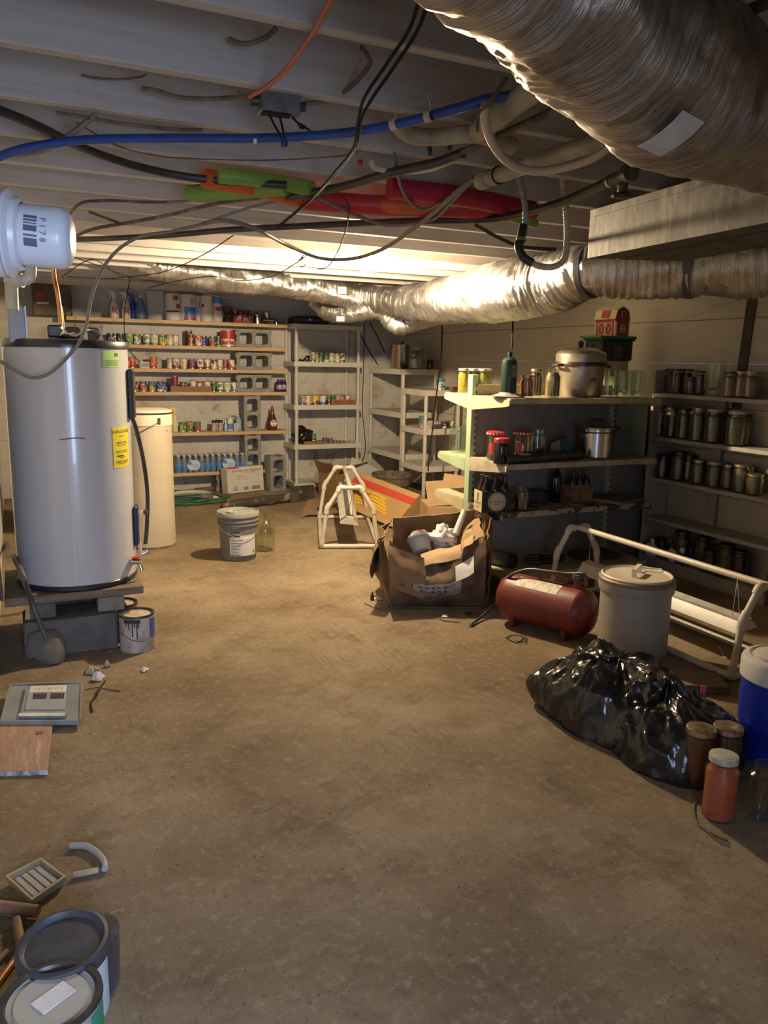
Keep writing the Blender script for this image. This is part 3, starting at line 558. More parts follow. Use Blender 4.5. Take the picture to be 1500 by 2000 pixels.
# big white cleanout with cap, close to the camera
M_capw = mat('white_plastic_cap', (.70,.72,.76), .3, col2=(.62,.64,.70), scale=5)
ax = (RT*.97+FWD*.22-UP*.02).normalized(); c0 = fd(-30,452,1.30)
t2 = thing('cleanout_fitting', 'large white plastic pipe cap printed with a barcode jutting from the left wall', 'pipe cap', c0-Vector((0,0,.07)))
def along(prof): return MB().lathe(prof, 40, c0, axis=ax)
k = 1.30/1530
part('hub', along([(0,-.05),(.071,-.05),(.071,48*k),(.066,52*k),(.060,56*k),(.058,66*k),(.052,70*k)]), M_capw, t2, True)
cp = part('cap', along([(.050,62*k),(.0505,140*k),(.048,150*k),(.041,158*k),(.028,163*k),(0,165*k)]), M_capw, t2, True)
part('seam_ring', along([(.0705,40*k),(.0722,41*k),(.0722,43*k),(.0705,44*k)]), mat('tan_glue', (.45,.35,.28), .6), t2, True)
side = ax.cross(Vector((0,0,1))).normalized(); side = -side if side.dot(FWD) > 0 else side
def capfn(s_, a_): # s along axis, a angle from camera side upward
    up2 = side.cross(ax); up2 = up2 if up2.z > 0 else -up2
    return c0+ax*s_+(side*math.cos(a_)+up2*math.sin(a_))*.0512
mb = MB()
for q, th in ((.50,.05),(.38,.035),(.28,.02),(.12,.09),(-.10,.03),(-.24,.05),(-.36,.08)):
    mb.add([capfn(82*k,q-th), capfn(106*k,q-th-.02), capfn(106*k,q+th-.02), capfn(82*k,q+th)], [(0,1,2,3)])
mb.text('P 1 7 8', .014, lambda x, y: capfn(116*k+y, .1-x/.051))
part('barcode', mb, mat('grey_print', (.10,.11,.16), .6), cp, True)
cp.location = (0,0,0)
# stand under the heater
M_cmu = mat('concrete_block', (.235,.22,.195), .9, col2=(.17,.155,.135), scale=14, bump=.5, bscale=90); M_cmud = mat('dark_old_block', (.13,.12,.11), .9, col2=(.09,.08,.075), scale=9, bump=.5, bscale=70)
M_ply = mat('weathered_wood', (.20,.15,.10), .8, col2=(.12,.085,.06), scale=6, stretch=(1,12,12))
solo('concrete_block', MB().box((.20,4.20,.096), (.44,.24,.19), bev=.008), M_cmud, 'solid grey concrete block lying at the front under the water heater', 'block')
solo('concrete_block', MB().box((.27,4.58,.096), (.44,.24,.19), bev=.008), M_cmud, 'dark concrete block at the back under the water heater', 'block')
solo('brick', MB().box((.075,4.22,.232), (.12,.2,.075), bev=.005), M_cmud, 'brick packing the left front corner of the heater stand', 'brick')
solo('brick', MB().box((.40,4.22,.232), (.13,.2,.075), bev=.005), M_cmu, 'brick packing the right front corner of the heater stand', 'brick')
solo('brick', MB().box((.25,4.58,.232), (.4,.2,.075), bev=.005), M_cmud, 'bricks packing the back of the heater stand', 'brick')
solo('wooden_board', MB().box((.235,4.42,.2925), (.66,.60,.042), bev=.004), M_ply, 'weathered board platform directly under the water heater', 'board')
solo('scrap_wood', MB().box((.02,4.16,.235), (.05,.03,.17), ry=.1), mat('raw_pine', (.55,.36,.17), .8, col2=(.4,.25,.12), scale=12), 'splintered offcut of pale wood beside the heater stand', 'wood scrap', loc=None)
def paint_can(nm, lb, x, y, bodym, lidm, r=.088, h=.19, drip=False, band=None):
    t = thing(nm, lb, 'paint can', (x,y,0))
    part('can_body', MB().lathe([(0,.002),(r-.002,0),(r,.004),(r,h-.012),(r+.003,h-.008),(r+.003,h),(r-.004,h+.001),(r-.010,h-.006)], 40), bodym, t)
    part('lid', MB().lathe([(r-.008,h-.004),(r-.012,h-.008),(r-.022,h-.008),(r-.026,h-.003),(0,h-.003)], 40), lidm, t)
    part('rim', MB().lathe([(r-.012,h-.004),(r-.008,h+.003),(r+.003,h+.003),(r+.004,h-.006)], 40), M_blk, t)
    part('handle', MB().tube([(r*math.cos(a)*1.02, r*math.sin(a)*1.02, h*.62-.055*math.cos((a+PI/2-.2)*1.0)) for a in [(-PI/2-1.35)+.2+k*.27 for k in range(11)]], .002, 6), M_brown, t)
    if drip:
        mb = MB()
        for a, d_ in ((-2.15,.05),(-1.95,.085),(-1.82,.035),(-1.7,.10),(-1.62,.04),(-2.3,.03)):
            mb.band(r+.0006, h-.015-d_, h-.012, a-.035, a+.035, th=.001, seg=4)
        mb.band(r+.0006, h-.03, h-.008, -2.45, -1.5, th=.001); part('paint_drips', mb, M_ink, t, label='black paint drips')
    if band:
        part('label', MB().band(r+.0006, h*.35, h*.9, band[0], band[1], th=.001), band[2], t, label=band[3])
    return t
M_canold = mat('stained_can_label', (.50,.46,.40), .5, col2=(.28,.24,.2), scale=11); M_lidc = mat('dried_paint_lid', (.60,.50,.36), .6, col2=(.3,.22,.13), scale=25)
paint_can('paint_can', 'stained paint can with black drips and blue label beside the heater stand', .515, 4.06, M_canold, M_lidc, drip=True, band=(-.9,-.25,mat('blue_print', (.03,.08,.28), .5),'blue part of the label'))
paint_can('paint_can', 'dark rusty paint can tucked behind the dripped one beside the heater', .46, 4.27, mat('rusty_can', (.16,.12,.10), .6, col2=(.28,.22,.18), scale=12), M_lidc)
# shovel and pole
t2 = thing('ash_shovel', 'short dark metal ash shovel leaning on the left wall in front of the heater', 'shovel', fz(105,1300,0))
M_iron = mat('dark_iron', (.085,.08,.078), .6, .4, col2=(.14,.12,.1), scale=12); bt = fz(108,1296,.012); bs = fy(90,1248,4.02); 
part('handle', MB().tube([bs, fy(60,1170,4.02), fy(36,1105,4.02), fx(11,1058,-.125)], [.011,.012,.013,.015], 12), M_iron, t2, True, ang=60)
dv = (bs-bt).normalized(); sd2 = Vector((1,.15,0)).normalized(); nn = dv.cross(sd2)
g = []
for v in [q/8 for q in range(9)]:
    w_ = .085*math.sin(PI*(.14+.62*v))
    g.append([bt+dv*(v*.175)+sd2*(u*w_)+nn*(.028*(u*u)*(1-v*.3)) for u in (-1,-.6,-.2,.2,.6,1)])
part('blade', MB().sheet(g, .004), M_iron, t2, True, ang=70)
solo('metal_conduit', MB().tube([Vector((-.115,4.1,1.45)),Vector((-.115,4.1,.9)),Vector((-.105,4.08,.32))], .008, 10), M_iron, 'thin metal pole standing against the left wall behind the shovel', 'pole')
# softener tank and hoses
M_soft = mat('cream_plastic_tank', (.50,.43,.31), .5, col2=(.42,.36,.26), scale=3); M_softl = mat('cream_plastic_lid', (.68,.60,.42), .45)
t2 = thing('brine_tank', 'tall round cream plastic softener tank behind the water heater', 'tank', (.955,6.4,0))
part('tank_body', MB().lathe([(0,.002),(.185,.002),(.19,.01),(.187,.97),(.0,.97)], 48), M_soft, t2)
part('lid', MB().lathe([(.188,.965),(.193,.97),(.192,1.07),(.186,1.085),(.15,1.095),(0,1.10)], 48), M_softl, t2)
part('black_band', MB().lathe([(.1925,1.055),(.194,1.056),(.194,1.068),(.1925,1.069)], 48), M_blk, t2)
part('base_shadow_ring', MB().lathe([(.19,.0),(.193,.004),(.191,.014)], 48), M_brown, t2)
a_ = -1.25
part('tube_hole', MB().box((.19*math.cos(a_), .19*math.sin(a_), 1.005), (.03,.012,.055), rz=a_+PI/2, bev=.005), M_blk, t2)
part('float_rod', MB().tube([(.196*math.cos(a_), .196*math.sin(a_), 1.0), (.196*math.cos(a_-.5), .196*math.sin(a_-.5), .95), (.205*math.cos(a_-1.0), .205*math.sin(a_-1.0), .90)], .004, 6), M_brown, t2)
part('bolt', MB().lathe([(0,0),(.006,.001),(0,.004)], 8, (.189*math.cos(-.85), .189*math.sin(-.85), .93), axis=(math.cos(-.85), math.sin(-.85), 0)), M_blk, t2)
solo('rubber_hose', MB().tube([fy(255,806,4.75),fy(268,845,4.8),fy(281,905,4.85),fy(288,965,4.9),fy(287,1025,4.9),fy(284,1062,4.9)], .0125, 14), M_blk, 'thick black rubber hose curving down between the heater and the cream tank', 'hose', ang=60)
t2 = thing('water_valve', 'white plastic riser pipe with black handled valve right of the heater', 'valve', fy(272,1085,4.72))
part('riser', MB().tube([fy(266,985,4.72),fy(270,1030,4.72),fy(275,1082,4.72)], .009, 10), M_pvc, t2, True)
part('valve_body', MB().cyl(fy(268,1003,4.72), fy(281,1000,4.70), .013), M_pvc, t2, True)
part('valve_handle', MB().lathe([(0,0),(.016,.003),(.017,.02),(0,.024)], 10, fy(281,1000,4.70), axis=RT), M_blk, t2, True)
part('bottom_fitting', MB().cyl(fy(276,1082,4.72), fy(286,1078,4.72), .016).lathe([(0,-.018),(.016,-.01),(.018,0),(.016,.01),(0,.018)], 12, fy(287,1078,4.72)), M_steel, t2, True)
o, P = hang('grey_hose', 'grey cable arching from the ceiling bundle down across the front of the heater', 'cable', [fy(400,437,3.55),fy(335,452,3.7),fy(275,462,3.85),fy(228,490,3.95),fy(195,535,4.0),fy(178,585,4.03),fy(168,635,4.05),fy(155,668,4.05),fy(130,700,4.05),fy(100,727,4.05),fy(68,738,4.06),fy(35,727,4.08),fy(-5,702,4.1)], .0075, M_greycable, 10)
o, P = hang('hanging_wire', 'dark wire hanging in front of the spray bottles down to the white basket', 'cord', [fy(258,525,7.6),fy(251,560,7.7),fy(244,600,7.8),fy(243,650,7.8),fy(250,680,7.8),fy(272,707,7.9)], .004, M_wire)
# breaker cover, board and litter
M_pan = mat('grey_panel_paint', (.27,.29,.30), .5, .2, col2=(.20,.21,.21), scale=9)
pts = [fz(0,1411,.03), fz(158,1410,.03), fz(161,1333,.05), fz(20,1337,.05)]
t2 = thing('breaker_panel_cover', 'grey steel breaker panel cover lying on the floor by the left wall', 'panel cover', ((pts[0]+pts[2])/2)-Vector((0,0,.02)))
def bil(u, v, dz=0): return (pts[0]*(1-u)+pts[1]*u)*(1-v)+(pts[3]*(1-u)+pts[2]*u)*v+Vector((0,0,dz))
def qbox(u0,u1,v0,v1,z0,z1): 
    return MB().prism([bil(u0,v0,z0),bil(u1,v0,z0),bil(u1,v1,z0),bil(u0,v1,z0)], (0,0,z1-z0))
part('flange', qbox(0,1,0,1,-.012,.0), M_pan, t2, True)
mb = MB(); 
for q in ((0,1,0,.025),(0,1,.975,1),(0,.02,0,1),(.98,1,0,1)): b2 = qbox(*q,0,.006); mb.add(b2.v, b2.f)
part('rim', mb, M_pan, t2, True)
part('door_frame', qbox(.24,.83,.10,.86,0,.016), M_pan, t2, True)
part('door', qbox(.29,.80,.2,.62,.016,.021), mat('grey_door_paint', (.33,.35,.36), .45, .2), t2, True)
part('breaker_slot', qbox(.36,.54,.46,.60,.0212,.0222), M_ink, t2, True); part('breaker_slot', qbox(.59,.77,.46,.60,.0212,.0222), M_ink, t2, True)
part('paper_strip', qbox(.30,.79,.66,.84,.0162,.0172), M_label, t2, True, 'white handwritten paper strip')
mb = MB(); random.seed(3)
for q in range(9): 
    u = .36+.045*q; b2 = qbox(u, u+.03*random.random()+.008, .72+.03*random.random(), .76+.03*random.random(), .0174, .0178); mb.add(b2.v, b2.f)
part('handwriting', mb, mat('pencil', (.3,.3,.32), .7), t2, True)
part('paper_strip', qbox(.22,.80,.06,.13,.0162,.0172), M_label, t2, True)
M_pink = mat('worn_pink_board', (.36,.22,.15), .75, col2=(.24,.16,.11), scale=7, stretch=(9,1.2,1), col3=(.42,.33,.27), scale3=3)
t2 = thing('wooden_board', 'worn reddish wooden board on the floor in front of the grey panel cover', 'board', fz(45,1460,0))
q0, q1, q2, q3 = fz(-20,1506,.02), fz(93,1503,.02), fz(103,1412,.02), fz(-8,1412,.02)
part('board', MB().prism([q0,q1,q2,q3], (0,0,-.019)), M_pink, t2, True)
e = (q1-q0)
part('painted_edge', MB().prism([q0+Vector((0,-.002,-.019)), q1+Vector((0,-.002,-.019)), q1+Vector((0,-.002,-.001)), q0+Vector((0,-.002,-.001))], (0,-.003,0)), mat('flaking_white_paint', (.55,.56,.58), .7, col2=(.12,.11,.1), scale=30), t2, True, 'flaking white paint on the front edge')
part('bolt', MB().lathe([(0,.004),(.014,.003),(.016,0)], 10, fz(78,1395+36,.021)), mat('rust', (.2,.1,.06), .8), t2, True)
M_rag = mat('grey_plastic_scraps', (.36,.33,.30), .5, col2=(.2,.17,.14), scale=30)
def scrap(px, py, r, lb, m_, sd, h=.03, cat='scrap'):
    mb = MB(); o = fz(px, py, 0)
    mb.lathe([(0,.0015),(r*.7,.0015),(r,.006),(r*.75,h*.6),(r*.35,h),(0,h*.9)], 16, o, fn=lambda a, z: .75+.5*noise.noise(Vector((math.cos(a)*1.5+sd, math.sin(a)*1.5, z*40)))+.15*math.cos(3*a+sd))
    return solo('scrap', mb, m_, lb, cat)
scrap(180,1314,.05,'crumpled grey plastic scrap in front of the heater stand',M_rag,1); scrap(192,1328,.035,'small white plug like scrap in the litter by the heater stand',M_label,5,.04); scrap(210,1302,.022,'round grey cap lying behind the litter by the heater',M_rag,9,.03); scrap(282,1311,.026,'small white crumpled paper lying alone on the floor right of the litter',M_label,12,.02)
solo('wire_scrap', MB().tube([fz(205,1330,.006),fz(195,1345,.006),fz(188,1360,.006),fz(178,1372,.006),fz(180,1390,.006)], .004, 6).tube([fz(205,1330,.006),fz(190,1350,.008),fz(182,1368,.006)], .003, 6), M_wire, 'bent black wire trailing from the litter by the grey panel cover', 'wire')
solo('wire_scrap', MB().tube([fz(165,1348,.004),fz(190,1343,.006),fz(208,1346,.004),fz(235,1350,.004)], .002, 6), M_wire, 'thin twig like wire crossing the litter near the panel cover', 'wire')
# bottom left corner
t2 = thing('vent_register', 'tan plastic floor vent tray with slots lying near the bottom left corner', 'vent', fz(70,1716,0))
M_tanp = mat('tan_plastic', (.40,.33,.22), .6, col2=(.30,.25,.17), scale=12)
vc = [fz(62,1758,.03), fz(130,1711,.03), fz(80,1674,.03), fz(10,1710,.03)]; cen = sum(vc, Vector())/4
def vq(s_, dz): return [cen+(p-cen)*s_+Vector((0,0,dz)) for p in vc]
mb = MB(); o4, i4 = vq(1,0), vq(.88,0); i5 = vq(.82,-.022); o5 = vq(.9,-.028)
mb.add(o4+i4+i5+o5, [(k_,(k_+1)%4,4+(k_+1)%4,4+k_) for k_ in range(4)]+[(4+k_,4+(k_+1)%4,8+(k_+1)%4,8+k_) for k_ in range(4)]+[(12+k_,12+(k_+1)%4,(k_+1)%4,k_) for k_ in range(4)]+[(8,9,10,11),(15,14,13,12)])
part('tray', mb, M_tanp, t2, True)
for q in range(4):
    u0, u1 = .06+.235*q, .06+.235*q+.17; b4 = vq(.80,-.021)
    def bb(u, v, dz=0): return (b4[0]*(1-u)+b4[1]*u)*(1-v)+(b4[3]*(1-u)+b4[2]*u)*v+Vector((0,0,dz))
    part('louvre', MB().prism([bb(u0,.05),bb(u1,.05),bb(u1,.95,.0),bb(u0,.95)], (0,0,.012)), mat('dusty_grey_slat', (.36,.35,.33), .7), t2, True)
solo('broken_ring', MB().tube([fz(137,1652,.012),fz(165,1652,.012),fz(188,1664,.012),fz(203,1682,.012),fz(205,1697,.012)], .010, 8), mat('grey_dull_plastic', (.30,.29,.28), .6), 'curved piece of a broken grey ring on the floor beside the vent tray', 'broken ring')
solo('broken_ring', MB().tube([fz(143,1709,.010),fz(165,1705,.010),(fz(192,1699,.010))], .009, 8), mat('tan_chip', (.42,.33,.22), .7), 'short tan broken strip below the grey ring on the floor', 'broken ring')
M_handle = mat('worn_wood_handle', (.27,.17,.11), .7, col2=(.17,.10,.07), scale=14)
solo('wooden_stick', MB().cyl(fz(-30,1768,.022), fz(74,1780,.022), .018, .016), M_handle, 'worn wooden handle lying from the left edge below the vent tray', 'handle')
solo('wooden_stick', MB().cyl(fz(32,1796,.018), fz(42,1850,.018), .012), M_handle, 'short wooden handle pointing at the black lidded bucket', 'handle')
solo('copper_tube', MB().cyl(fz(38,1862,.012), fz(-15,1935,.012), .009), M_copper, 'copper coloured tube nearest the black lidded bucket at left edge', 'tube')
solo('copper_tube', MB().cyl(fz(14,1858,.012), fz(-30,1905,.012), .008), M_handle, 'brown tube against the left edge beside the copper one', 'tube')
r_ = .096
bk = fz(131,1828,.205); t2 = thing('bucket', 'small pail with black lid near the bottom left corner of the floor', 'bucket', (bk.x,bk.y,0), rot=(.06,-.05,0))
part('body', MB().lathe([(0,.012),(r_-.012,.012),(r_-.004,.19),(r_-.004,.196)], 40), mat('pale_blue_pail', (.50,.53,.58), .4, col2=(.4,.43,.48), scale=8), t2)
part('lid', MB().lathe([(r_-.006,.168),(r_+.003,.170),(r_+.005,.196),(r_+.002,.206),(r_-.006,.208),(r_-.012,.200),(r_-.016,.197),(0,.199)], 48), mat('black_lid_plastic', (.025,.027,.033), .5, col2=(.05,.052,.06), scale=12, bump=.1), t2)
pc = fz(100,1952,.19); t2 = paint_can('paint_can', 'paint can with grey stained lid and paper sticker in the bottom left corner', pc.x, pc.y, mat('silver_can', (.45,.45,.46), .4, .6), mat('grey_stained_lid', (.33,.33,.31), .6, col2=(.42,.36,.26), scale=9), .098, .195, band=(-.75,-.1,mat('green_print', (.02,.22,.12), .5),'green part of the label'))
part('sticker', MB().box((.005,.0,.1935), (.075,.045,.002), rz=.55), M_label, t2, label='pale paper sticker on the lid')
M_jugb = glassmat('blue_clear_plastic', (.72,.80,.95), .25)
jb_ = fz(196,1935,0); t2 = thing('plastic_jug', 'clear bluish plastic tub standing right of the bucket and paint can', 'tub', (jb_.x-.02, jb_.y+.02,0))
part('tub', MB().lathe([(0,.003),(.062,.003),(.068,.012),(.072,.10),(.073,.15),(.071,.15),(.070,.10),(.066,.014),(0,.006)], 28), M_jugb, t2)
# ================================================================ wooden shelves on cinder blocks along the back wall
M_pine = mat('pine_plank', (.60,.43,.25), .65, col2=(.48,.31,.16), scale=3, stretch=(1,14,14), mix=(.35,.65)); M_blockg = mat('grey_cinder_block', (.30,.295,.28), .9, col2=(.22,.215,.20), scale=25, bump=.5, bscale=110)
FY = 8.72                                               # front plane of the planks
def zpl(x, y): return fy(x, y, FY).z
SH = {}
for k, (nm, x0, px, py) in enumerate((('topmost',.55,380,627),('second',.9,400,676),('third',.9,400,721),('fourth',.9,400,765.5),('fifth',.9,450,843),('lowest',.9,450,920))):
    zt = zpl(px, py); SH[k] = zt
    x1 = 2.88
    solo('wooden_shelf', MB().box(((x0+x1)/2, FY+.138, zt-.019), (x1-x0, .276, .038), bev=.002), M_pine, nm+' long pine plank of the cinder block shelving on the back wall', 'shelf', group='pine planks of the back shelving')
def cinder(lb, x, y, z, standing=False, rz=0):
    L, D, H = .395, .19, .19; mb = MB(); wt = .03
    def pieces(l0, l1, h0, h1):
        c = ((l0+l1)/2, 0, (h0+h1)/2); d = (l1-l0, D, h1-h0)
        mb.box(c, d, bev=.003)
    # two open cells through the depth, rounded corners by chamfer wedges
    w3 = .034
    pieces(-L/2, L/2, 0, w3); pieces(-L/2, L/2, H-w3, H)
    for a, b in ((-L/2, -L/2+w3), (-.02, .02), (L/2-w3, L/2)): pieces(a, b, w3-.001, H-w3+.001)
    for c0_, c1_ in ((-L/2+w3, -.02), (.02, L/2-w3)):
        for sx, ex in ((c0_, 1), (c1_, -1)):
            for sz, ez in ((w3, 1), (H-w3, -1)):
                q = .022
                mb.prism([(sx-.001*ex, -D/2+.002, sz-.001*ez), (sx+q*ex, -D/2+.002, sz-.001*ez), (sx-.001*ex, -D/2+.002, sz+q*ez)] if ex*ez < 0 else [(sx-.001*ex, -D/2+.002, sz-.001*ez), (sx-.001*ex, -D/2+.002, sz+q*ez), (sx+q*ex, -D/2+.002, sz-.001*ez)], (0, D-.004, 0))
    for a in (-L/2-.006, L/2+.006): mb.box((a-math.copysign(.006,a)*.5, 0, .03), (.016, D*.9, .05)); mb.box((a-math.copysign(.006,a)*.5, 0, H-.03), (.016, D*.9, .05))
    if standing:
        mb.v = [Vector((v.z-H/2, v.y, v.x+L/2)) for v in mb.v]
        mb.f = [f[::1] for f in mb.f]
    return solo('cinder_block', mb, M_blockg, lb, 'cinder block', (x, y, z), rz, group='cinder blocks of the back shelving')
bx = lambda px, py: fy(px, py, FY+.02).x
for k, wd in ((1,'second'),(2,'third'),(3,'fourth')):
    cinder(f'cinder block lying on the {wd} pine shelf beside the white plastic shelf', bx(496,690), FY+.11, SH[k])
cinder('cinder block standing on end on the fifth pine shelf', bx(493,810), FY+.11, SH[4], True)
cinder('cinder block standing on end on the lowest pine shelf above the white carton', bx(494,890), FY+.11, SH[5], True)
cinder('cinder block under the topmost pine shelf at its left end behind the heater', fy(160,640,FY).x, FY+.11, SH[1]-.0)
fb = fz(540,960,0); cinder('cinder block standing on end on the floor against the lower pine shelves', fb.x+.02, fb.y+.12-.005, 0, True, .12)
cinder('cinder block lying on the floor under the lowest pine shelf', 2.25, FY+.13, 0)
# ---- cans
M_tin = mat('tin', (.55,.53,.48), .35, .85)
CANM = {}
PAL = dict(green=(.06,.19,.06), red=(.45,.035,.03), orange=(.60,.17,.06), white=(.66,.63,.56), blue=(.04,.07,.28), brown=(.14,.055,.035), purple=(.10,.04,.17), black=(.025,.025,.028), yellow=(.72,.48,.05), tan=(.45,.35,.22), teal=(.02,.22,.26), lime=(.30,.42,.10), maroon=(.22,.03,.045))
def canmat(a, b, seed):
    nm = f'can_label_{a}_{b}_{seed%3}'
    if nm in CANM: return CANM[nm]
    M, N, K, bs = nodes_mat(nm); tc = N.new('ShaderNodeTexCoord'); s = tc.outputs['Object']
    sp = N.new('ShaderNodeSeparateXYZ'); K.new(s, sp.inputs[0])
    n = noise_node(N, K, mapping(N, K, s, (22,22,16), loc=(seed*3.1,seed*1.7,0)), 1, 2, .5)
    c = mixc(N, K, rng(N, K, n, .49, .54), PAL[a], PAL[b])
    n2 = noise_node(N, K, mapping(N, K, s, (45,45,40), loc=(seed*1.3,0,seed)), 1, 2, .5)
    c = mixc(N, K, rng(N, K, n2, .60, .64, 0, .85), c, (.68,.64,.55))
    lo = rng(N, K, sp.outputs[2], .024, .022); hi = rng(N, K, sp.outputs[2], .084, .086)
    c = mixc(N, K, lo, c, PAL[b]); c = mixc(N, K, hi, c, PAL[a])
    K.new(c, bs.inputs['Base Color']); bs.inputs['Roughness'].default_value = .4; CANM[nm] = M; return M
CANG = {}
def can_meshes(r, h):
    k = (round(r,4), round(h,4))
    if k not in CANG:
        a = MB().lathe([(0,.003),(r-.004,.003),(r-.002,0),(r,.003),(r-.001,.008),(r-.001,h-.008),(r,h-.003),(r-.002,h),(r-.004,h-.004),(0,h-.004)], 20).mesh('can_body', M_tin)
        b = MB().lathe([(r-.001,.009),(r+.0006,.009),(r+.0006,h-.009),(r-.001,h-.009)], 20).mesh('can_label', canmat('white','white',0)); CANG[k] = (a, b)
    return CANG[k]
def can(lb, x, y, z, a, b, r=.0375, h=.11, seed=0, group=None, name='food_can', cat='can', rz=None):
    body, lab = can_meshes(r, h)
    t = thing(name, lb, cat, (x,y,z), rz if rz is not None else seed*1.9, group)
    part('can_body', body, None, t); o = part('label', lab, None, t)
    o.material_slots[0].link = 'OBJECT'; o.material_slots[0].material = canmat(a, b, seed); return t
def canrow(items, Y, zk, where, grp, yb=None):
    n = {}
    for i, it in enumerate(items):
        px, a, b = it[:3]; o = it[3] if len(it) > 3 else {}
        p = fy(px, yb, Y); 
        lb = o.get('lb') or f'{a} and {b} food can, {NTH[i]} from the left {where}'
        can(lb, p.x, Y+o.get('dy',0), zk+o.get('dz',0), a, b, o.get('r',.0375), o.get('h',.11), i+3, grp)
CY = FY+.075
canrow([(217,'black','blue'),(226,'black','white',{'dy':.05}),(236,'black','green'),(244,'green','black',{'dy':.06}),(253,'lime','green'),(268,'green','white'),(287,'white','green'),(302,'white','lime'),(318,'green','yellow'),(332,'tan','white'),(344,'white','tan',{'dy':.04}),
        (374,'brown','orange',{'h':.125,'dy':.03}),(388,'orange','white'),(400,'purple','blue',{'dy':.05}),(415,'green','red'),(428,'black','green',{'dy':.03})], CY, SH[1], 'on the second pine shelf', 'food cans on the second pine shelf', 672)
can('very large red can with white label on the second pine shelf beside the block', fy(446,675,CY).x, CY+.02, SH[1], 'red', 'white', .078, .178, 2, None, rz=1.2)
p_ = fy(369,671,CY+.09); can('tall brown can at the back behind the orange cans on the second pine shelf', p_.x, CY+.09, SH[1], 'brown','black', .0375, .165, 4)
canrow([(247,'orange','red'),(259,'orange','red',{'dy':.02}),(300,'orange','red',{'h':.12}),(334,'tan','white',{'dy':.05}),(344,'white','maroon'),(359,'white','tan'),(375,'purple','maroon'),(391,'white','brown'),(405,'white','maroon'),(418,'brown','white'),(431,'white','tan',{'dy':.04}),(441,'maroon','brown',{'dy':.03}),(452,'white','red')], CY, SH[2], 'on the third pine shelf', 'food cans on the third pine shelf', 719)
canrow([(263,'brown','tan'),(280,'blue','orange'),(297,'green','tan'),(313,'blue','white'),(323,'black','blue',{'dy':.05}),(418,'green','black',{'dy':.03}),(430,'white','green'),(444,'white','lime'),(457,'white','green')], CY, SH[3], 'on the fourth pine shelf', 'food cans on the fourth pine shelf', 764)
# tray of cans
tx0, tx1 = fy(334,765,FY+.02).x, fy(413,765,FY+.02).x
t = thing('cardboard_tray', 'shallow brown cardboard tray of cans on the fourth pine shelf', 'tray', ((tx0+tx1)/2, FY+.11, SH[3]))
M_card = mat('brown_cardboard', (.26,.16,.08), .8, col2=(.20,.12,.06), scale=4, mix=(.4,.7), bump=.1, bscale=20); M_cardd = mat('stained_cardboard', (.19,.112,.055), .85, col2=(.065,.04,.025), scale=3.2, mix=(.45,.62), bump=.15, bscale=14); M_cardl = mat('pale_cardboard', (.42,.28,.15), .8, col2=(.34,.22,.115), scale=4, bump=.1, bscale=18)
w_ = tx1-tx0
for nm, c, d in (('tray_base',(0,0,.003),(w_,.19,.005)),('tray_side',(0,-.093,.03),(w_,.005,.06)),('tray_side',(0,.093,.03),(w_,.005,.06)),('tray_end',(-w_/2,0,.03),(.005,.19,.06)),('tray_end',(w_/2,0,.03),(.005,.19,.06))): part(nm, MB().box(c, d), M_card, t)
for i,(px,a,b,h) in enumerate(((341,'maroon','brown',.165),(357,'black','tan',.10),(363,'tan','black',.09),(376,'white','tan',.115),(390,'red','white',.11),(404,'white','red',.11))):
    can(f'{a} and {b} can, {NTH[i]} from the left in the cardboard tray', fy(px,750,FY+.11).x, FY+.09+(.03 if i==2 else 0), SH[3]+.006, a, b, .036, h, i, 'cans in the cardboard tray')
# purple jars past the block
for i, px in enumerate((546,555)):
    p = fy(px,765,CY); t = thing('jelly_jar', ('left' if i==0 else 'right')+' of two dark purple jelly jars right of the block on the fourth shelf', 'jar', (p.x, CY+.03*i, SH[3]), 0, 'purple jelly jars')
    part('jar_body', MB().lathe([(0,0),(.036,0),(.038,.01),(.038,.10),(.028,.118),(.028,.125),(0,.125)], 18), mat('purple_jelly', (.05,.015,.10), .2), t); part('lid', MB().lathe([(.030,.12),(.031,.14),(0,.141)], 18), mat('purple_lid', (.10,.05,.2), .4), t); part('label', MB().band(.0385,.03,.08,0,6.2), mat('jelly_label', (.25,.2,.4), .5, col2=(.5,.45,.5), scale=30), t)
# small white basket
p = fy(282,719,CY); t = thing('plastic_basket', 'small white slotted basket among the orange cans on the third pine shelf', 'basket', (p.x, CY, SH[2])); mb = MB()
M_wpl = mat('white_plastic', (.62,.58,.50), .45)
for q in range(9): mb.box((-.045+.01125*q, -.04, .034), (.005,.004,.05)); mb.box((-.045+.01125*q, .04, .034), (.005,.004,.05))
part('basket_walls', mb, M_wpl, t); part('basket_rim', MB().box((0,-.04,.062),(.105,.006,.012)).box((0,.04,.062),(.105,.006,.012)).box((-.05,0,.062),(.006,.086,.012)).box((.05,0,.062),(.006,.086,.012)).box((0,0,.006),(.1,.085,.01)), M_wpl, t)
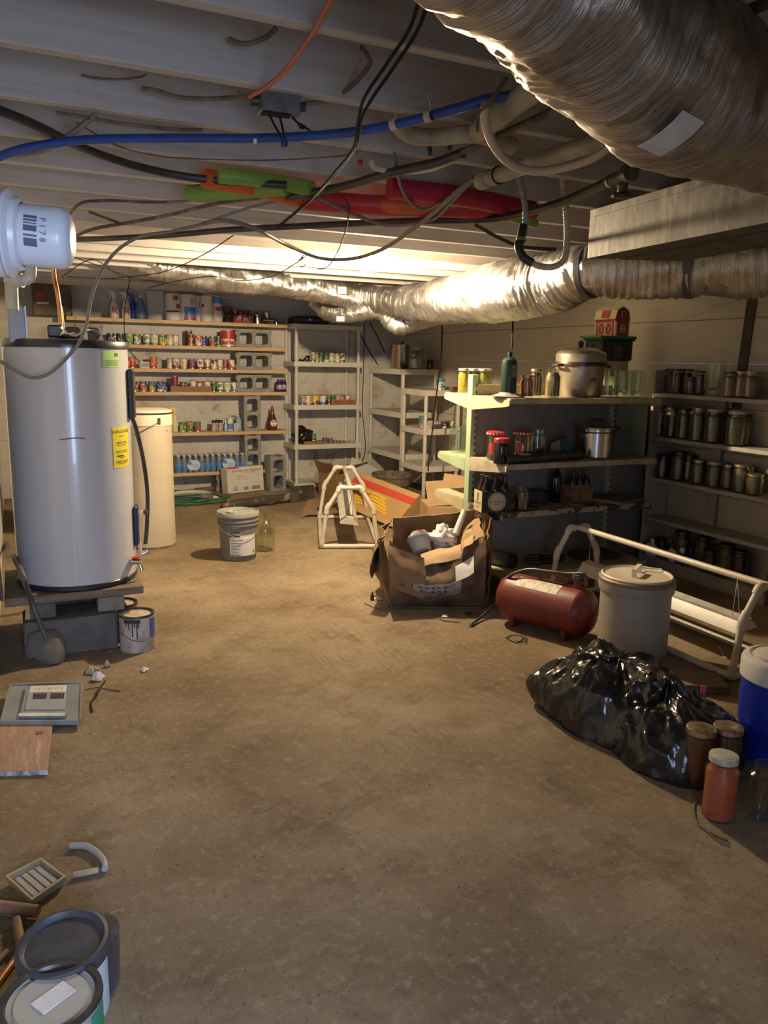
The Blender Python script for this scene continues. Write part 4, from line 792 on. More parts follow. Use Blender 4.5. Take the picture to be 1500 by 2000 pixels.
# block leaning board, carton and cleaners on the topmost shelf
TY = FY+.07
def spray(lb, px, bodym, headm, labm, h=.27, big=1):
    p = fy(px, 625, TY); t = thing('spray_bottle', lb, 'spray bottle', (p.x, TY, SH[0]))
    s_ = h/.27
    part('bottle', MB().lathe([(0,0),(.042,0),(.046,.008),(.046,.10*s_),(.040,.14*s_),(.022,.185*s_),(.016,.20*s_),(.016,.21*s_),(0,.21*s_)], 20, fn=lambda a,z: 1-.22*abs(math.sin(a))), bodym, t)
    hd = part('spray_head', MB().prism([(-.02,-.012,.205*s_),(.016,-.012,.205*s_),(.02,-.012,.25*s_),(-.008,-.012,.272*s_),(-.06,-.012,.268*s_),(-.06,-.012,.248*s_),(-.02,-.012,.238*s_)], (0,.024,0)), headm, t)
    part('trigger', MB().prism([(-.03,-.006,.243*s_),(-.022,-.006,.243*s_),(-.034,-.006,.19*s_),(-.042,-.006,.19*s_)], (0,.012,0)), headm, t)
    if labm: part('label', MB().patch((0,-.0375,.075*s_), (1,0,0), (0,0,1), .055, .085*s_, .004), labm, t)
    return t
M_redlab = mat('red_white_label', (.55,.06,.07), .5, col2=(.68,.64,.62), scale=38, mix=(.48,.52)); M_bluep = mat('blue_spray_plastic', (.03,.07,.30), .35); M_bluegrey = mat('slate_blue_plastic', (.12,.20,.33), .35)
spray('white spray bottle with red label, left of the pair on the topmost shelf', 224, M_wpl, M_wpl, M_redlab); spray('white spray bottle with red label, right of the pair on the topmost shelf', 247, M_wpl, M_wpl, M_redlab)
spray('slim dark blue spray bottle behind the slate blue bottle on the topmost shelf', 263, M_bluep, M_bluep, None, .26).location.y += .06
p = fy(276,625,TY); t = thing('bottle', 'slate blue bottle with pale nozzle on the topmost shelf', 'bottle', (p.x, TY, SH[0]))
part('bottle_body', MB().lathe([(0,0),(.055,0),(.058,.01),(.055,.09),(.035,.17),(.016,.215),(.016,.225),(0,.225)], 22, fn=lambda a,z: 1-.2*abs(math.sin(a))), M_bluegrey, t); part('nozzle', MB().lathe([(.018,.22),(.018,.24),(.008,.245),(.006,.275),(0,.276)], 14), M_wpl, t)
x0, x1 = fy(288,620,FY+.22).x, fy(321,625,FY+.22).x
solo('white_board', MB().box((0,0,.155),(x1-x0,.012,.31)), mat('white_sheet_board', (.60,.58,.54), .5), 'white sheet leaning on the back wall behind the bottles of the topmost shelf', 'board', ((x0+x1)/2, FY+.19, SH[0]), rot=(-.12,0,0))
p0, p1 = fy(66,622,FY+.06), fy(142,622,FY+.06)
t = thing('carton', 'old dark carton with faded red print standing at the left end of the topmost shelf', 'box', ((p0.x+p1.x)/2, FY+.14, SH[0])); w_ = p1.x-p0.x
part('carton_body', MB().box((0,0,.225),(w_,.16,.45), bev=.004), mat('dark_old_carton', (.12,.095,.065), .7, col2=(.06,.05,.04), scale=5, col3=(.3,.26,.2), scale3=9, mix3=(.62,.7)), t)
mb = MB(); 
for zc, rr in ((.37,.05),(.19,.045)): mb.lathe([(0,0),(rr,0),(rr,.002),(0,.002)], 20, (-w_*.32,-.0805,zc), axis=(0,-1,0))
part('red_print', mb, mat('faded_red_print', (.40,.05,.04), .6, col2=(.2,.05,.03), scale=30), t); part('white_strip', MB().box((-w_*.25,-.081,.12),(w_*.3,.002,.02)), M_label, t)
# paper towels
M_tow = mat('paper_towel', (.68,.65,.60), .7, bump=.3, bscale=60); M_film = glassmat('wrap_film', (.93,.93,.93), .2)
def towel(lb, px, wpx, labs, h=.28, yy=TY+.02, name='paper_towel_roll'):
    p = fy(px, 626, yy); r = fy(px+wpx/2, 626, yy).x-p.x; t = thing(name, lb, 'paper towels', (p.x, yy, SH[0]), 0, 'paper towel rolls')
    part('roll', MB().lathe([(.02,0),(r-.006,0),(r,.008),(r,h-.008),(r-.006,h),(.02,h),(.02,0)], 28), M_tow, t)
    for z0, z1, m_, a0, a1 in labs: part('wrapper_print', MB().band(r+.0008, z0*h, z1*h, a0, a1), m_, t)
    return t
M_rp = mat('wrapper_red', (.50,.05,.06), .4); M_bp = mat('wrapper_blue', (.08,.22,.55), .4); M_kp = mat('wrapper_black', (.04,.035,.04), .4)
towel('paper towel roll with red and black print, leftmost of the row on the topmost shelf', 338, 30, [(.75,.92,M_rp,-1.7,-1.0),(.45,.6,M_rp,-1.3,-.6),(.30,.36,M_kp,-2.6,-.8)])
towel('wide wrapped paper towel roll with blue and red label on the topmost shelf', 368, 32, [(.12,.52,M_bp,-2.2,-.7),(.03,.13,M_rp,-2.3,-.6),(.6,.85,mat('wrapper_pale_red', (.6,.3,.3), .4),-1.5,-1.1)])
towel('plain wrapped paper towel roll between the blue labelled ones', 388, 20, [(.5,.8,M_bp,-1.6,-1.4)], yy=TY+.09)
towel('plain white paper towel roll second from the right on the topmost shelf', 404, 24, [(.55,.65,M_kp,-2.6,-2.2)])
towel('paper towel roll with blue wrapper top at the right of the row', 425, 19, [(.75,.99,M_bp,-2.8,-.3),(.45,.62,M_rp,-2.2,-1.0)], .265)
p = fy(444,627,TY); t = thing('camp_burner', 'dark brown pedestal shaped metal gadget beside the towels on the topmost shelf', 'gadget', (p.x, TY, SH[0])); M_dk = mat('dark_brown_metal', (.05,.035,.03), .35, .5, col2=(.12,.08,.06), scale=20)
part('stand_foot', MB().lathe([(0,0),(.05,0),(.05,.01),(.025,.05),(.02,.08)], 16), M_dk, t); part('bowl', MB().lathe([(.02,.08),(.045,.11),(.058,.155),(.06,.165),(.05,.16),(0,.12)], 18), M_dk, t); part('knob', MB().lathe([(0,0),(.018,.002),(.018,.014),(0,.016)], 12, (0,-.03,.07), axis=(0,-1,0)), M_dk, t)
x0, x1 = fy(456,628,TY).x, fy(491,628,TY).x
t = thing('bottle_pack', 'shrink wrapped pack of red topped bottles on the topmost shelf', 'bottle pack', ((x0+x1)/2, TY+.02, SH[0])); M_rb = mat('red_pack_film', (.32,.03,.05), .25, col2=(.5,.42,.4), scale=22, mix=(.55,.6))
for q in range(4):
    for j in range(2):
        b_ = part('bottle', MB().lathe([(0,0),(.025,0),(.027,.008),(.027,.075),(.024,.10),(.012,.122),(.012,.135),(0,.136)], 12, (-.085+.0565*q, -.03+.06*j, 0)), M_rb, t)
part('film_front', MB().box((0,-.058,.045),(x1-x0,.003,.08), bev=.001), M_rb, t); mb = MB(); mb.box((-.04,-.061,.06),(.03,.002,.03)); mb.box((.03,-.061,.05),(.05,.002,.015)); part('white_print', mb, M_white, t)
M_chr = mat('chrome', (.62,.60,.57), .18, 1)
p = fy(503,630,TY); solo('tin_funnel', MB().lathe([(0,0),(.035,0),(.035,.07),(.03,.075),(.04,.085),(.04,.10),(.012,.13),(0,.13)], 18), M_chr, 'shiny metal canister lying beside the hand grinder on the topmost shelf', 'canister', (p.x, TY, SH[0]))
p = fy(530,634,TY); t = thing('hand_grinder', 'shiny chrome hand crank food grinder at the right end of the topmost shelf', 'grinder', (p.x, TY, SH[0]))
part('grinder_body', MB().cyl((-.10,0,.045),(.02,0,.04),.038,.03,seg=20).cyl((-.105,0,.045),(-.10,0,.045),.05,seg=24).cyl((-.05,0,.04),(-.06,-.01,.13),.022,.034), M_chr, t); part('crank_handle', MB().tube([(.02,0,.04),(.09,0,.035),(.10,0,.03),(.13,-.01,.025),(.155,-.02,.05)], .008, 10), M_chr, t); part('clamp_foot', MB().box((-.02,0,.014),(.06,.05,.026), bev=.006).cyl((.06,0,.0),(.06,0,.03),.02), M_chr, t)
# fifth shelf
p = fy(342,846,CY); t = thing('spray_bottle', 'yellow spray bottle at the left end of the fifth pine shelf by the cream tank', 'spray bottle', (p.x, CY, SH[4])); M_yl = mat('yellow_plastic', (.68,.58,.10), .4)
part('bottle', MB().lathe([(0,0),(.03,0),(.033,.008),(.033,.12),(.018,.17),(.015,.19),(0,.19)], 16), mat('yellow_green_label', (.6,.56,.25), .4, col2=(.75,.7,.5), scale=30), t); part('spray_head', MB().box((0,0,.215),(.035,.03,.05), bev=.006).prism([(-.03,-.01,.24),(.02,-.01,.24),(.03,-.01,.26),(-.045,-.01,.275),(-.05,-.01,.255)], (0,.02,0)), M_yl, t)
canrow([(357,'green','lime'),(371,'orange','green',{'h':.115}),(386,'green','red',{'h':.112})], CY, SH[4], 'on the fifth pine shelf', 'food cans on the fifth pine shelf', 844)
M_vit = mat('brown_bottle_label', (.55,.45,.38), .5, col2=(.25,.15,.1), scale=30); M_dcap = mat('dark_cap', (.03,.03,.05), .4)
for i, px in enumerate((418,425,431)):
    p = fy(px, 842, CY+.03*(i==1)); t = thing('supplement_bottle', f'dark capped bottle with brown and white label, {NTH[i]} of three on the fifth pine shelf', 'bottle', (p.x, CY+.04*(i==1), SH[4]), 0, 'dark capped bottles')
    part('bottle', MB().lathe([(0,0),(.028,0),(.03,.006),(.03,.08),(.022,.092),(.022,.1),(0,.1)], 16), M_vit, t); part('cap', MB().lathe([(.024,.095),(.025,.122),(.022,.126),(0,.126)], 16), M_dcap, t)
p = fy(441,842,CY); solo('small_bottle', MB().lathe([(0,0),(.017,0),(.018,.005),(.018,.07),(.009,.085),(.009,.14),(0,.142)], 14), mat('pale_blue_bottle', (.45,.50,.55), .35), 'slim pale bottle between the dark capped ones and the lotion bottles', 'bottle', (p.x, CY, SH[4]))
p = fy(451,842,CY); t = thing('lotion_bottle', 'white lotion bottle with blue label on the fifth pine shelf', 'bottle', (p.x, CY+.03, SH[4])); part('bottle', MB().lathe([(0,0),(.036,0),(.04,.01),(.04,.11),(.025,.14),(.02,.15),(0,.15)], 18), M_wpl, t); part('cap', MB().lathe([(.021,.148),(.021,.172),(0,.173)], 14), mat('grey_cap', (.4,.4,.42), .4), t); part('label', MB().band(.0405,.02,.085,-2.6,-.6), M_bp, t)
p = fy(459,843,CY); t = thing('small_box', 'small pale grey box in front of the soap pump on the fifth pine shelf', 'box', (p.x, CY-.03, SH[4])); part('carton', MB().box((0,0,.045),(.05,.03,.09), bev=.002), mat('pale_grey_carton', (.42,.41,.40), .6), t); part('dark_cap', MB().box((-.01,0,.105),(.022,.022,.03)), M_dcap, t)
p = fy(467,841,CY); t = thing('soap_pump', 'clear blue hand soap pump bottle beside the standing block', 'bottle', (p.x, CY+.03, SH[4])); part('bottle', MB().lathe([(0,0),(.034,0),(.036,.008),(.036,.12),(.022,.155),(.014,.165),(0,.165)], 18), mat('clear_blue_soap', (.25,.42,.52), .15, col2=(.5,.6,.65), scale=25, trans=.3), t); part('pump', MB().cyl((0,0,.165),(0,0,.20),.006).box((-.012,0,.205),(.05,.014,.012), bev=.003).cyl((0,0,.16),(0,0,.175),.014), M_wpl, t); part('label', MB().band(.0365,.03,.10,-2.4,-.8), mat('blue_soap_label', (.1,.35,.55), .4, col2=(.6,.65,.7), scale=30), t)
p = fy(532,838,CY); t = thing('syrup_bottle', 'brown syrup bottle with red cap and white label right of the standing block', 'bottle', (p.x, CY, SH[4]))
part('bottle', MB().lathe([(0,0),(.05,0),(.056,.01),(.056,.10),(.048,.125),(.04,.145),(.026,.19),(.018,.22),(.016,.245),(0,.245)], 24, fn=lambda a,z: 1-.18*abs(math.sin(a))), mat('dark_syrup', (.12,.025,.015), .15), t); part('cap', MB().lathe([(.019,.24),(.019,.262),(.010,.268),(.008,.285),(0,.286)], 14), mat('red_plastic', (.45,.02,.02), .4), t)
lb = part('label', MB().lathe([(0,0),(.036,0),(.036,.002),(0,.002)], 24, (0,-.0475,.085), axis=(0,-1,0)), M_white, t); part('label_print', MB().box((0,-.051,.10),(.045,.001,.014)).box((0,-.051,.068),(.02,.001,.012)), mat('brown_print', (.35,.05,.05), .5), lb)
# water packs on the lowest shelf
M_water = mat('water_bottle_plastic', (.50,.57,.63), .12, trans=.45, col2=(.36,.44,.52), scale=30); M_wlab = mat('blue_water_label', (.05,.24,.62), .35, col2=(.22,.48,.80), scale=22); M_wcap = mat('white_cap', (.7,.7,.72), .4)
bm = MB().lathe([(0,.002),(.028,.002),(.031,.008),(.031,.05),(.029,.06),(.031,.07),(.031,.12),(.026,.15),(.013,.172),(.013,.18),(0,.18)], 14).mesh('bottle', M_water); lm = MB().band(.0315,.03,.105,0,6.283,seg=14).mesh('bottle_label', M_wlab); cm = MB().lathe([(.0145,.176),(.0145,.194),(0,.195)], 12).mesh('bottle_cap', M_wcap)
for i, (a, b, yy) in enumerate(((343,411,0),(411,481,.015))):
    x0, x1 = fy(a,905,FY+.02).x, fy(b,905,FY+.02).x; n_ = 6; st = (x1-x0)/n_
    t = thing('water_bottle_pack', ('left' if i==0 else 'right')+' shrink wrapped pack of blue labelled water bottles on the lowest pine shelf', 'water pack', ((x0+x1)/2, FY+.12+yy, SH[5]), 0, 'packs of bottled water')
    for q in range(n_):
        for j in range(4):
            o = part('bottle', bm, None, t); o.location = (-(x1-x0)/2+st*(q+.5), -.095+.063*j, 0)
            if j < 2:
                l_ = part('bottle_label', lm, None, o); c_ = part('bottle_cap', cm, None, o)
    w_ = x1-x0
    part('film', MB().box((0,-.128,.085),(w_*.98,.002,.15)).box((0,.0,.188),(w_*.96,.24,.002)), M_film, t)
    lg = part('printed_panel', MB().lathe([(0,0),(.055,0),(.055,.0015),(0,.0015)], 24, (.0,-.130,.085), axis=(0,-1,0), fn=lambda a,z: 1+.35*abs(math.cos(a))), mat('pale_blue_print', (.50,.58,.70), .35), t)
    part('brand_badge', MB().lathe([(0,0),(.018,0),(.018,.001),(0,.001)], 18, (-.045,-.132,.108), axis=(0,-1,0), fn=lambda a,z: 1+.4*abs(math.cos(a))), M_bp, lg)
    part('print_words', MB().text('Drinking', .022, planefn((.015,-.1325,.085), (1,0,0), (0,0,1))).text('Water', .022, planefn((.02,-.1325,.063), (1,0,0), (0,0,1))), mat('navy_print', (.02,.03,.12), .5), lg)
# ---- on the floor in front of the shelves
pl, pr = fz(438,967,0), fz(509,959,0); ux = (pr-pl); w_ = ux.length; rz = math.atan2(ux.y, ux.x)
t = thing('beverage_carton', 'white carton with black print and red top corner standing before the lowest shelf', 'box', ((pl+pr)/2+Vector((.03,.075,0))), 0, rot=(-.10,0,rz))
part('carton', MB().box((0,0,.145),(w_,.13,.29), bev=.003), mat('white_carton', (.64,.60,.52), .6, col2=(.58,.53,.45), scale=5), t)
tf = lambda x, z: planefn((x,-.0665,z), (1,0,0), (0,0,1))
mb = MB().text('FLAVORED MALT BEVERAGE', .030, tf(.02,.245)).text('12 - 12 FL. OZ. BOTTLES', .016, tf(.04,.22))
for q in range(14): mb.box((.08+.0075*q,-.0665,.045), (.003 if q%3 else .005,.001,.04))
for q in range(8): mb.box((-.03+.0075*q,-.0665,.045), (.003 if q%3 else .0045,.001,.035))
for q in range(4): mb.box((-.14,-.0665,.03+.014*q),(.07-.01*q,.001,.005))
part('carton_print', mb, M_ink, t); part('faint_print', MB().text('SERVE COLD', .024, tf(-.055,.18)).text('KEEP COLD ONLY', .02, tf(-.04,.15)), mat('faint_grey_print', (.28,.25,.22), .6), t)
part('red_corner', MB().box((-w_*.33,-.0662,.283),(w_*.3,.001,.014)).box((-w_*.33,0,.2905),(w_*.3,.12,.001)), M_rp, t)
a0, a1 = fz(432,990,.05), fz(612,965,.05)
t = thing('wrapped_bundle', 'long dark mottled bundle in printed plastic lying on the floor before the carton', 'bundle', (a0+a1)/2-Vector((0,0,.05)))
M_camo = mat('mottled_dark_wrap', (.055,.045,.035), .6, col2=(.26,.20,.14), scale=9, mix=(.52,.62), bump=.4, bscale=30)
part('wrap', MB().tube([a0, a0*.7+a1*.3+Vector((0,0,.012)), a0*.4+a1*.6, a1*.85+a0*.15+Vector((0,0,.02))], 0, 20, 12, rf=lambda L,a,q: .048*(1+.25*noise.noise(Vector((math.cos(a)*2,math.sin(a)*2,L*5))))*(.45+.55*min(1,q*5))), M_camo, t, True, ang=60)
bx_ = part('printed_box', MB().prism([fz(566,983,.0),fz(614,977,.0),fz(613,962,.02),(fz(566,966,.02))], (0,0,.09)), mat('dark_green_box', (.03,.032,.025), .6, col2=(.09,.085,.06), scale=12), t, True)
o = (fz(566,983,0)+fz(614,977,0))/2; ux = (fz(614,977,0)-fz(566,983,0)).normalized()
part('box_print', MB().text('PAINTMATE', .042, planefn(o+Vector((-.02,-.004,.055)), -ux, (0,0,-1))), mat('pale_print', (.55,.50,.42), .6), bx_, False).parent = t
for ch in list(t.children):
    if ch.name.startswith('box_print'): ch.matrix_parent_inverse = mat_of(t).inverted()
M_hose = mat('green_garden_hose', (.02,.10,.055), .45, col2=(.04,.16,.09), scale=10)
hc = fz(380,985,.0)
pts = []
for q in range(44):
    a = q*.36; rr = .26+.03*math.sin(q*1.7); pts.append(Vector((hc.x+.02+rr*1.25*math.cos(a), 8.10+rr*.62*math.sin(a), .012+.0045*q*.30+.004*math.sin(q*2.1))))
solo('garden_hose', MB().tube(pts, .011, 8, 5), M_hose, 'green garden hose coiled loosely on the floor below the water packs', 'hose', ang=60)
p = fz(368,962,0); solo('round_tray', MB().lathe([(0,.01),(.20,.01),(.22,.035),(.225,.035),(.205,.0),(0,.0)], 36), M_wpl, 'white round tray lying on the floor behind the coiled hose', 'tray', (p.x-.02, 8.52, .0))
t = thing('hose_nozzle', 'old brown hose spray nozzle lying on the coiled hose', 'nozzle', fz(405,975,.04)); part('barrel', MB().cyl((-.05,.02,.03),(.06,-.05,.02),.02,.03,seg=14), M_handle, t); part('nozzle_tip', MB().cyl((.06,-.05,.02),(.10,-.075,.015),.026,.018,seg=14), M_wpl, t)
solo('yellow_cap', MB().lathe([(0,0),(.05,.004),(.055,.02),(.03,.04),(0,.045)], 16, fn=lambda a,z: 1+.12*math.cos(2*a)), mat('dull_yellow_plastic', (.60,.38,.06), .5), 'dull yellow plastic piece lying at the right end of the hose', 'scrap', fz(437,980,.0))
solo('scrap_wood', MB().box((0,0,.02),(.42,.06,.035), bev=.006), M_ply, 'dark rough stick lying behind the hose nozzle under the shelves', 'wood scrap', fz(415,957,.0), .25)
# gallon jug, bucket
pb = fz(468,1098,0)+Vector((.03,.14,0)); t = thing('plastic_bucket', 'grey five gallon bucket with lid and white label standing in the middle of the floor', 'bucket', pb)
M_gb = mat('grey_bucket_plastic', (.17,.17,.165), .45, col2=(.145,.14,.135), scale=6); M_gl = mat('grey_lid_plastic', (.31,.30,.28), .45, col2=(.25,.24,.22), scale=9)
part('body', MB().lathe([(0,.004),(.128,.0),(.132,.006),(.146,.30),(.150,.30),(.151,.315),(.147,.318),(.148,.352),(.0,.352)], 48), M_gb, t)
part('ridge', MB().lathe([(.146,.268),(.156,.270),(.156,.278),(.147,.282)], 48), M_gb, t); part('ridge', MB().lathe([(.147,.296),(.157,.298),(.157,.306),(.148,.309)], 48), M_gb, t)
ld = part('lid', MB().lathe([(.150,.332),(.158,.334),(.159,.356),(.154,.366),(.146,.366),(.142,.355),(.10,.357),(.098,.362),(.09,.362),(.088,.357),(0,.358)], 56), M_gl, t); part('pour_cap', MB().lathe([(0,.36),(.045,.36),(.045,.37),(.04,.374),(.036,.368),(0,.368)], 28, (-.05,-.04,0)), M_gl, ld)
lb = part('label', MB().band(.1400,.045,.245,-2.3,-.78,th=.0012,seg=20), mat('white_bucket_label', (.58,.55,.50), .5), t); part('label_head', MB().band(.1416,.19,.238,-2.3,-1.75,th=.0008), M_ink, lb); mb = MB().text('Primer', .035, wrapfn(.1436, -2.02, .213)); part('label_word', mb, M_white, lb)
mb = MB()
for q in range(5): mb.band(.1416,.075+.022*q,.080+.022*q,-2.2,-1.8+.05*q,th=.0006)
mb.band(.1416,.05,.058,-2.28,-1.7,th=.0006); mb.band(.1416,.06,.085,-1.0,-.88,th=.0006); part('label_print', mb, mat('grey_ink', (.2,.19,.18), .6), lb)
part('stamped_text', MB().text('1 M E .2', .014, wrapfn(.1505, -2.0, .258)), M_white, t)
part('handle', MB().tube([(.158*math.cos(a), .158*math.sin(a), .285-.10*math.sin((a+PI*.5+1.5)/3.0*PI)) for a in [-PI/2-1.5+.3*k for k in range(11)]], .0025, 6), M_steel, t); part('handle_lug', MB().box((.158,.02,.287),(.012,.04,.03), bev=.004), M_gb, t)
M_jug = glassmat('old_glass', (.90,.92,.84), .35)
pj_ = fz(520,1080,0)+Vector((.02,.09,0)); t = thing('glass_jug', 'clear glass gallon jug with finger handle behind the grey bucket', 'jug', pj_)
part('jug_body', MB().lathe([(0,.004),(.06,.004),(.074,.012),(.077,.03),(.077,.17),(.070,.20),(.045,.235),(.022,.262),(.018,.28),(.021,.285),(.021,.30),(.017,.30),(.015,.28),(.020,.258),(.042,.231),(.066,.197),(.073,.168),(.073,.03),(.06,.010),(0,.010)], 32), M_jug, t); part('ring_handle', MB().tube([(.02+.0*k, 0,.285) if k==0 else (.045+.022*math.sin(k*.7), 0, .262+.022*math.cos(k*.7)) for k in range(7)], .006, 8), M_jug, t)
# ================================================================ white plastic shelves in the far corner
M_shelf = mat('off_white_resin', (.60,.57,.51), .5, col2=(.55,.51,.45), scale=5)
SY = 8.62; sx0, sx1 = fy(579,700,SY).x, fy(700,700,SY).x; sw = sx1-sx0; sdp = .36
t = thing('resin_shelf_unit', 'tall white plastic shelf unit standing against the back wall right of the pine shelves', 'shelf unit', ((sx0+sx1)/2, SY+sdp/2, 0))
WZ = [fy(579,y,SY).z for y in (632,706,791,868.5)]+[.07]
for z in WZ:
    o = part('shelf', MB().box((0,0,z-.008), (sw+.07,sdp+.05,.012)), M_shelf, t)
    mb = MB(); hh = .055
    mb.box((0,-sdp/2-.025,z-hh/2),(sw+.07,.006,hh), bev=.002).box((0,sdp/2+.025,z-hh/2),(sw+.07,.006,hh)).box((-sw/2-.035,0,z-hh/2),(.006,sdp+.05,hh)).box((sw/2+.035,0,z-hh/2),(.006,sdp+.05,hh))
    part('shelf_rim', mb, M_shelf, o)
for a in (-1,1):
    for b in (-1,1):
        mb = MB(); zz = [0]+sorted(WZ)
        for z0, z1 in zip(sorted(WZ)[:-1], sorted(WZ)[1:]): mb.lathe([(0,z0),(.023,z0),(.023,z0+.02),(.020,z0+.03),(.020,z1-.07),(.024,z1-.06),(.024,z1),(0,z1)], 14, (a*sw/2, b*sdp/2, 0))
        mb.lathe([(0,0),(.021,0),(.021,.07),(0,.07)], 14, (a*sw/2, b*sdp/2, 0)); part('post', mb, M_shelf, t)
RY = SY+.07
canrow([(611,'tan','green'),(621,'green','tan',{'dy':.03}),(629,'white','green',{'dy':.05}),(638,'green','white'),(648,'white','tan'),(659,'tan','white',{'h':.105}),(668,'white','black',{'h':.105})], RY, WZ[1], 'on the tall white unit\'s upper shelf', 'cans on the second shelf of the tall white unit', 704)
canrow([(590,'tan','blue',{'r':.04}),(602,'white','tan',{'r':.042}),(616,'yellow','maroon',{'r':.042}),(631,'white','blue',{'r':.042}),(645,'green','black',{'dy':.04}),(654,'green','black',{'dy':.06}),(664,'tan','white',{'dy':.06}),(672,'red','tan',{'dy':.06}),(683,'white','red',{'dy':.06})], RY, WZ[2], 'on the tall white unit\'s middle shelf', 'cans on the third shelf of the tall white unit', 789)
a_, b_ = fy(645,787,RY).x, fy(692,787,RY).x
t = thing('cardboard_tray', 'low brown cardboard tray with red print on the third shelf of the tall white unit', 'tray', ((a_+b_)/2, RY+.01, WZ[2])); part('tray_front', MB().box((0,-.04,.03),(b_-a_,.004,.058)), M_card, t); part('tray_base', MB().box((0,.04,.002),(b_-a_,.16,.004)), M_card, t); part('tray_print', MB().box((-.07,-.0425,.032),(.09,.001,.026)).box((.09,-.0425,.032),(.08,.001,.026)), mat('tray_red_print', (.30,.05,.03), .6), t)
solo('black_cable', MB().tube([fy(572,704,RY)*1, fy(583,704,RY), fy(590,704,RY)], .008, 8).tube([fy(585,702,RY+.02),fy(592,704,RY+.02),fy(600,696,RY+.02),fy(606,699,RY+.02)], .010, 8), M_wire, 'bit of black cable lying left of the cans on the tall white unit', 'cable')
def blob(c, r, seed, nu=30, nv=18, am=.35, sq=1.0, cre=0):
    g = MB(); vs = []; fs = []
    for i in range(nv+1):
        ph = PI*i/nv
        for j in range(nu):
            th = 2*PI*j/nu; d = Vector((math.sin(ph)*math.cos(th), math.sin(ph)*math.sin(th), math.cos(ph)))
            k = 1+am*noise.noise(d*1.6+Vector((seed,0,0)))+am*.5*noise.noise(d*3.7+Vector((0,seed,0)))
            if cre: k -= cre*abs(noise.noise(d*3.1+Vector((seed*2,1,4))))+cre*.5*abs(noise.noise(d*7+Vector((1,seed,2))))
            p = Vector((d.x*r[0]*k, d.y*r[1]*k, d.z*r[2]*k)); p.z = max(p.z, -r[2]*sq); vs.append(Vector(c)+p)
    for i in range(nv):
        for j in range(nu):
            j2 = (j+1) % nu; fs.append((i*nu+j, (i+1)*nu+j, (i+1)*nu+j2, i*nu+j2))
    return g.add(vs, fs)
def bin_bag(c, rx, ry, h, seed, turn=0, nu=110, nv=46, peak=(0,0), fold=1.0):
    vs = []; fs = []; c = Vector(c)
    def rg(p): return 1-min(1, abs(noise.noise(p))*2.6)
    for i in range(nv+1):
        t = i/nv; a = t*PI/2; base_r = math.cos(a)**.62*(1+.10*math.sin(a*2)); z = h*math.sin(a)**1.15
        for j in range(nu):
            th = 2*PI*j/nu; cx, sx = math.cos(th), math.sin(th)
            w = .35*noise.noise(Vector((cx*1.5+seed, sx*1.5, t*2)))
            f1 = rg(Vector((math.cos(th+w)*2.1+seed, math.sin(th+w)*2.1, t*.8))); f2 = rg(Vector((math.cos(th-w)*4.6, math.sin(th-w)*4.6+seed, t*1.5)))
            big = noise.noise(Vector((cx*1.1+seed*2, sx*1.1, t*1.3)))
            k = base_r*(1+.30*big)+fold*(.115*f1+.045*f2-.07)*(.25+.75*math.sin(min(1,t*1.15)*PI*.9))
            k = max(k, 0)
            zz = z*(1+.35*noise.noise(Vector((cx*base_r*1.9+seed, sx*base_r*1.9, 7))))+h*fold*(.10*f1+.05*f2-.07)*t
            x, y = rx*k*cx+peak[0]*t*t, ry*k*sx+peak[1]*t*t
            vs.append(c+Vector((x*math.cos(turn)-y*math.sin(turn), x*math.sin(turn)+y*math.cos(turn), max(zz,.0))))
    for i in range(nv):
        for j in range(nu): fs.append((i*nu+j, i*nu+(j+1)%nu, (i+1)*nu+(j+1)%nu, (i+1)*nu+j))
    fs.append(list(range(nv*nu, nv*nu+nu))); fs.append(list(range(nu))[::-1])
    return MB().add(vs, fs)
def plastic_mat():
    M, N, K, b = nodes_mat('black_bin_plastic'); tc = N.new('ShaderNodeTexCoord'); s = tc.outputs['Object']
    b.inputs['Base Color'].default_value = (.011,.011,.011,1); b.inputs['Roughness'].default_value = .22; b.inputs['Specular IOR Level'].default_value = .75
    def ridge(sc, rot, det):
        n = noise_node(N, K, mapping(N, K, s, sc, rot), 1, det, .5); m = N.new('ShaderNodeMath'); m.operation = 'SUBTRACT'; K.new(n, m.inputs[0]); m.inputs[1].default_value = .5
        q = N.new('ShaderNodeMath'); q.operation = 'ABSOLUTE'; K.new(m.outputs[0], q.inputs[0]); return rng(N, K, q.outputs[0], 0, .16, 1, 0)
    q = add_bump(N, K, b, ridge((7,7,2.6), (.3,.2,.5), 1), .5, .022); q = add_bump(N, K, b, ridge((22,18,5), (.2,-.3,1.1), 1), .3, .006, q); add_bump(N, K, b, noise_node(N, K, s, 12, 3, .5), .35, .02, q); return M
M_bin = plastic_mat()
p = fy(592,866,SY+.14); solo('rubbish_bag', blob((0,0,.085), (.12,.15,.11), 4, am=.4, sq=.75, cre=.3), M_bin, 'crumpled black plastic bag on the fourth shelf of the tall white unit', 'bag', (p.x-.01, p.y-.02, WZ[3]), ang=70)
a_, b_ = fy(591,868,SY+.04).x, fy(634,868,SY+.04).x; solo('cardboard_tray', MB().box((0,0,.0175),(b_-a_,.12,.035), bev=.003), M_card, 'flat brown box lid in front of the black bag on the tall white unit', 'tray', ((a_+b_)/2, SY+.03, WZ[3]))
can('green and grey can on its tray beside the black bag on the tall white unit', fy(612,866,SY+.05).x, SY+.05, WZ[3]+.036, 'green','black', .034, .075, 3)
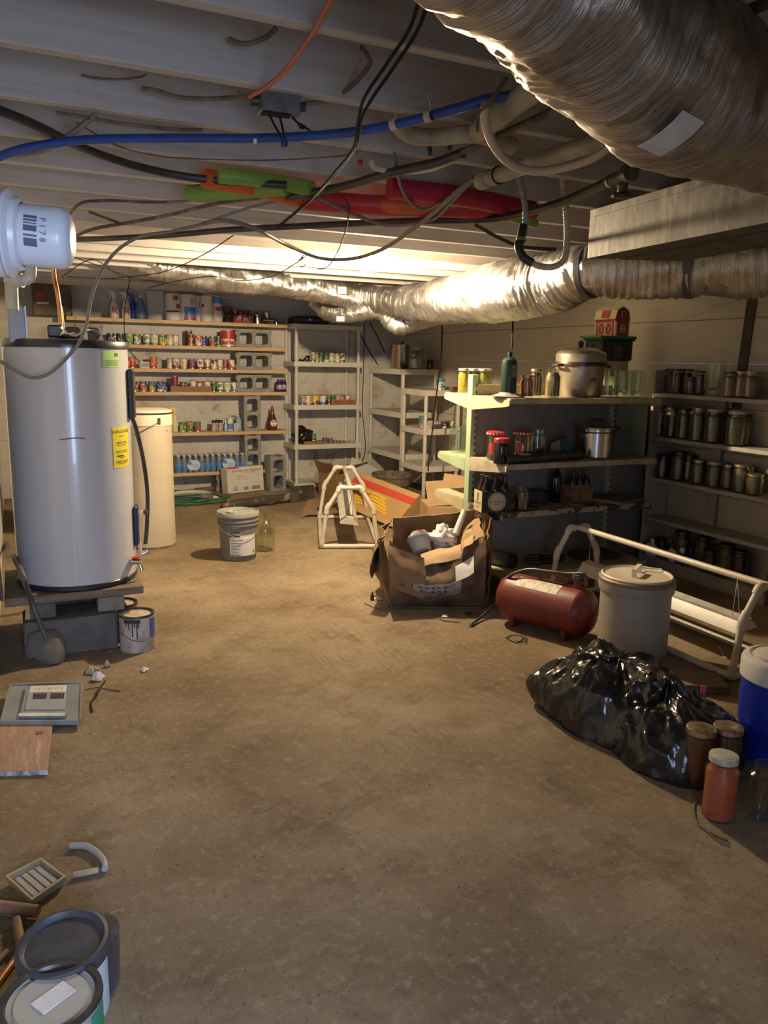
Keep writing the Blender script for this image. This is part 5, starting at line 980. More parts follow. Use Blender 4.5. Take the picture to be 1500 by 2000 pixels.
for i,(px,r_,h_) in enumerate(((634,.032,.06),(645,.034,.055),(655,.03,.03),(668,.04,.02))):
    solo('canning_ring', MB().lathe([(r_-.004,0),(r_,.002),(r_,h_),(r_-.003,h_),(r_-.003,.004)], 20), M_chr, ('tall tin cup','wide tin cup','low tin ring','flat tin lid')[i]+' among the loose lids low on the tall white unit', 'jar lid', (fy(px,867,SY+.09).x, SY+.09, WZ[3]))
a_, b_ = fy(573,628,SY+.1).x, fy(640,628,SY+.1).x
t = thing('black_case', 'low black plastic case on top of the tall white shelf unit', 'case', ((a_+b_)/2, SY+.17, WZ[0])); part('case_body', MB().box((0,0,.045),(b_-a_,.26,.085), bev=.02), mat('matte_black_case', (.025,.025,.03), .5), t); part('latch', MB().box((-.03,-.132,.05),(.022,.006,.022)), M_label, t)
# corner units A (tall) and B (short)
def corner_unit(lb, x0, x1, y0, y1, zs):
    t = thing('resin_shelf_unit', lb, 'shelf unit', ((x0+x1)/2,(y0+y1)/2,0)); w, d = x1-x0, y1-y0
    for z in zs:
        o = part('shelf', MB().box((0,0,z-.006),(w,d,.010)), M_shelf, t); mb = MB(); hh = .062
        mb.box((0,-d/2,z-hh/2),(w,.006,hh)).box((0,d/2,z-hh/2),(w,.006,hh)).box((-w/2,0,z-hh/2),(.006,d,hh)).box((w/2,0,z-hh/2),(.006,d,hh))
        for q in range(int(w/.03)): mb.box((-w/2+.03*(q+.5),-d/2-.004,z-hh/2),(.012,.006,hh))
        for q in range(int(d/.03)): mb.box((-w/2-.004,-d/2+.03*(q+.5),z-hh/2),(.006,.012,hh))
        part('ribbed_rim', mb, M_shelf, o)
    for a in (-1,1):
        for b in (-1,1): part('post', MB().cyl((a*(w/2-.02),b*(d/2-.02),0),(a*(w/2-.02),b*(d/2-.02),zs[0]-.005),.021,seg=14), M_shelf, t)
    return t
AX0, AX1, AY0, AY1 = 4.0, 4.46, 8.02, 8.93; AZ = (1.41,.92,.44)
corner_unit('tall ribbed white plastic shelf unit standing end on in the far corner', AX0, AX1, AY0, AY1, AZ)
BX0, BX1, BY0, BY1 = 3.98, 4.42, 7.42, 7.98; BZ = (1.20,.785,.38)
corner_unit('short ribbed white plastic shelf unit in front of the tall corner unit', BX0, BX1, BY0, BY1, BZ)
M_ss = mat('stainless_steel', (.50,.48,.45), .22, 1); M_glass = glassmat('clear_glass', (.93,.95,.91), .3); M_lidm = mat('jar_lid_metal', (.60,.50,.34), .35, .9, col2=(.25,.18,.1), scale=40)
p = fy(766,716,8.25); t = thing('stainless_canister', 'tall stainless steel canister with handle on the tall corner unit', 'canister', (4.10,8.30,AZ[0])); part('canister_body', MB().lathe([(0,0),(.10,0),(.102,.005),(.102,.27),(.105,.275),(.102,.28),(0,.278)], 32), M_ss, t); part('knob', MB().cyl((.03,0,.278),(.03,0,.31),.014).cyl((.085,-.05,.23),(.085,-.06,.26),.01), M_blk, t)
t = thing('glass_jar', 'big round clear glass jar beside the steel canister on the tall corner unit', 'jar', (4.26,8.16,AZ[0])); part('glass', MB().lathe([(0,.004),(.09,.004),(.10,.015),(.10,.17),(.085,.205),(.065,.22),(.065,.24),(.062,.24),(.062,.218),(.08,.2),(.096,.168),(.096,.018),(0,.01)], 32), M_glass, t)
t = thing('glass_jar', 'smaller clear jar with metal ring in front of the big round glass jar', 'jar', (4.17,8.075,AZ[0])); part('glass', MB().lathe([(0,.004),(.05,.004),(.055,.012),(.055,.12),(.04,.14),(.04,.155),(.037,.155),(.037,.14),(.05,.12),(.05,.012),(0,.01)], 24), M_glass, t); part('ring', MB().lathe([(.041,.145),(.044,.147),(.044,.16),(.041,.162)], 24), M_lidm, t)
t = thing('jam_jar', 'small jar of dark red jam at the right end of the tall corner unit', 'jar', (4.38,8.07,AZ[0])); part('contents', MB().lathe([(0,.003),(.036,.003),(.038,.01),(.038,.09),(.03,.105),(0,.105)], 20), mat('dark_red_jam', (.10,.012,.02), .15), t); part('lid', MB().lathe([(.033,.103),(.034,.122),(0,.124)], 20), mat('dark_red_lid', (.15,.02,.03), .35), t)
can('large blue and white can at the right on top of the short corner unit', 4.20, 7.50, BZ[0], 'teal','white', .05, .125, 2, rz=2.2)
can('teal and orange can standing behind the cartons on the short corner unit', 4.06, 7.62, BZ[1], 'teal','orange', .042, .125, 5, rz=2)
t = thing('tea_carton', 'flat red and white carton stack on the second shelf of the short corner unit', 'box', (4.10,7.47,BZ[1])); M_wc = mat('white_red_carton', (.55,.50,.45), .5, col2=(.35,.04,.04), scale=14, mix=(.52,.56))
part('lower_box', MB().box((0,0,.025),(.19,.09,.05), bev=.002), mat('white_dark_carton', (.55,.53,.48), .5, col2=(.06,.05,.06), scale=12, mix=(.5,.54)), t); part('upper_box', MB().box((.0,.03,.068),(.17,.08,.034), bev=.002), M_wc, t)
for i in range(3): can(('left','middle','right')[i]+' of three small dark cans by the cartons on the short corner unit', 4.25+.055*i, 7.48+.02*(i%2), BZ[1], ('black','green','white')[i], ('white','black','green')[i], .028, .085, i, 'small cans on the short corner unit')
# hanging lines at the far right
for lb, pts, r_ in (('black cable hanging in front of the short corner unit down to the boxes', [fy(864,625,6.9),fy(862,690,6.9),fy(856,745,6.9),fy(848,800,6.88),fy(845,838,6.85),fy(840,870,6.8),fy(836,920,6.75)], .007), ('black cable hanging onto the green gas bottle', [fy(1002,620,4.62),fy(1001,650,4.55),fy(999,683,4.5)], .006), ('dark wire slanting down the back wall behind the tall white unit', [fy(705,655,8.97),fy(718,680,8.97),fy(738,713,8.97)], .006), ('long dark wire from the duct to the steel canister', [fy(722,630,8.9),fy(736,655,8.85),fy(752,690,8.8)], .006), ('thin dark cord running down the back wall between the two white units', [fy(712,630,8.98),fy(710,720,8.98),fy(708,800,8.98),fy(712,845,8.98),fy(713,880,8.96),fy(703,915,8.95)], .0045)):
    solo('hanging_cable', MB().tube(pts, r_, 8, 6), M_wire, lb, 'cable', ang=60)
solo('thin_wire', MB().tube([fx(800,625,4.45),fx(870,655,4.45),fx(930,683,4.45),fx(985,688,4.45),fx(1060,680,4.45),fx(1180,662,4.47),fx(1300,635,4.48),fx(1400,600,4.49),fx(1490,572,4.49)], .0022, 6, 6), mat('pale_wire', (.45,.40,.33), .5), 'thin pale wire sagging along the right wall behind the canner and toy barn', 'wire', ang=60)
# ================================================================ boxes and PVC stands in the middle
def pvc_stand(lb, c, fixture_lb, long_dir, L=1.25, W=.52, H=.68, zf=.30, turn=0, cordm=None, hang_z=.36, pitch=0):
    """two arches joined by a top rail and base rails, a shop light hung between them"""
    rz = math.atan2(long_dir[1], long_dir[0]); t = thing('pvc_stand', lb, 'light stand', c, rz)
    r = .0175
    def bar(a, b, nm='pipe'): part(nm, MB().cyl(a, b, r, seg=16), M_pvc, t)
    def fit(pts, nm='fitting'): part(nm, MB().tube(pts, r*1.28, 14, 5), M_pvc, t, ang=60)
    for s in (-1, 1):
        x = s*L/2; y1, z1, y2 = W/2*.80, H*.66, W*.17
        bar((x,-W/2*.98,.022+r),(x,-y1,z1),'upright'); bar((x,W/2*.98,.022+r),(x,y1,z1),'upright')
        bar((x,-y1,z1),(x,-y2,H),'arch_pipe'); bar((x,y1,z1),(x,y2,H),'arch_pipe'); bar((x,-y2,H),(x,y2,H),'arch_pipe'); bar((x,-W/2,.022),(x,W/2,.022),'base_pipe')
        for q in (-1,1):
            fit([(x,q*(y1+.006),z1-.04),(x,q*y1,z1),(x,q*(y1-.022),z1+.04)],'elbow'); fit([(x,q*(y2+.02),H-.032),(x,q*y2,H),(x,q*(y2-.035),H)],'elbow'); fit([(x,q*W/2*.98,.075),(x,q*W/2*.985,.03),(x-s*.04,q*W/2,.022)],'elbow')
    bar((-L/2,0,H),(L/2,0,H),'top_rail'); bar((-L/2,-W/2,.022),(L/2,-W/2,.022),'base_rail'); bar((-L/2,W/2,.022),(L/2,W/2,.022),'base_rail')
    f = thing('shop_light', fixture_lb, 'light fixture', (0,0,0))
    fl = L*.86; prof = [(-.075,0),(-.072,.004),(-.03,.048),(-.03,.062),(.03,.062),(.03,.048),(.072,.004),(.075,0),(.068,0),(.028,.042),(-.028,.042),(-.068,0)]
    M = mat_of(t); f.location = M @ Vector((0,0,hang_z)); f.rotation_euler = (turn,pitch,rz)
    part('reflector', MB().prism([(-fl/2,a,b) for a,b in prof], (fl,0,0)), M_fix, f)
    part('end_plate', MB().prism([(-fl/2-.003,a,b) for a,b in prof[:8]], (.003,0,0)), M_fix, f); part('end_plate', MB().prism([(fl/2,a,b) for a,b in prof[:8]], (.003,0,0)), M_fix, f)
    for q in (-1,1): part('fluorescent_tube', MB().cyl((-fl/2+.02,q*.028,.016),(fl/2-.02,q*.028,.016),.0125,seg=12), mat('tube_glass', (.62,.6,.55), .2), f)
    for s in (-1,1): part('hanging_string', MB().tube([(s*fl*.45,-.02,.062),(s*fl*.45,0,H-hang_z-.005+pitch*s*fl*.45),(s*fl*.45+.01,.02,.062)], .0025, 5, smooth=False), cordm or M_wire, f)
    return t, f
M_fix = mat('white_light_enamel', (.62,.60,.55), .35, col2=(.50,.46,.40), scale=6, col3=(.22,.18,.13), scale3=26, mix3=(.66,.72))
fL, fR = fz(640,1068,0), fz(742,1068,0)
t1, f1 = pvc_stand('cream white pipe stand on the floor left of the rubbish box', (2.60,6.25,0), 'pale shop light hanging end on inside the middle pipe stand', (.34,.94), L=1.2, W=.46, H=.50, hang_z=.25, turn=.12, pitch=-.13)
# hanging grey sheet beneath the near end of the light
g = [[Vector((-.05,0,0))+Vector((.36*u+.02*math.sin(v*3), .05*math.sin(u*2.5)+.10*v*v, -.30*v)) for u in [k/8 for k in range(9)]] for v in [k/6 for k in range(7)]]
def box_open(lb, c, rz, w, d, h, m_, flaps=(), tilt=(0,0), name='cardboard_box', wall=.006):
    t = thing(name, lb, 'box', c, rot=(tilt[0],tilt[1],rz))
    part('box_base', MB().box((0,0,wall/2),(w,d,wall)), m_, t)
    for nm, cc, dd in (('box_wall',(0,-d/2,h/2),(w,wall,h)),('box_wall',(0,d/2,h/2),(w,wall,h)),('box_wall',(-w/2,0,h/2),(wall,d,h)),('box_wall',(w/2,0,h/2),(wall,d,h))): part(nm, MB().box(cc, dd), m_, t)
    for side, ln, ang in flaps:
        if side in ('f','b'):
            s = -1 if side == 'f' else 1; e = Vector((0, s*math.sin(ang), math.cos(ang)))*ln
            g = [[Vector((-w/2+.004+(w-.008)*u, s*d/2, h))+e*v+Vector((0,0,.01*math.sin(u*5+v*3))) for u in [k/6 for k in range(7)]] for v in (0,.5,1)]
        else:
            s = -1 if side == 'l' else 1; e = Vector((s*math.sin(ang), 0, math.cos(ang)))*ln
            g = [[Vector((s*w/2, -d/2+.004+(d-.008)*u, h))+e*v+Vector((0,0,.01*math.sin(u*5+v*3))) for u in [k/6 for k in range(7)]] for v in (0,.5,1)]
        part('flap', MB().sheet(g, .005), m_, t)
    return t
p = fz(655,975,0); box_open('open brown cardboard box with flap standing behind the pipe stand under the tall white unit', (3.28,8.12,0), .35, .34, .30, .26, M_card, (('f',.20,.9),('r',.17,1.2),('l',.15,.5)))
solo('grey_sheet', MB().box((0,0,.19),(.40,.012,.40), ry=0), mat('pale_grey_sheet', (.40,.385,.36), .6), 'pale grey sheet leaning on its side between the open box and the bushel basket', 'sheet', (3.36,7.80,.03), rot=(-.35,.45,-.15))
solo('clear_bag', blob((0,0,.12),(.07,.06,.14),21,16,12,.5,.9,.3), mat('crumpled_clear_bag', (.55,.53,.50), .3, bump=.6, bscale=30), 'crumpled shiny plastic bag between the pipe stand and the open box', 'bag', (2.98,7.30,.0), ang=70)
M_bask = mat('grey_basket_wood', (.17,.13,.095), .8, col2=(.10,.075,.055), scale=5, stretch=(3,3,1)); bz = .30
t = thing('bushel_basket', 'old grey wooden bushel basket in the corner behind the printed carton', 'basket', (3.70,7.62,0))
for q in range(18):
    a0, a1 = 2*PI*q/18+.02, 2*PI*(q+1)/18-.02
    part('stave', MB().lathe([(.150,.0),(.155,.0),(.212,bz),(.206,bz)], 3, (0,0,0), a0, a1), M_bask, t)
for z_, r_ in ((.06,.168),(.19,.194),(bz-.02,.213)): part('hoop', MB().lathe([(r_-.002,z_-.014),(r_+.006,z_-.014),(r_+.008,z_+.014),(r_,z_+.014)], 36), M_bask, t)
part('basket_floor', MB().lathe([(0,.02),(.15,.02),(.15,.028),(0,.028)], 24), M_bask, t)
# fruit carton lying tilted with its printed face to the camera
M_ban = mat('tan_fruit_carton', (.45,.28,.12), .75, col2=(.38,.23,.10), scale=4); M_stripe = mat('red_carton_stripe', (.50,.06,.035), .6)
def quad_thing(name, lb, cat, corners, th, m_, bend=0):
    P = [Vector(p) for p in corners]; c = sum(P, Vector())/4; c.z = min(p.z for p in P); t = thing(name, lb, cat, c)
    n = (P[1]-P[0]).cross(P[3]-P[0]).normalized()
    return t, P, n
c4 = [fy(742,1018,6.0), fy(800,1003,6.05), fy(712,920,6.75), fy(660,955,6.75)]
c4 = [Vector((2.72,5.95,.03)), Vector((3.15,5.92,.03)), Vector((3.17,6.78,.40)), Vector((2.74,6.84,.40))]
c4 = [fz(655,980,.10), fy(702,922,7.15), None, fz(768,1030,.02)]; c4[2] = c4[1]+c4[3]-c4[0]
t, P, n = quad_thing('fruit_carton', 'tan fruit carton with red stripe and yellow print tipped over behind the pipe stand', 'box', c4, .2, M_ban)
if n.y > 0: n = -n
dn_ = -n*.10
part('carton_body', MB().prism(P, dn_), M_ban, t, True)
def bl(u, v, o=.003): return (P[0]*(1-u)+P[1]*u)*(1-v)+(P[3]*(1-u)+P[2]*u)*v+n*o
part('red_stripe', MB().add([bl(.68,0),bl(.86,0),bl(.86,1),bl(.68,1)], [(0,1,2,3)]), M_stripe, t, True)
mb = MB()
for q in range(5):
    pts = []
    for s_ in range(9): 
        a = s_/8; pts.append((.30+.10*math.sin(a*2.6)+.045*q*.2, .18+.62*a*(1-.06*q)))
    o_ = .075*q
    L = [bl(u-.16+o_,v,.0035) for u,v in pts]+[bl(u-.16+o_+.06,v,.0035) for u,v in pts[::-1]]
    mb.add(L, [list(range(len(L)))])
part('yellow_print', mb, mat('yellow_print', (.68,.42,.03), .6), t, True)
mb = MB(); e1 = (P[3]-P[0]).normalized(); e2 = (P[1]-P[0]).normalized()
mb.text('PREMIUM', .085, planefn(bl(.52,.22,.004), -e1, -e2)); part('carton_lettering', mb, M_ink, t, True)
part('round_badge', MB().lathe([(.05,0),(.062,0),(.062,.001),(.05,.001)], 26, bl(.36,.13,.004), axis=n), M_stripe, t, True); part('badge_mark', MB().box(bl(.36,.13,.005),(.05,.05,.002), rz=.4), M_stripe, t, True)
# plain boxes by the gondola
t = thing('cardboard_box', 'plain tan cardboard box with open flaps pushed under the end of the metal shelving', 'box', (3.32,5.72,0), -.30)
part('box_body', MB().box((0,0,.16),(.42,.38,.32), bev=.004), M_cardl, t)
for nm, o_, e1, e2 in (('flap',(-.21,-.19,.32),(.40,.0,.03),(-.02,.06,.20)),('flap',(.0,.02,.325),(.24,.02,.02),(.02,.12,.17)),('flap',(-.06,.12,.325),(.34,-.05,-.04),(.06,.06,.22))):
    o_, e1, e2 = Vector(o_), Vector(e1), Vector(e2); part(nm, MB().sheet([[o_+e1*u+e2*v+Vector((0,.012*math.sin(u*4+v),0)) for u in [k/6 for k in range(7)]] for v in (0,.33,.66,1)], .005), M_cardl, t)
part('packing_tape', MB().box((0,-.191,.2),(.42,.001,.05)), mat('brown_tape', (.33,.20,.10), .3), t)
solo('cardboard_scrap', MB().sheet([[fz(588,1010,.004)*(1-u)*(1-v)+fz(628,1008,.004)*u*(1-v)+fz(600,978,.09)*(1-u)*v+fz(634,976,.05)*u*v+Vector((0,0,.02*math.sin(3*u))) for u in [k/6 for k in range(7)]] for v in [k/5 for k in range(6)]], .005), M_card, 'torn brown cardboard scrap on the floor left of the middle pipe stand', 'cardboard')
# ---- the big rubbish box
t = thing('cardboard_box', 'large torn brown cardboard box full of rubbish on the floor in front of the shelving', 'box', (2.33,4.33,0))
BL = dict(fl=Vector((2.02,4.17,0)), fr=Vector((2.56,3.94,0)), br=Vector((2.765,4.40,0)), bl=Vector((2.28,4.66,0)))
Ccen = sum(BL.values(), Vector())/4
def wallsheet(a, b, hs, bul=.03, n=16, m=12, seed=0, lean=0):
    a, b = BL[a], BL[b]; out = ((a+b)/2-Ccen).normalized(); g = []
    for j in range(m+1):
        v = j/m; row = []
        for i in range(n+1):
            u = i/n; k = u*(len(hs)-1); q = min(int(k), len(hs)-2); h = hs[q]+(hs[q+1]-hs[q])*(k-q)
            p = a*(1-u)+b*u+Vector((0,0,.006+h*v))
            p += out*((bul+.05)*math.sin(PI*(.12+v*.80))*(.5+.5*math.sin(PI*u))-.10*(1-v)**2*(.4+.6*math.sin(PI*u))+lean*v*v+.060*noise.noise(Vector((u*2.6+seed,v*2.6,seed)))+.022*noise.noise(Vector((u*9+seed,v*7,seed)))); row.append(p)
        g.append(row)
    return g
part('box_base', MB().prism([BL['fl']+Vector((0,0,.006)),BL['fr']+Vector((0,0,.006)),BL['br']+Vector((0,0,.006)),BL['bl']+Vector((0,0,.006))], (0,0,.006)), M_cardd, t, True)
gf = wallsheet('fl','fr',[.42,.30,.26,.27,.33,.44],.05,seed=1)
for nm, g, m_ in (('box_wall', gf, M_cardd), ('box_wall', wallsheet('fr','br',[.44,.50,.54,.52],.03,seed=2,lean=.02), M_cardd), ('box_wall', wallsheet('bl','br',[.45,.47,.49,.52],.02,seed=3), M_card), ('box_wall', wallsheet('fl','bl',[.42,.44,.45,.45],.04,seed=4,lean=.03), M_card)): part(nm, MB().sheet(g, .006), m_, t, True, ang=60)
def flap(o, e1, e2, m_, curl=.02, sd=0, n1=10, n2=8):
    o, e1, e2 = Vector(o), Vector(e1), Vector(e2); nn = e1.cross(e2).normalized()
    return part('flap', MB().sheet([[o+e1*u*(1-.12*v*abs(math.sin(sd+v*3)))+e2*v+nn*(curl*math.sin(PI*v)+.02*noise.noise(Vector((u*3,v*3,sd)))) for u in [k/n1 for k in range(n1+1)]] for v in [k/n2 for k in range(n2+1)]], .005), m_, t, True, ang=60)
flap((1.98,4.20,.42),(.25,.40,.03),(-.07,-.02,-.22),M_card,.03,1)
flap((1.99,4.15,.41),(.21,-.09,-.08),(.00,-.06,-.25),M_card,-.04,2)
flap((2.20,4.06,.275),(.30,-.07,.06),(.06,.17,.03),M_cardl,.03,3)
flap((2.57,3.98,.45),(.15,.30,.05),(-.10,.03,-.13),M_card,.03,4)
flap((2.50,3.98,.43),(.06,.12,.05),(-.07,.01,-.13),M_cardl,.03,6)
rl = (gf[5][3]-gf[5][2]); fo = Vector((-.39,-.92,0)).normalized()
g = [[gf[j][i]+fo*.007 for i in range(4,13)] for j in range(4,9)]; part('paper_label', MB().sheet(g, .002), mat('dirty_paper_label', (.40,.36,.31), .6, col2=(.2,.17,.14), scale=22), t, True, 'dirty white paper shipping label')
mb = MB(); q_ = wallsheet('fl','fr',[.42,.30,.26,.27,.33,.44],.05,seed=1)
for r_ in range(3):
    for c_ in range(5):
        a = gf[4+r_+1][5+c_]+fo*.0095; mb.add([a, a+(gf[6][5]-gf[6][4])*.65, a+(gf[6][5]-gf[6][4])*.65+Vector((0,0,.008)), a+Vector((0,0,.008))], [(0,1,2,3)])
part('label_print', mb, M_ink, t, True)
g = [[gf[j][i]+fo*.007 for i in range(11,15)] for j in range(8,12)]; part('torn_paper', MB().sheet(g, .002), M_label, t, True, 'torn white patch')
# rubbish in it
solo('rubbish_fill', blob((2.40,4.30,.13),(.26,.24,.12),8,24,14,.3,.9,.2), mat('mixed_dark_rubbish', (.10,.08,.06), .7, col2=(.25,.21,.17), scale=14), 'dark heap of crushed rubbish filling the bottom of the torn box', 'rubbish', ang=70)
t = thing('drink_bottle', 'clear plastic drink bottle with blue and red label lying in the rubbish box', 'bottle', (2.30,4.34,.40), rot=(1.45,.25,-.9)); part('bottle', MB().lathe([(0,-.11),(.033,-.108),(.036,-.09),(.034,-.03),(.037,0),(.036,.04),(.02,.085),(.013,.095),(.013,.11),(0,.11)], 20), mat('clear_pet', (.55,.58,.60), .12, trans=.5), t); part('label', MB().band(.0372,-.03,.03,0,6.28), mat('blue_red_wrap', (.03,.05,.25), .4, col2=(.45,.05,.06), scale=18, mix=(.52,.55)), t); part('cap', MB().lathe([(.015,.098),(.015,.118),(0,.119)], 14), M_white, t)
t = thing('food_tub', 'clear round plastic food tub lying in the rubbish box below the bottle', 'tub', (2.27,4.21,.325), rot=(-.7,.3,.3)); part('tub', MB().lathe([(0,.0),(.055,0),(.06,.01),(.068,.09),(.071,.095),(.066,.095),(.056,.012),(0,.008)], 24), mat('cloudy_clear_plastic', (.68,.69,.66), .25, trans=.35), t); part('lid', MB().lathe([(0,.096),(.072,.096),(.073,.09),(.075,.10),(.06,.105),(0,.103)], 24), mat('cloudy_clear_plastic', (.5,.5,.5), .25), t)
solo('carrier_bag', blob((2.45,4.27,.385),(.10,.085,.085),31,32,20,.5,.9,.42), mat('white_carrier_bag', (.66,.65,.62), .4, bump=.5, bscale=28), 'crumpled white plastic carrier bag lying in the rubbish box', 'bag', ang=70)
solo('paper_tube', MB().cyl((2.51,4.22,.42),(2.60,4.27,.56),.022,.018), mat('white_paper', (.66,.63,.58), .6), 'rolled white paper sticking up from the right of the rubbish box', 'paper')
solo('glossy_leaflet', MB().box((2.27,4.13,.235),(.13,.004,.11), rz=-.4, ry=.5), mat('dark_leaflet', (.10,.10,.12), .3, col2=(.55,.52,.5), scale=9), 'dark leaflet wedged inside the front of the rubbish box', 'leaflet')
# litter around it
scrap(735,1170,.055,'dirty pale scrap of card at the left foot of the rubbish box',M_label,3,.015); scrap(790,1185,.07,'dark crushed scrap under the front of the rubbish box',M_cardd,7,.02); scrap(868,1205,.03,'white torn paper at the right foot of the rubbish box',M_label,15,.015); scrap(915,1200,.03,'black chip at the right of the rubbish box by the air hose',M_blk,18,.012)
solo('black_bottle', MB().lathe([(0,0),(.012,0),(.013,.01),(.013,.03),(.006,.04),(.006,.055),(0,.055)], 12), M_blk, 'tiny black bottle standing at the left foot of the rubbish box', 'bottle', fz(727,1172,.0))
solo('wire_scrap', MB().tube([fz(712,1178,.004),fz(735,1188,.006),(fz(770,1197,.005)),fz(795,1200,.004)], .003, 6), M_brown, 'thin stick on the floor in front of the rubbish box', 'stick')
solo('wire_scrap', MB().tube([fz(857,1207,.004),fz(870,1212,.006),fz(897,1215,.004)], .004, 6), M_handle, 'pinkish pencil like stick right of the rubbish box', 'stick')
# ================================================================ green metal shelving (gondola) standing out from the right wall
M_gond = mat('pale_green_paint', (.38,.47,.30), .5, col2=(.30,.38,.24), scale=5, col3=(.45,.42,.28), scale3=9, mix3=(.6,.7)); M_gcream = mat('cream_shelf_paint', (.48,.44,.28), .55, col2=(.36,.31,.19), scale=6, col3=(.16,.11,.07), scale3=18, mix3=(.66,.74)); M_panel = mat('beaded_grey_panel', (.26,.24,.22), .8, spec=.2, col2=(.22,.20,.18), scale=5); M_rusty = mat('rusty_peeling_shelf', (.34,.29,.22), .75, col2=(.06,.035,.025), scale=14, mix=(.47,.53), bump=.4, bscale=40)
GX0, GX1, GYC = 2.80, 4.05, 4.585; FRY = 4.11; GZ = (1.283,.868,.552); BZ0 = .13
t = thing('metal_shelving', 'double sided pale green metal shelving standing out from the right wall', 'shelving', ((GX0+GX1)/2, GYC, 0))
def uprt(x):
    o = part('upright', MB().box((x,GYC,.71),(.045,.06,1.42), bev=.003), M_gond, t, True); mb = MB()
    for q in range(26): mb.box((x+.012,GYC-.0305,.25+.044*q),(.009,.002,.024))
    part('slots', mb, M_ink, o).matrix_parent_inverse = mat_of(t).inverted(); return o
uprt(GX0+.02); uprt(GX1-.02)
mb = MB().box(((GX0+GX1)/2,GYC,.70),(GX1-GX0-.09,.012,1.16))
for q in range(16): mb.box((GX0+.09+.07*q,GYC-.0064,.70),(.010,.002,1.16))
part('back_panel', mb, M_panel, t, True); part('top_rail', MB().box(((GX0+GX1)/2,GYC,1.31),(GX1-GX0-.09,.03,.09)), M_gcream, t, True)
def gshelf(z, y0, y1, m_, x1=GX1):
    s_ = -1 if y1 < y0 else 1
    o = part('shelf', MB().box(((GX0+x1)/2,(y0+y1)/2,z-.006),(x1-GX0-.01,abs(y1-y0),.012)).box(((GX0+x1)/2,y1-s_*.004,z-.018),(x1-GX0-.01,.008,.034), bev=.002), m_, t, True)
    for x in (GX0,x1): 
        pts = [(x,y0,z-.005),(x,y1,z-.012),(x,y1,z-.045),(x,y1-s_*.05,z-.055),(x,y0,z-.095)]
        b = part('shelf_bracket', MB().prism([Vector(q)+Vector((-.003,0,0)) for q in pts], (.006,0,0)), m_, o); b.matrix_parent_inverse = mat_of(t).inverted()
    return o
gshelf(GZ[0], GYC-.03, FRY, M_gcream); gshelf(GZ[1], GYC-.03, FRY-.0, mat('dusty_cream_shelf', (.42,.37,.27), .65, col2=(.28,.23,.16), scale=7)); gshelf(GZ[2], GYC-.03, FRY+.02, M_rusty)
gshelf(GZ[0]+.005, GYC+.03, 4.93, M_gond); gshelf(GZ[1]-.01, GYC+.03, 5.0, M_gond); gshelf(GZ[2]+.02, GYC+.03, 5.03, M_gcream)
part('base_deck', MB().box(((GX0+GX1)/2,4.13+.23,BZ0-.012),(GX1-GX0,.47,.024), bev=.003).box(((GX0+GX1)/2,4.135,BZ0-.05),(GX1-GX0,.012,.075)).box((GX0+.006,4.36,BZ0-.05),(.012,.46,.075)), M_gcream, t, True)
part('base_foot', MB().box((GX0+.02,4.36,.03),(.03,.42,.06)), M_gond, t, True); part('base_foot', MB().box((GX1-.02,4.36,.03),(.03,.42,.06)), M_gond, t, True)
solo('grey_board', MB().box((4.285,4.60,.62),(.44,.016,1.24)), mat('dull_grey_board', (.24,.23,.21), .6, col2=(.19,.18,.165), scale=4), 'grey board filling the gap between green shelving and right wall', 'board')
# ---- preserving jars
JG = {}
def jar(lb, x, y, z, h=.17, r=.045, cont=None, fill=.80, lid=None, inv=False, group=None, name='preserving_jar', neck=.78, cat='jar'):
    k = (h, r, neck)
    if k not in JG:
        sh, n0 = h*.72, h*.82
        g = MB().lathe([(0,.002),(r*.9,.002),(r,.010),(r,sh),(r*.97,sh+.012),(r*neck,n0),(r*neck,h*.97),(r*neck-.003,h*.97),(r*neck-.003,n0),(r*.93,sh+.01),(r-.004,sh),(r-.004,.012),(0,.007)], 26)
        w = .0045
        c = MB().lathe([(0,.008),(r-w-.001,.010),(r-w,.014),(r-w,sh*fill/.8) if fill < .79 else (r-w,sh),(0,sh*fill/.8) if fill < .79 else (r*neck-w,n0),(0,n0)], 24)
        l = MB().lathe([(0,h*.99),(r*neck-.002,h*.995),(r*neck+.003,h*.985),(r*neck+.004,h*.90),(r*neck+.001,h*.895)], 26)
        JG[k] = (g.mesh('glass', M_glass), l.mesh('lid', M_lidm))
    g_, l_ = JG[k]; kk = k+(fill,)
    if kk not in JG:
        sh, n0 = h*.72, h*.82; w = .0045; top = (sh if fill >= .79 else sh*fill/.8)
        prof = [(0,.008),(r-w-.001,.010),(r-w,.014),(r-w,top)]+([(r*neck-w,n0),(r*neck-w,n0+.008),(0,n0+.008)] if fill >= .79 else [(0,top)])
        JG[kk] = MB().lathe(prof, 24).mesh('contents', MATS['clear_pet'] if 'clear_pet' in MATS else M_glass)
    t = thing(name, lb, cat, (x,y,z+(h if inv else 0)), 0, group, rot=(PI,0,0) if inv else None)
    part('glass', g_, None, t)
    if cont:
        o = part('contents', JG[kk], None, t); o.material_slots[0].link = 'OBJECT'; o.material_slots[0].material = cont
    if lid:
        o = part('lid', l_, None, t); o.material_slots[0].link = 'OBJECT'; o.material_slots[0].material = lid
    return t
def food(n, a, b, sc=40, mx=(.42,.62)): return mat(n, a, .35, col2=b, scale=sc, mix=mx)
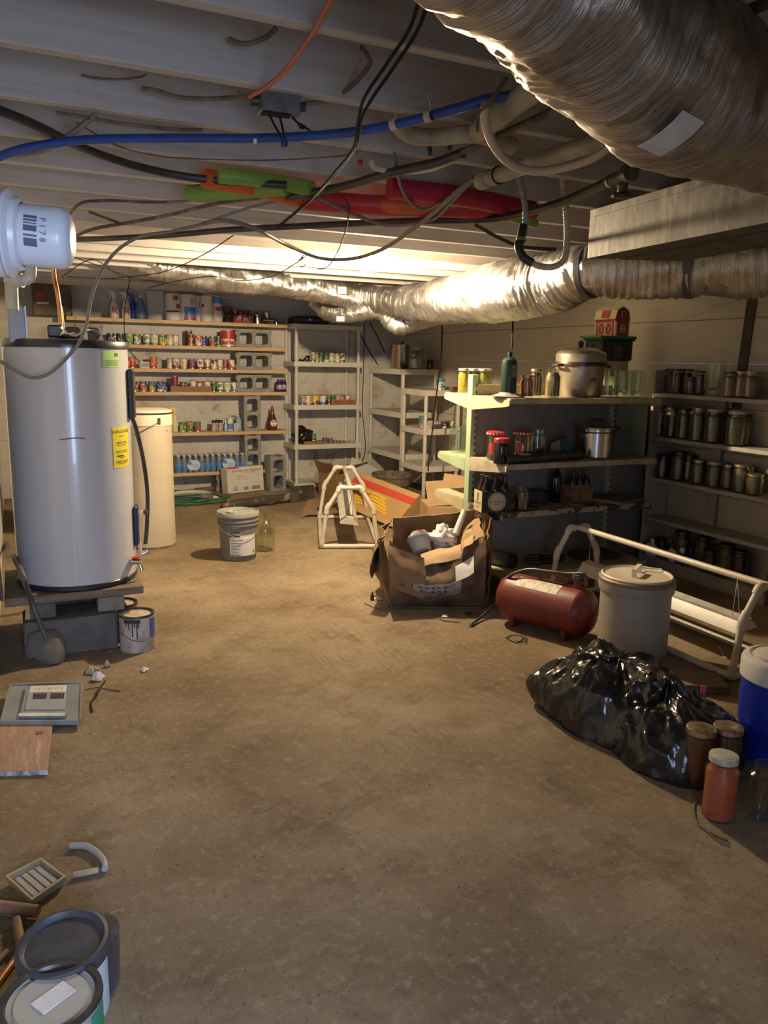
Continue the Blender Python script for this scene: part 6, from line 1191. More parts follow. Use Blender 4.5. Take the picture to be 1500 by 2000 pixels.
F_corn = food('yellow_pickle', (.62,.38,.03), (.42,.22,.02)); F_pick = food('olive_pickle', (.38,.30,.06), (.20,.17,.03), 22); F_org = food('orange_preserve', (.55,.15,.02), (.42,.10,.015), 12); F_dark = food('dark_plum', (.05,.018,.02), (.09,.03,.025), 30); F_pep = food('mixed_pepper', (.34,.24,.10), (.13,.10,.04), 38); F_bean = food('green_beans', (.17,.145,.06), (.08,.07,.03), 34); F_brn = food('brown_beans', (.16,.10,.05), (.08,.05,.025), 40); F_tan = food('apple_butter', (.26,.10,.035), (.18,.065,.02), 8); F_tom = food('tomato_juice', (.55,.085,.04), (.48,.12,.07), 9); F_beet = food('beets', (.06,.012,.012), (.11,.02,.015), 30)
L_gold = M_lidm; L_dark = mat('dark_jar_lid', (.09,.075,.06), .4, .7); L_white = mat('white_jar_lid', (.60,.58,.54), .4, .2, col2=(.42,.38,.32), scale=30)
zt = GZ[0]+.006
for i,(px,c) in enumerate(((905,F_corn),(925,F_pick),(941,F_pick),(953,F_pick))):
    jar(('yellow pickle jar leftmost on the far side of the green shelving top','first olive pickle jar right of the yellow one','second olive pickle jar right of the yellow one','rightmost olive pickle jar of the row on the far side')[i], fy(px,745,4.78).x+.0, 4.78+.02*(i%2), zt, .17, .042, c, lid=L_white, group='pickle jars on the far side of the green shelving')
for i, (px, y_) in enumerate(((880,4.90),(897,4.93))): jar(('left','right')[i]+' wide empty glass jar on the far side of the green shelving\'s middle shelf', 2.885+.10*i, 4.86+.06*i, GZ[1]-.004, .19, .065, None, neck=.72, group='empty jars on the far side')
solo('small_box', MB().box((0,0,.02),(.05,.04,.04), bev=.002), M_dk, 'tiny dark box behind the yellow pickle jar', 'box', (2.83,4.86,zt))
zt = GZ[0]
# gas bottle on its burner plate
p = fy(1000,758,4.20); t = thing('gas_bottle', 'dark green camping gas bottle standing on a grey dish on the shelving top', 'gas bottle', (p.x,4.24,zt))
part('cylinder', MB().lathe([(0,.03),(.048,.03),(.051,.04),(.051,.215),(.047,.235),(.03,.25),(.014,.255),(.014,.268),(0,.27)], 32), mat('dark_green_enamel', (.018,.04,.032), .35, .2), t); part('valve_cap', MB().lathe([(.012,.262),(.016,.266),(.015,.285),(0,.288)], 14), M_blk, t)
part('label', MB().band(.0514,.13,.205,-1.9,-.4), mat('faint_can_print', (.12,.12,.11), .5, col2=(.24,.22,.2), scale=45, mix=(.5,.54)), t); part('dish', MB().lathe([(0,.0),(.055,.0),(.105,.006),(.107,.010),(.06,.026),(.052,.034),(0,.034)], 36), mat('grey_dish', (.34,.34,.33), .4, .4), t)
jar('orange preserve jar right of the gas bottle', fy(1029,758,4.22).x, 4.22, zt, .145, .046, F_org, lid=L_gold, neck=.84)
jar('dark plum jar behind the orange preserve jar', fy(1048,758,4.32).x, 4.33, zt, .185, .045, F_dark, lid=L_gold)
jar('tall jar of mixed peppers in front of the pressure canner', fy(1079,758,4.20).x, 4.20, zt, .19, .050, F_pep, lid=None)
p = fy(1131,757,4.33); M_alu = mat('worn_aluminium', (.42,.36,.29), .38, .75, col2=(.30,.25,.19), scale=5, col3=(.10,.07,.05), scale3=11, mix3=(.66,.74), bump=.1); 
t = thing('pressure_canner', 'large worn aluminium pressure canner with domed lid on the shelving top', 'pressure canner', (p.x,4.33,zt)); R_ = .165
part('pot', MB().lathe([(0,0),(R_*.86,.0),(R_*.9,.01),(R_,.20),(R_,.215),(0,.215)], 48), M_alu, t)
part('clamp_band', MB().lathe([(R_,.205),(R_+.014,.208),(R_+.016,.222),(R_+.012,.232),(R_,.235)], 48), M_dk, t)
ld = part('lid', MB().lathe([(R_+.004,.232),(R_+.003,.285),(R_-.012,.302),(R_*.6,.325),(.0,.333)], 48), M_alu, t)
part('lid_knob', MB().lathe([(0,0),(.022,.004),(.024,.02),(.018,.03),(0,.032)], 16, (-.045,-.02,.352), axis=(.95,-.3,0)).cyl((-.035,-.02,.325),(-.035,-.02,.36),.007), M_blk, ld); part('weight_valve', MB().cyl((.045,.0,.325),(.045,0,.375),.005).tube([(.09,0,.315),(.088,0,.345),(.10,0,.352)], .004, 8), M_blk, ld)
part('side_handle', MB().tube([(-R_,-.03,.215),(-R_-.045,-.03,.21),(-R_-.045,.03,.21),(-R_,.03,.215)], .010, 10), M_blk, t); part('side_handle', MB().tube([(R_,-.03,.215),(R_+.055,-.035,.205),(R_+.055,.03,.205),(R_,.03,.215)], .012, 10), M_blk, t)
part('soot_marks', MB().band(R_*.955,.10,.15,-1.85,-1.5), mat('soot_patch', (.08,.055,.04), .7, col2=(.35,.3,.23), scale=45, mix=(.5,.56)), t)
ex = [(1187,4.22),(1198,4.35),(1214,4.20),(1229,4.34),(1246,4.21),(1262,4.36),(1278,4.42)]
for i,(px,y_) in enumerate(ex):
    jar(f'clear empty upturned jar, {NTH[i]} from the canner on the shelving top', min(fy(px,757,y_).x,4.02) , y_, zt, .19, .048, None, inv=True, group='empty jars by the canner')
# bin, barn
bxp = fy(1198,700,4.66)
t = thing('plastic_bin', 'black plastic bin on a pale block carrying the toy barn behind the canner', 'bin', (bxp.x,4.72,1.298)); part('pale_base', MB().box((.02,0,.1175),(.22,.17,.235), bev=.004), M_gcream, t); part('bin_body', MB().box((0,0,.31),(.30,.20,.15), bev=.012), mat('black_bin_box', (.018,.018,.02), .4), t); part('bin_rim', MB().box((0,0,.387),(.32,.215,.016), bev=.004), M_blk, t); part('grey_plate', MB().box((.0,-.102,.30),(.07,.003,.09)), mat('dark_grey_plate', (.07,.07,.08), .5), t)
part('green_lid', MB().box((-.01,0,.404),(.34,.24,.018), bev=.004), mat('green_play_base', (.03,.16,.05), .45), t)
bz_ = 1.298+.414; t = thing('toy_barn', 'red and cream toy barn with gambrel roof standing on the black bin', 'toy barn', (bxp.x,4.70,bz_), -1.4)
M_bred = mat('barn_red', (.36,.03,.025), .45, col2=(.30,.025,.02), scale=12); M_bcr = mat('barn_cream', (.62,.52,.32), .45); w, d, h = .15, .19, .12
# gable faces +x end; doors on -y long side
mbx = MB().box((0,0,h/2),(d,w,h)); part('walls', mbx, M_bred, t)
prof = [(-w/2-.008,h-.004),(-w/2+.012,h+.060),(0,h+.088),(w/2-.012,h+.060),(w/2+.008,h-.004)]
part('gable', MB().prism([(-d/2,a*.94,b-.004) for a,b in prof], (d,0,0)), M_bred, t)
rf = MB()
for (a,b),(c,e) in zip(prof[:-1],prof[1:]): rf.prism([(-d/2-.006,a,b),(-d/2-.006,c,e),(-d/2-.006,c,e+.006),(-d/2-.006,a-(.004 if a<0 else -.004)*(a!=0),b+.004)], (d+.006,0,0))
part('roof', rf, M_bcr, t)
a, b = Vector((0,prof[0][0],prof[0][1])), Vector((0,prof[1][0],prof[1][1])); 
def rp(x, v): q = a*(1-v)+b*v; return Vector((x,q.y-.006,q.z+.005))
part('roof_panel', MB().prism([rp(-.035,.1),rp(.035,.1),rp(.035,.92),rp(-.035,.92)], (0,-.003,.001)), M_bred, t)
mb = MB()
for s_ in (-1,1):
    x = s_*.033
    for q in (-.030,.030): mb.box((x+q,-w/2-.002,.048),(.006,.004,.09))
    mb.box((x,-w/2-.002,.092),(.064,.004,.006)).box((x,-w/2-.002,.004),(.064,.004,.006)).box((x,-w/2-.0025,.048),(.004,.003,.104),ry=.58).box((x,-w/2-.0025,.048),(.004,.003,.104),ry=-.58)
for q in (-d/2+.006,d/2-.006): mb.box((q,-w/2-.002,.05),(.010,.004,.1))
part('door_crosses', mb, M_bcr, t)
mb = MB(); X = d/2+.002
for y_ in (-.026,0,.026): mb.box((X,y_,.055),(.004,.005,.055))
for z_ in (.03,.055,.08): mb.box((X,0,z_),(.004,.056,.005))
for y_ in (-w/2+.005,w/2-.005): mb.box((X,y_,.05),(.004,.009,.1))
part('gable_window', mb, M_bcr, t); mb = MB()
for y_ in (-.018,.018): mb.box((X+.004,y_,h+.035),(.004,.004,.036))
for z_ in (-.018,.018): mb.box((X+.004,0,h+.035+z_),(.004,.04,.004))
part('loft_window', mb, M_bcr, t); part('loft_opening', MB().box((X+.002,0,h+.035),(.002,.034,.034)), M_ink, t); part('window_opening', MB().box((X,0,.055),(.001,.05,.05)), mat('dull_glass', (.25,.2,.12), .4), t)
M_redlid = mat('red_jar_lid', (.42,.02,.035), .35)
def dotjar(lb, px, y_, h=.19, r=.062):
    t = thing('candy_jar', lb, 'jar', (fy(px,880,y_).x,y_,GZ[1])); part('glass', MB().lathe([(0,.004),(r*.95,.004),(r,.012),(r,h*.8),(r*.85,h*.88),(r*.85,h*.9),(r*.82,h*.9),(r*.95,h*.8),(r*.95,.014),(0,.008)], 28), M_glass, t); part('contents', MB().lathe([(0,.01),(r*.9,.012),(r*.9,h*.22),(0,h*.24)], 20), F_brn, t)
    l = part('lid', MB().lathe([(r*.9,h*.87),(r+.004,h*.88),(r+.004,h*.97),(r*.9,h),(0,h)], 30), M_redlid, t); mb = MB()
    for q in range(18): mb.lathe([(0,0),(.006,0),(.006,.0008),(0,.0008)], 8, ((r+.0042)*math.cos(q*2*PI/18),(r+.0042)*math.sin(q*2*PI/18),h*.925), axis=(math.cos(q*2*PI/18),math.sin(q*2*PI/18),0))
    part('white_dots', mb, M_white, l); part('label', MB().band(r+.0006,h*.25,h*.6,-2.9,-2.2), M_rp, t)
dotjar('glass jar with red polka dot lid at the left on the middle green shelf', 968, 4.36); dotjar('glass jar with red polka dot lid in the middle of the middle green shelf', 1020, 4.34)
t = thing('spice_jar', 'dark jar with plain bright red lid in front of the polka dot jars', 'jar', (fy(979,885,4.19).x,4.19,GZ[1])); part('glass', MB().lathe([(0,0),(.046,0),(.050,.01),(.050,.12),(.045,.135),(0,.135)], 24), mat('black_contents', (.015,.013,.015), .12), t); part('lid', MB().lathe([(.046,.13),(.050,.135),(.050,.158),(.046,.163),(0,.163)], 26), M_redlid, t)
jar('wide glass jar with dim contents right of the polka dot jars', fy(1050,880,4.35).x, 4.36, GZ[1], .20, .06, F_dark, fill=.5, neck=.8)
pa, pb = fy(987,885,4.14), fy(1135,876,4.22); t = thing('pipe_offcut', 'short black plastic drain pipe lying along the front of the middle green shelf', 'pipe', (pa+pb)/2-Vector((0,0,.03))); pa.z = pb.z = GZ[1]+.031
dv_ = (pb-pa).normalized(); part('pipe', MB().lathe([(.026,0),(.031,0),(.031,(pb-pa).length),(.026,(pb-pa).length),(.026,0)], 24, pa, axis=dv_), M_blk, t, True)
t = thing('storage_jar', 'white pot tipped over showing its dark teal lid on the middle green shelf', 'jar', (fy(1098,860,4.36).x,4.36,GZ[1]+.065), rot=(1.25,0,.3)); part('pot', MB().lathe([(0,-.06),(.05,-.06),(.055,-.05),(.062,.045),(0,.045)], 28), mat('grey_white_pot', (.35,.35,.33), .4), t); part('lid', MB().lathe([(.064,.035),(.066,.05),(.058,.056),(0,.055)], 30), mat('dark_teal_lid', (.01,.08,.075), .4), t)
t = thing('stock_pot', 'shiny steel stock pot with lid and black handles on the middle green shelf', 'pot', (fy(1166,884,4.28).x,4.30,GZ[1])); R_ = .118
part('pot_body', MB().lathe([(0,0),(R_-.006,0),(R_,.008),(R_,.195),(R_+.004,.2),(0,.2)], 48), M_ss, t); ld = part('lid', MB().lathe([(R_+.007,.198),(R_+.008,.208),(R_*.7,.225),(0,.232)], 48), M_ss, t); part('rim_band', MB().lathe([(R_,.172),(R_+.003,.174),(R_+.003,.18),(R_,.182)], 48), M_dk, t)
part('lid_handle', MB().tube([(-.05,0,.228),(-.045,0,.258),(.045,0,.258),(.05,0,.228)], .008, 8), M_blk, ld); part('side_handle', MB().tube([(-R_,-.04,.17),(-R_-.035,-.035,.20),(-R_-.035,.035,.20),(-R_,.04,.17)], .007, 8), M_blk, t); part('side_handle', MB().tube([(R_,-.04,.17),(R_+.06,-.035,.20),(R_+.06,.035,.20),(R_,.04,.17)], .007, 8), M_blk, t)
solo('metal_rack', MB().tube([(0,0,.02),(.03,.02,.13),(.06,.0,.22),(.10,.02,.24)], .004, 6).tube([(.03,0,.02),(.06,.02,.11),(.10,.0,.20),(.14,.02,.19)], .004, 6).tube([(0,.02,.06),(.13,.02,.15)], .004, 6), M_blk, 'thin black wire rack leaning right of the stock pot', 'rack', (3.80,4.40,GZ[1]))
solo('green_board', MB().box((0,0,.19),(.012,.30,.38)), mat('dull_green_board', (.22,.26,.19), .6), 'dull green board standing on edge at the wall end of the middle green shelf', 'board', (4.02,4.36,GZ[1]))
# third shelf
x0 = fy(940,985,4.17).x; t = thing('beer_six_pack', 'cardboard carrier of six dark stout bottles with cream oval label on the lower green shelf', 'beer carrier', (fy(962,985,4.25).x,4.25,GZ[2]), -.18)
W_, D_, H_ = .205, .135, .135; M_carr = mat('black_carrier_card', (.015,.013,.012), .45); M_crm = mat('cream_label', (.55,.47,.30), .55, col2=(.48,.40,.25), scale=12)
part('carrier', MB().box((0,-D_/2,H_/2),(W_,.003,H_)).box((0,D_/2,H_/2),(W_,.003,H_)).box((W_/2,0,H_/2),(.003,D_,H_)).box((0,0,.002),(W_,D_,.004)).prism([(-.04,-.002,.1),(.04,-.002,.1),(.05,-.002,.205),(-.05,-.002,.205)], (0,.004,0)), M_carr, t)
part('end_panel', MB().box((-W_/2,0,H_/2),(.003,D_,H_)), M_crm, t, label='cream end panel'); mb = MB()
mb.text('GUINNESS', .024, planefn((-W_/2-.0022,0,.055), (0,-1,0), (0,0,1))); mb.box((-W_/2-.002,0,.095),(.001,.015,.05)); mb.text('STOUT', .018, planefn((-W_/2-.0022,0,.028), (0,-1,0), (0,0,1))); part('end_print', mb, M_ink, t)
for i in range(3):
    for j in range(2):
        part('bottle', MB().lathe([(0,.006),(.029,.006),(.030,.012),(.030,.135),(.026,.155),(.014,.185),(.013,.225),(.015,.226),(.015,.232),(0,.233)], 18, (-.066+.066*i,-.033+.066*j,0)), mat('dark_bottle_glass', (.012,.008,.006), .1), t)
lb = part('oval_label', MB().lathe([(0,0),(.062,0),(.062,.0015),(0,.0015)], 36, (0,-D_/2-.0015,.068), axis=(0,-1,0)), M_crm, t)
mb = MB().lathe([(.050,0),(.052,0),(.052,.0008),(.050,.0008)], 36, (0,-D_/2-.003,.068), axis=(0,-1,0)).lathe([(.0575,0),(.059,0),(.059,.0008),(.0575,.0008)], 36, (0,-D_/2-.003,.068), axis=(0,-1,0))
mb.text('GUINNESS', .021, planefn((0,-D_/2-.0035,.068), (1,0,0), (0,0,1))).text('Draught', .010, planefn((0,-D_/2-.0035,.092), (1,0,0), (0,0,1))).box((0,-D_/2-.0033,.052),(.06,.0006,.002)).box((0,-D_/2-.0033,.045),(.03,.0006,.002))
part('label_print', mb, M_ink, lb)
jar('dark jar of preserve right of the stout bottles', fy(1018,990,4.20).x, 4.20, GZ[2], .155, .052, F_dark, fill=.6, lid=None, neck=.72)
solo('black_box', MB().box((0,0,.04),(.18,.10,.08), bev=.006), M_blk, 'low black box behind the dark preserve jar on the lower green shelf', 'box', (fy(1048,965,4.42).x,4.45,GZ[2]))
def bottle(lb, x, y, z, h=.29, r=.036): return solo('wine_bottle', MB().lathe([(0,0),(r-.003,0),(r,.005),(r,h*.58),(r*.8,h*.68),(r*.4,h*.78),(r*.36,h*.96),(r*.44,h*.965),(r*.44,h),(0,h)], 22), mat('dark_bottle_glass', (.012,.008,.006), .1), lb, 'bottle', (x,y,z))
bottle('tall dark bottle standing left of the red bottle carton', fy(1085,968,4.36).x, 4.36, GZ[2])
t = thing('bottle_carton', 'faded red cardboard carrier holding dark bottles on the lower green shelf', 'bottle carrier', (fy(1124,965,4.38).x,4.38,GZ[2]), .1); M_rc = mat('faded_red_carton', (.20,.07,.045), .6, col2=(.28,.18,.13), scale=14)
part('carrier', MB().box((0,-.065,.06),(.20,.003,.12)).box((0,.065,.06),(.20,.003,.12)).box((-.1,0,.06),(.003,.13,.12)).box((.1,0,.06),(.003,.13,.12)).box((0,0,.002),(.2,.13,.004)), M_rc, t)
for i in range(3): part('bottle', MB().lathe([(0,.006),(.029,.006),(.03,.012),(.03,.13),(.014,.175),(.013,.22),(0,.222)], 16, (-.065+.065*i,-.03,0)), MATS['dark_bottle_glass'], t)
solo('brown_board', MB().box((0,0,.01),(.30,.22,.02)), mat('dull_brown_board', (.20,.15,.11), .7), 'dull brown board lying at the wall end of the lower green shelf', 'board', (3.86,4.26,GZ[2]), .3)
# base deck
t = thing('old_motor', 'dark cylindrical motor lying on the base deck of the green shelving', 'motor', (2.98,4.36,BZ0+.052), rot=(0,0,.4)); part('motor_body', MB().cyl((0,-.07,0),(0,.08,0),.05,seg=22), M_iron, t); part('front_ring', MB().lathe([(.03,0),(.052,0),(.054,.015),(.03,.018)], 22, (0,-.085,0), axis=(0,1,0)), M_dk, t)
for i,(x,y,r0) in enumerate(((3.28,4.34,.13),(3.34,4.30,.10))):
    pts = [Vector((x+r0*(1+.1*math.sin(q))*math.cos(q*.5), y+r0*.75*math.sin(q*.5), BZ0+.008+.006*i+.003*math.sin(q*1.3)+(0.0015*q))) for q in range(27)]
    solo('wire_coil', MB().tube(pts, .004, 6, 4), M_wire, ('loose coil of black wire lying right of the motor','smaller coil of dark wire on top of the loose one')[i], 'wire', ang=60)
solo('metal_tray', MB().box((0,0,.02),(.32,.20,.04), bev=.006), mat('dark_rust_tray', (.10,.05,.035), .7, col2=(.05,.035,.03), scale=12), 'dark rusty tray at the right end of the base deck', 'tray', (3.75,4.34,BZ0))
solo('green_crate', MB().box((0,0,.055),(.05,.36,.11), bev=.01), mat('dark_green_crate', (.03,.06,.05), .5), 'dark green crate edge showing between rubbish box and shelving base', 'crate', (2.755,4.44,0))
# ================================================================ white wooden cabinet along the right wall
M_cab = mat('white_painted_cabinet', (.46,.43,.40), .6, col2=(.36,.33,.30), scale=6, col3=(.20,.15,.10), scale3=20, mix3=(.66,.72), bump=.1)
CX0, CX1, CY0, CY1 = 4.29, 4.505, 3.30, 4.46; CZ = (1.304,.986,.683,.383,.09)
t = thing('jar_cabinet', 'white painted wooden shelf cabinet full of jars along the right wall', 'cabinet', ((CX0+CX1)/2,(CY0+CY1)/2,0))
part('side_panel', MB().box(((CX0+CX1)/2,CY1-.012,.735),(CX1-CX0,.024,1.47), bev=.003), M_cab, t, True); part('side_panel', MB().box(((CX0+CX1)/2,CY0+.012,.55),(CX1-CX0,.024,1.10), bev=.003), mat('brown_wood_panel', (.17,.09,.05), .6), t, True, 'bare brown wooden end panel')
for z in CZ:
    g = []
    o = part('shelf', MB().box(((CX0+CX1)/2,(CY0+CY1)/2,z-.014),(CX1-CX0,CY1-CY0-.05,.028), bev=.003), M_cab, t, True)
part('toe_board', MB().box((CX0+.012,(CY0+CY1)/2,.035),(.02,CY1-CY0-.05,.07)), M_cab, t, True); part('wall_batten', MB().box((CX1-.012,4.0,.735),(.018,.09,1.4)), M_cab, t, True)
def cj(lbs, items, zk, h, r, cont, lid, grp, neck=.78, inv=False):
    for i,(px,dx) in enumerate(items):
        x = CX0+.075+dx; y = fx(px, 800, x).y
        c = cont[i] if isinstance(cont, list) else cont; hh = h[i] if isinstance(h, list) else h; rr = r[i] if isinstance(r, list) else r
        lb = lbs[i] if isinstance(lbs, list) else lbs.format(NTH[i]); il = lid[i] if isinstance(lid, list) else lid
        jar(lb, x, y, CZ[zk], hh, rr, c, lid=il, group=grp, neck=neck, inv=inv)
cj('dark preserve jar, {} from the left on top of the white cabinet', [(1286,.02),(1304,.08),(1318,0),(1336,.07),(1345,0),(1362,.04)], 0, [.17,.18,.18,.18,.125,.17], [.047,.047,.047,.047,.046,.044], [F_dark,F_dark,F_dark,F_brn,F_dark,F_dark], L_dark, 'dark jars on the white cabinet', .82)
cj(['clear empty upturned jar standing alone in the middle of the white cabinet top'], [(1389,-.01)], 0, .235, .066, None, None, None, .78, True)
cj('tan apple butter jar, {} of three at the right on the white cabinet top', [(1421,-.01),(1443,.03),(1462,.02)], 0, [.17,.175,.175], .054, F_tan, [L_dark,L_gold,L_gold], 'apple butter jars', .84)
cj('jar of green beans, {} from the left on the second shelf of the white cabinet', [(1290,.03),(1314,.03),(1338,.02),(1366,.0),(1398,0),(1412,.09),(1441,-.01),(1456,.09)], 1, [.225,.22,.22,.235,.235,.21,.235,.21], [.054,.056,.056,.058,.064,.055,.066,.055], [F_brn,F_bean,F_bean,F_bean,F_bean,F_brn,F_bean,F_brn], [L_dark,L_dark,L_dark,L_gold,L_white,L_dark,L_white,L_dark], 'green bean jars')
cj('jar on the third shelf of the white cabinet, {} from the left', [(1283,.02),(1304,0),(1314,.09),(1336,.02),(1356,.08),(1376,.01),(1408,.02),(1420,.09),(1437,.04),(1462,.0),(1474,.09),(1490,-.005)], 2, [.17,.17,.17,.21,.19,.175,.175,.17,.17,.19,.17,.14], [.052,.052,.05,.058,.052,.056,.056,.05,.052,.058,.05,.056], [F_dark,F_dark,F_dark,F_brn,F_brn,F_brn,F_bean,F_brn,F_brn,F_bean,F_brn,F_brn], [L_dark,L_dark,L_dark,L_dark,L_dark,L_gold,L_white,L_gold,L_gold,L_gold,L_gold,L_gold], 'jars on the third cabinet shelf', .84)
x0 = fx(1258,1080,CX0+.02).y; x1 = fx(1336,1095,CX0+.02).y
t = thing('jar_case', 'blue and white cardboard case of lidded jars on the bottom shelf of the white cabinet', 'jar case', (CX0+.09,(x0+x1)/2,CZ[4])); L_ = x0-x1
part('case_tray', MB().box((-.085,0,.045),(.004,L_,.09)).box((.085,0,.045),(.004,L_,.09)).box((0,-L_/2,.045),(.17,.004,.09)).box((0,L_/2,.045),(.17,.004,.09)).box((0,0,.002),(.17,L_,.004)), mat('case_blue_print', (.02,.10,.28), .5), t); part('white_print', MB().lathe([(0,0),(.06,0),(.06,.001),(0,.001)], 24, (-.0875,L_*.28,.05), axis=(-1,0,0), fn=lambda a,z: .75+.4*abs(math.sin(a))), M_white, t); part('white_print', MB().lathe([(0,0),(.05,0),(.05,.001),(0,.001)], 24, (-.0875,-L_*.25,.055), axis=(-1,0,0)), M_white, t)
for q in range(4):
    for j in range(2): part('jar', MB().lathe([(0,.005),(.036,.005),(.038,.012),(.038,.10),(.032,.115),(.032,.13),(0,.131)], 16, (-.042+.084*j,-L_/2+L_*(q+.5)/4,0)), M_blk if (q+j)%3 else M_lidm, t)
cj('jar on the bottom shelf of the white cabinet, {} right of the blue case', [(1356,.01),(1400,.05),(1418,-.01),(1436,.03),(1449,-.02),(1478,.03)], 4, [.235,.225,.16,.20,.235,.2], [.066,.058,.055,.055,.068,.055], [F_brn,F_brn,F_brn,F_dark,F_brn,F_dark], L_dark, 'jars on the bottom cabinet shelf')
# ================================================================ right foreground
M_tankred = mat('red_tank_paint', (.16,.02,.017), .45, col2=(.11,.018,.015), scale=7, col3=(.30,.13,.09), scale3=30, mix3=(.64,.72))
ta, tb = Vector((2.585,3.70,.158)), Vector((2.775,3.245,.158)); ax = (tb-ta).normalized(); rt_ = .135; Lt = (tb-ta).length
t = thing('air_tank', 'dark red portable air tank lying on its feet in front of the green shelving', 'air tank', ((ta+tb)/2)-Vector((0,0,.158)))
part('tank', MB().lathe([(0,-.055),(.05,-.05),(.10,-.03),(.128,0),(rt_,.03),(rt_,Lt-.03),(rt_+.003,Lt-.028),(rt_+.003,Lt-.02),(.128,Lt),(.10,Lt+.03),(.05,Lt+.05),(0,Lt+.055)], 44, ta, axis=ax), M_tankred, t, True)
sdx = Vector((-ax.y, ax.x, 0)); sdx = sdx if sdx.x < 0 else -sdx; up = Vector((0,0,1))
g = [[ta+ax*(.09+.27*u)+(sdx*math.sin(v)+up*math.cos(v))*(rt_+.0012) for u in [k/6 for k in range(7)]] for v in [.18+.6*k/6 for k in range(7)]]
part('label', MB().sheet(g, .0015), mat('cream_tank_label', (.60,.54,.42), .55, col2=(.40,.35,.26), scale=40, mix=(.52,.58)), t, True, 'cream instruction label')
M_hrd = mat('dark_red_metal', (.12,.03,.025), .5, .2)
part('handle', MB().tube([ta+ax*.20+up*(rt_-.002), ta+ax*.20+up*(rt_+.045), ta+ax*.36+up*(rt_+.045), ta+ax*.36+up*(rt_-.002)], .011, 10), M_hrd, t, True)
mp = ta+ax*.43+up*rt_; part('manifold', MB().cyl(mp, mp+up*.055, .018).cyl(mp+up*.035+ax*.0, mp+up*.035+ax*.05, .012).cyl(mp+ax*.05+up*.02, mp+ax*.05+up*.075, .011), M_hrd, t, True); part('gauge', MB().lathe([(0,0),(.026,0),(.026,.022),(0,.024)], 22, mp+up*.052, axis=up), M_iron, t, True)
hp = [mp+ax*.05+up*.07, mp+ax*.03+up*.085, mp-ax*.06+up*.068, ta+ax*.28+up*(rt_+.062)+sdx*.01, ta+ax*.12+up*(rt_+.045)+sdx*.02, ta+ax*.02+up*(rt_-.02)+sdx*.06, fz(975,1170,.10), fz(945,1200,.03), fz(921,1220,.010)]
part('air_hose', MB().tube(hp, .0085, 10), M_blk, t, True, ang=60); part('hose_end', MB().cyl(fz(926,1215,.016), fz(918,1221,.010), .0095), M_steel, t, True)
for q in (.06,Lt-.10): part('foot', MB().prism([ta+ax*q+sdx*.09-up*.158, ta+ax*q+sdx*.09-up*.10, ta+ax*q-sdx*.09-up*.10, ta+ax*q-sdx*.09-up*.158], ax*.03), M_hrd, t, True)
solo('wire_scrap', MB().tube([fz(988,1246,.004),fz(1003,1240,.006),fz(1022,1244,.005),fz(1010,1255,.005),fz(990,1247,.004)], .0025, 6).tube([fz(1010,1252,.005),fz(1024,1254,.012),fz(1026,1238,.02)], .003, 6), M_wire, 'loop of thin black wire on the floor in front of the air tank', 'wire')
# crock
cl_, cr_ = fz(1163,1272,0), fz(1306,1285,0); cc = Vector((2.875,2.985,0)); R_ = .178
M_cr = mat('grey_stoneware', (.29,.265,.235), .55, col2=(.24,.215,.185), scale=4, col3=(.22,.16,.11), scale3=9, mix3=(.68,.78)); M_crim = mat('brown_rim_glaze', (.22,.13,.08), .5)
t = thing('stoneware_crock', 'large grey stoneware crock with white lid standing right of the red air tank', 'crock', cc); hC = .43
part('crock_body', MB().lathe([(0,.0),(R_-.012,.0),(R_-.004,.012),(R_,.10),(R_,hC-.075),(R_+.010,hC-.07),(R_+.014,hC-.05),(R_+.014,hC-.008),(R_+.006,hC),(R_-.014,hC),(R_-.018,hC-.03),(0,hC-.03)], 56), M_cr, t)
part('rim_glaze', MB().lathe([(R_+.0145,hC-.022),(R_+.0155,hC-.02),(R_+.0155,hC-.006),(R_+.008,hC+.0005)], 56), M_crim, t)
ld = part('lid', MB().lathe([(0,hC-.012),(R_-.016,hC-.012),(R_-.002,hC-.004),(R_+.004,hC+.008),(R_-.004,hC+.014),(R_-.016,hC+.004),(R_-.03,hC+.003),(0,hC+.004)], 56), mat('cream_lid', (.60,.55,.46), .45, col2=(.50,.43,.33), scale=5, col3=(.16,.12,.09), scale3=22, mix3=(.68,.72)), t)
part('lid_handle', MB().prism([(-.05,-.012,hC+.004),(-.05,-.012,hC+.045),(.045,.05,hC+.05),(.045,.05,hC+.006),(.038,.046,hC+.006),(.038,.046,hC+.042),(-.042,-.008,hC+.037),(-.042,-.008,hC+.004)], (.012,-.02,0)), M_wpl, ld)
part('lid_wire', MB().tube([(.045,.05,hC+.03),(.09,.06,hC+.02),(.14,.03,hC+.018),(.165,.0,hC+.02)], .004, 6), M_wpl, ld)
# second pipe stand, front right
t2_, f2 = pvc_stand('white pipe stand along the front of the white cabinet, nearest the cooler', (3.28,3.24,0), 'long white shop light hanging in the pipe stand by the cabinet', (0,1.0), L=1.44, W=.40, H=.46, hang_z=.20, turn=-.12, cordm=mat('grey_string', (.4,.38,.34), .7))
# bag
bg = bin_bag((2.28,2.43,0), .27, .34, .27, 4.7, .3); o = solo('rubbish_bag', bg, M_bin, 'large crumpled black rubbish bag slumped on the floor, the one touching the crock', 'bag', ang=75)
bg = bin_bag((2.29,2.10,0), .27, .24, .235, 9.3, .5, peak=(.03,.05)); solo('rubbish_bag', bg, M_bin, 'smaller black rubbish bag slumped in front by the glass jars and the cooler', 'bag', ang=75)
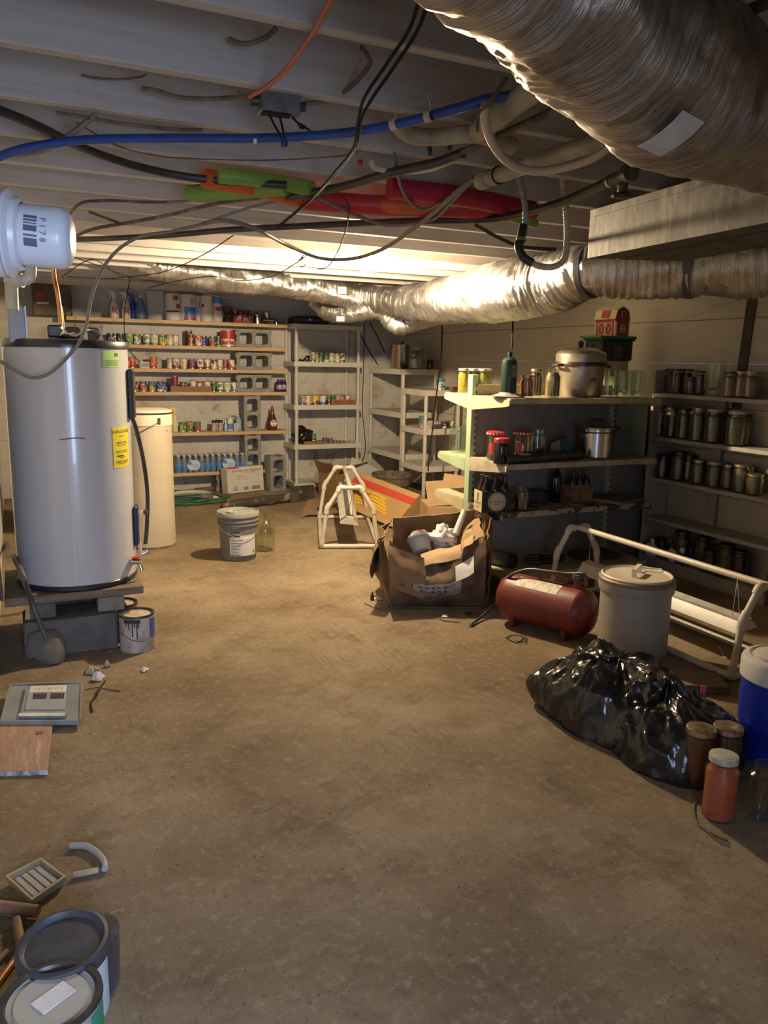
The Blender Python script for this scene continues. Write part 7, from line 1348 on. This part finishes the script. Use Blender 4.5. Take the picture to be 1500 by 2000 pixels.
# cooler
M_cool = mat('blue_cooler_plastic', (.012,.03,.33), .35); M_coolw = mat('white_cooler_plastic', (.62,.60,.57), .35)
cx_, cy_ = 2.645, 1.93; R_ = .145; t = thing('water_cooler', 'round blue drink cooler with white lid at the right edge', 'cooler', (cx_,cy_,0)); hC = .40
part('body', MB().lathe([(0,.0),(R_*.90,.0),(R_*.92,.01),(R_*.94,.12),(R_,.135),(R_,.15),(R_,hC-.07),(0,hC-.07)], 52), M_cool, t)
ld = part('lid', MB().lathe([(R_+.002,hC-.085),(R_+.008,hC-.08),(R_+.008,hC-.015),(R_,hC),(R_-.02,hC+.006),(R_-.03,hC),(0,hC+.002)], 52), M_coolw, t); part('lid_hatch', MB().lathe([(0,hC+.002),(R_*.62,hC+.002),(R_*.62,hC+.012),(R_*.55,hC+.016),(0,hC+.016)], 36, (-.015,.01,0)), M_coolw, ld)
part('brand_emboss', MB().band(R_+.0004,.22,.245,-2.55,-2.25,th=.003).band(R_+.0004,.19,.205,-2.5,-2.3,th=.003), mat('blue_emboss', (.03,.06,.42), .3), t); part('handle_groove', MB().tube([(R_*math.cos(a)*.975, R_*math.sin(a)*.975, .155-.035*math.sin((a+2.7)/1.4*PI)) for a in [-2.7+.14*k for k in range(11)]], .006, 8), mat('blue_emboss', (.03,.06,.42), .3), t)
jar('jar of olive pickles standing on the lid of the blue cooler', cx_+.085, cy_-.045, hC+.005, .17, .046, F_pick, lid=L_dark)
q = fz(1425,1612,0)+Vector((.0,.055,0)); jar('orange red tomato juice jar nearest the viewer on the floor', q.x+.005, q.y, 0, .23, .056, F_tom, lid=L_white)
q = fz(1382,1545,0)+Vector((0,.055,0)); jar('dark beet jar with golden lid on the floor beside the black bags', q.x, q.y, 0, .225, .053, F_beet, lid=L_gold, neck=.92)
q = fz(1442,1560,0)+Vector((.01,.055,0)); jar('dark jar with golden lid standing between tomato juice jar and cooler', q.x+.03, q.y+.05, 0, .225, .053, F_dark, lid=L_gold, neck=.92)
q = fz(1510,1610,0)+Vector((0,.05,0)); jar('empty clear jar at the right edge before the blue cooler', q.x, q.y, 0, .20, .05, None)
solo('metal_ring', MB().lathe([(.026,.0),(.034,.0),(.034,.004),(.026,.004),(.026,0)], 26), M_lidm, 'flat metal jar ring on the floor at the left of the black bag', 'jar lid', fz(1077,1345,0))
solo('red_toy_part', MB().cyl((0,0,0),(.02,.02,.10),.012,seg=12), M_rp, 'red plastic stub sticking out behind the smaller black bag', 'scrap', (2.47,2.14,.12))
solo('wire_scrap', MB().tube([fz(1358,1562,.004),fz(1355,1580,.006),fz(1362,1608,.005),fz(1385,1625,.005),fz(1422,1642,.004)], .003, 6).tube([fz(1375,1618,.005),fz(1400,1640,.006),(fz(1425,1652,.004))], .0025, 6), M_brown, 'dry brown twig lying on the floor before the tomato juice jar', 'twig')
solo('white_string', MB().tube([fz(1403,1262,.004),fz(1410,1272,.006),fz(1413,1282,.004),fz(1420,1285,.004)], .003, 6), M_white, 'short white string on the floor under the pipe stand by the cooler', 'string')
solo('wooden_plank', MB().box((0,0,.02),(.55,.20,.04), bev=.004), M_ply, 'dark plank on the floor behind the black bags', 'board', (2.75,2.62,.0), -.5)
# ---- grit and crumbs scattered on the concrete: nobody could count them
mb = MB(); random.seed(11)
for q in range(420):
    px, py = random.uniform(-20,1450), random.uniform(1080,1990)
    if random.random() < .35: px, py = random.gauss(170,90), random.gauss(1340,110) if random.random() < .5 else random.gauss(1600,110)
    if py < 1060: continue
    p = fz(px,py,0)
    if p.x < LX+.02 or p.x > WX-.1: continue
    r = random.choice((.0015,.002,.0025,.004)); 
    mb.lathe([(r,0),(r*.8,r*.6),(0,r*.8)], 5, p, fn=lambda a,z,k=random.random()*9: .7+.5*noise.noise(Vector((a,k,0))))
o = solo('floor_grit', mb, mat('dark_grit', (.07,.05,.035), .9, col2=(.25,.2,.15), scale=3, mix=(.5,.6)), 'dark grit and crumbs scattered over the concrete floor', 'grit'); o['kind'] = 'stuff'
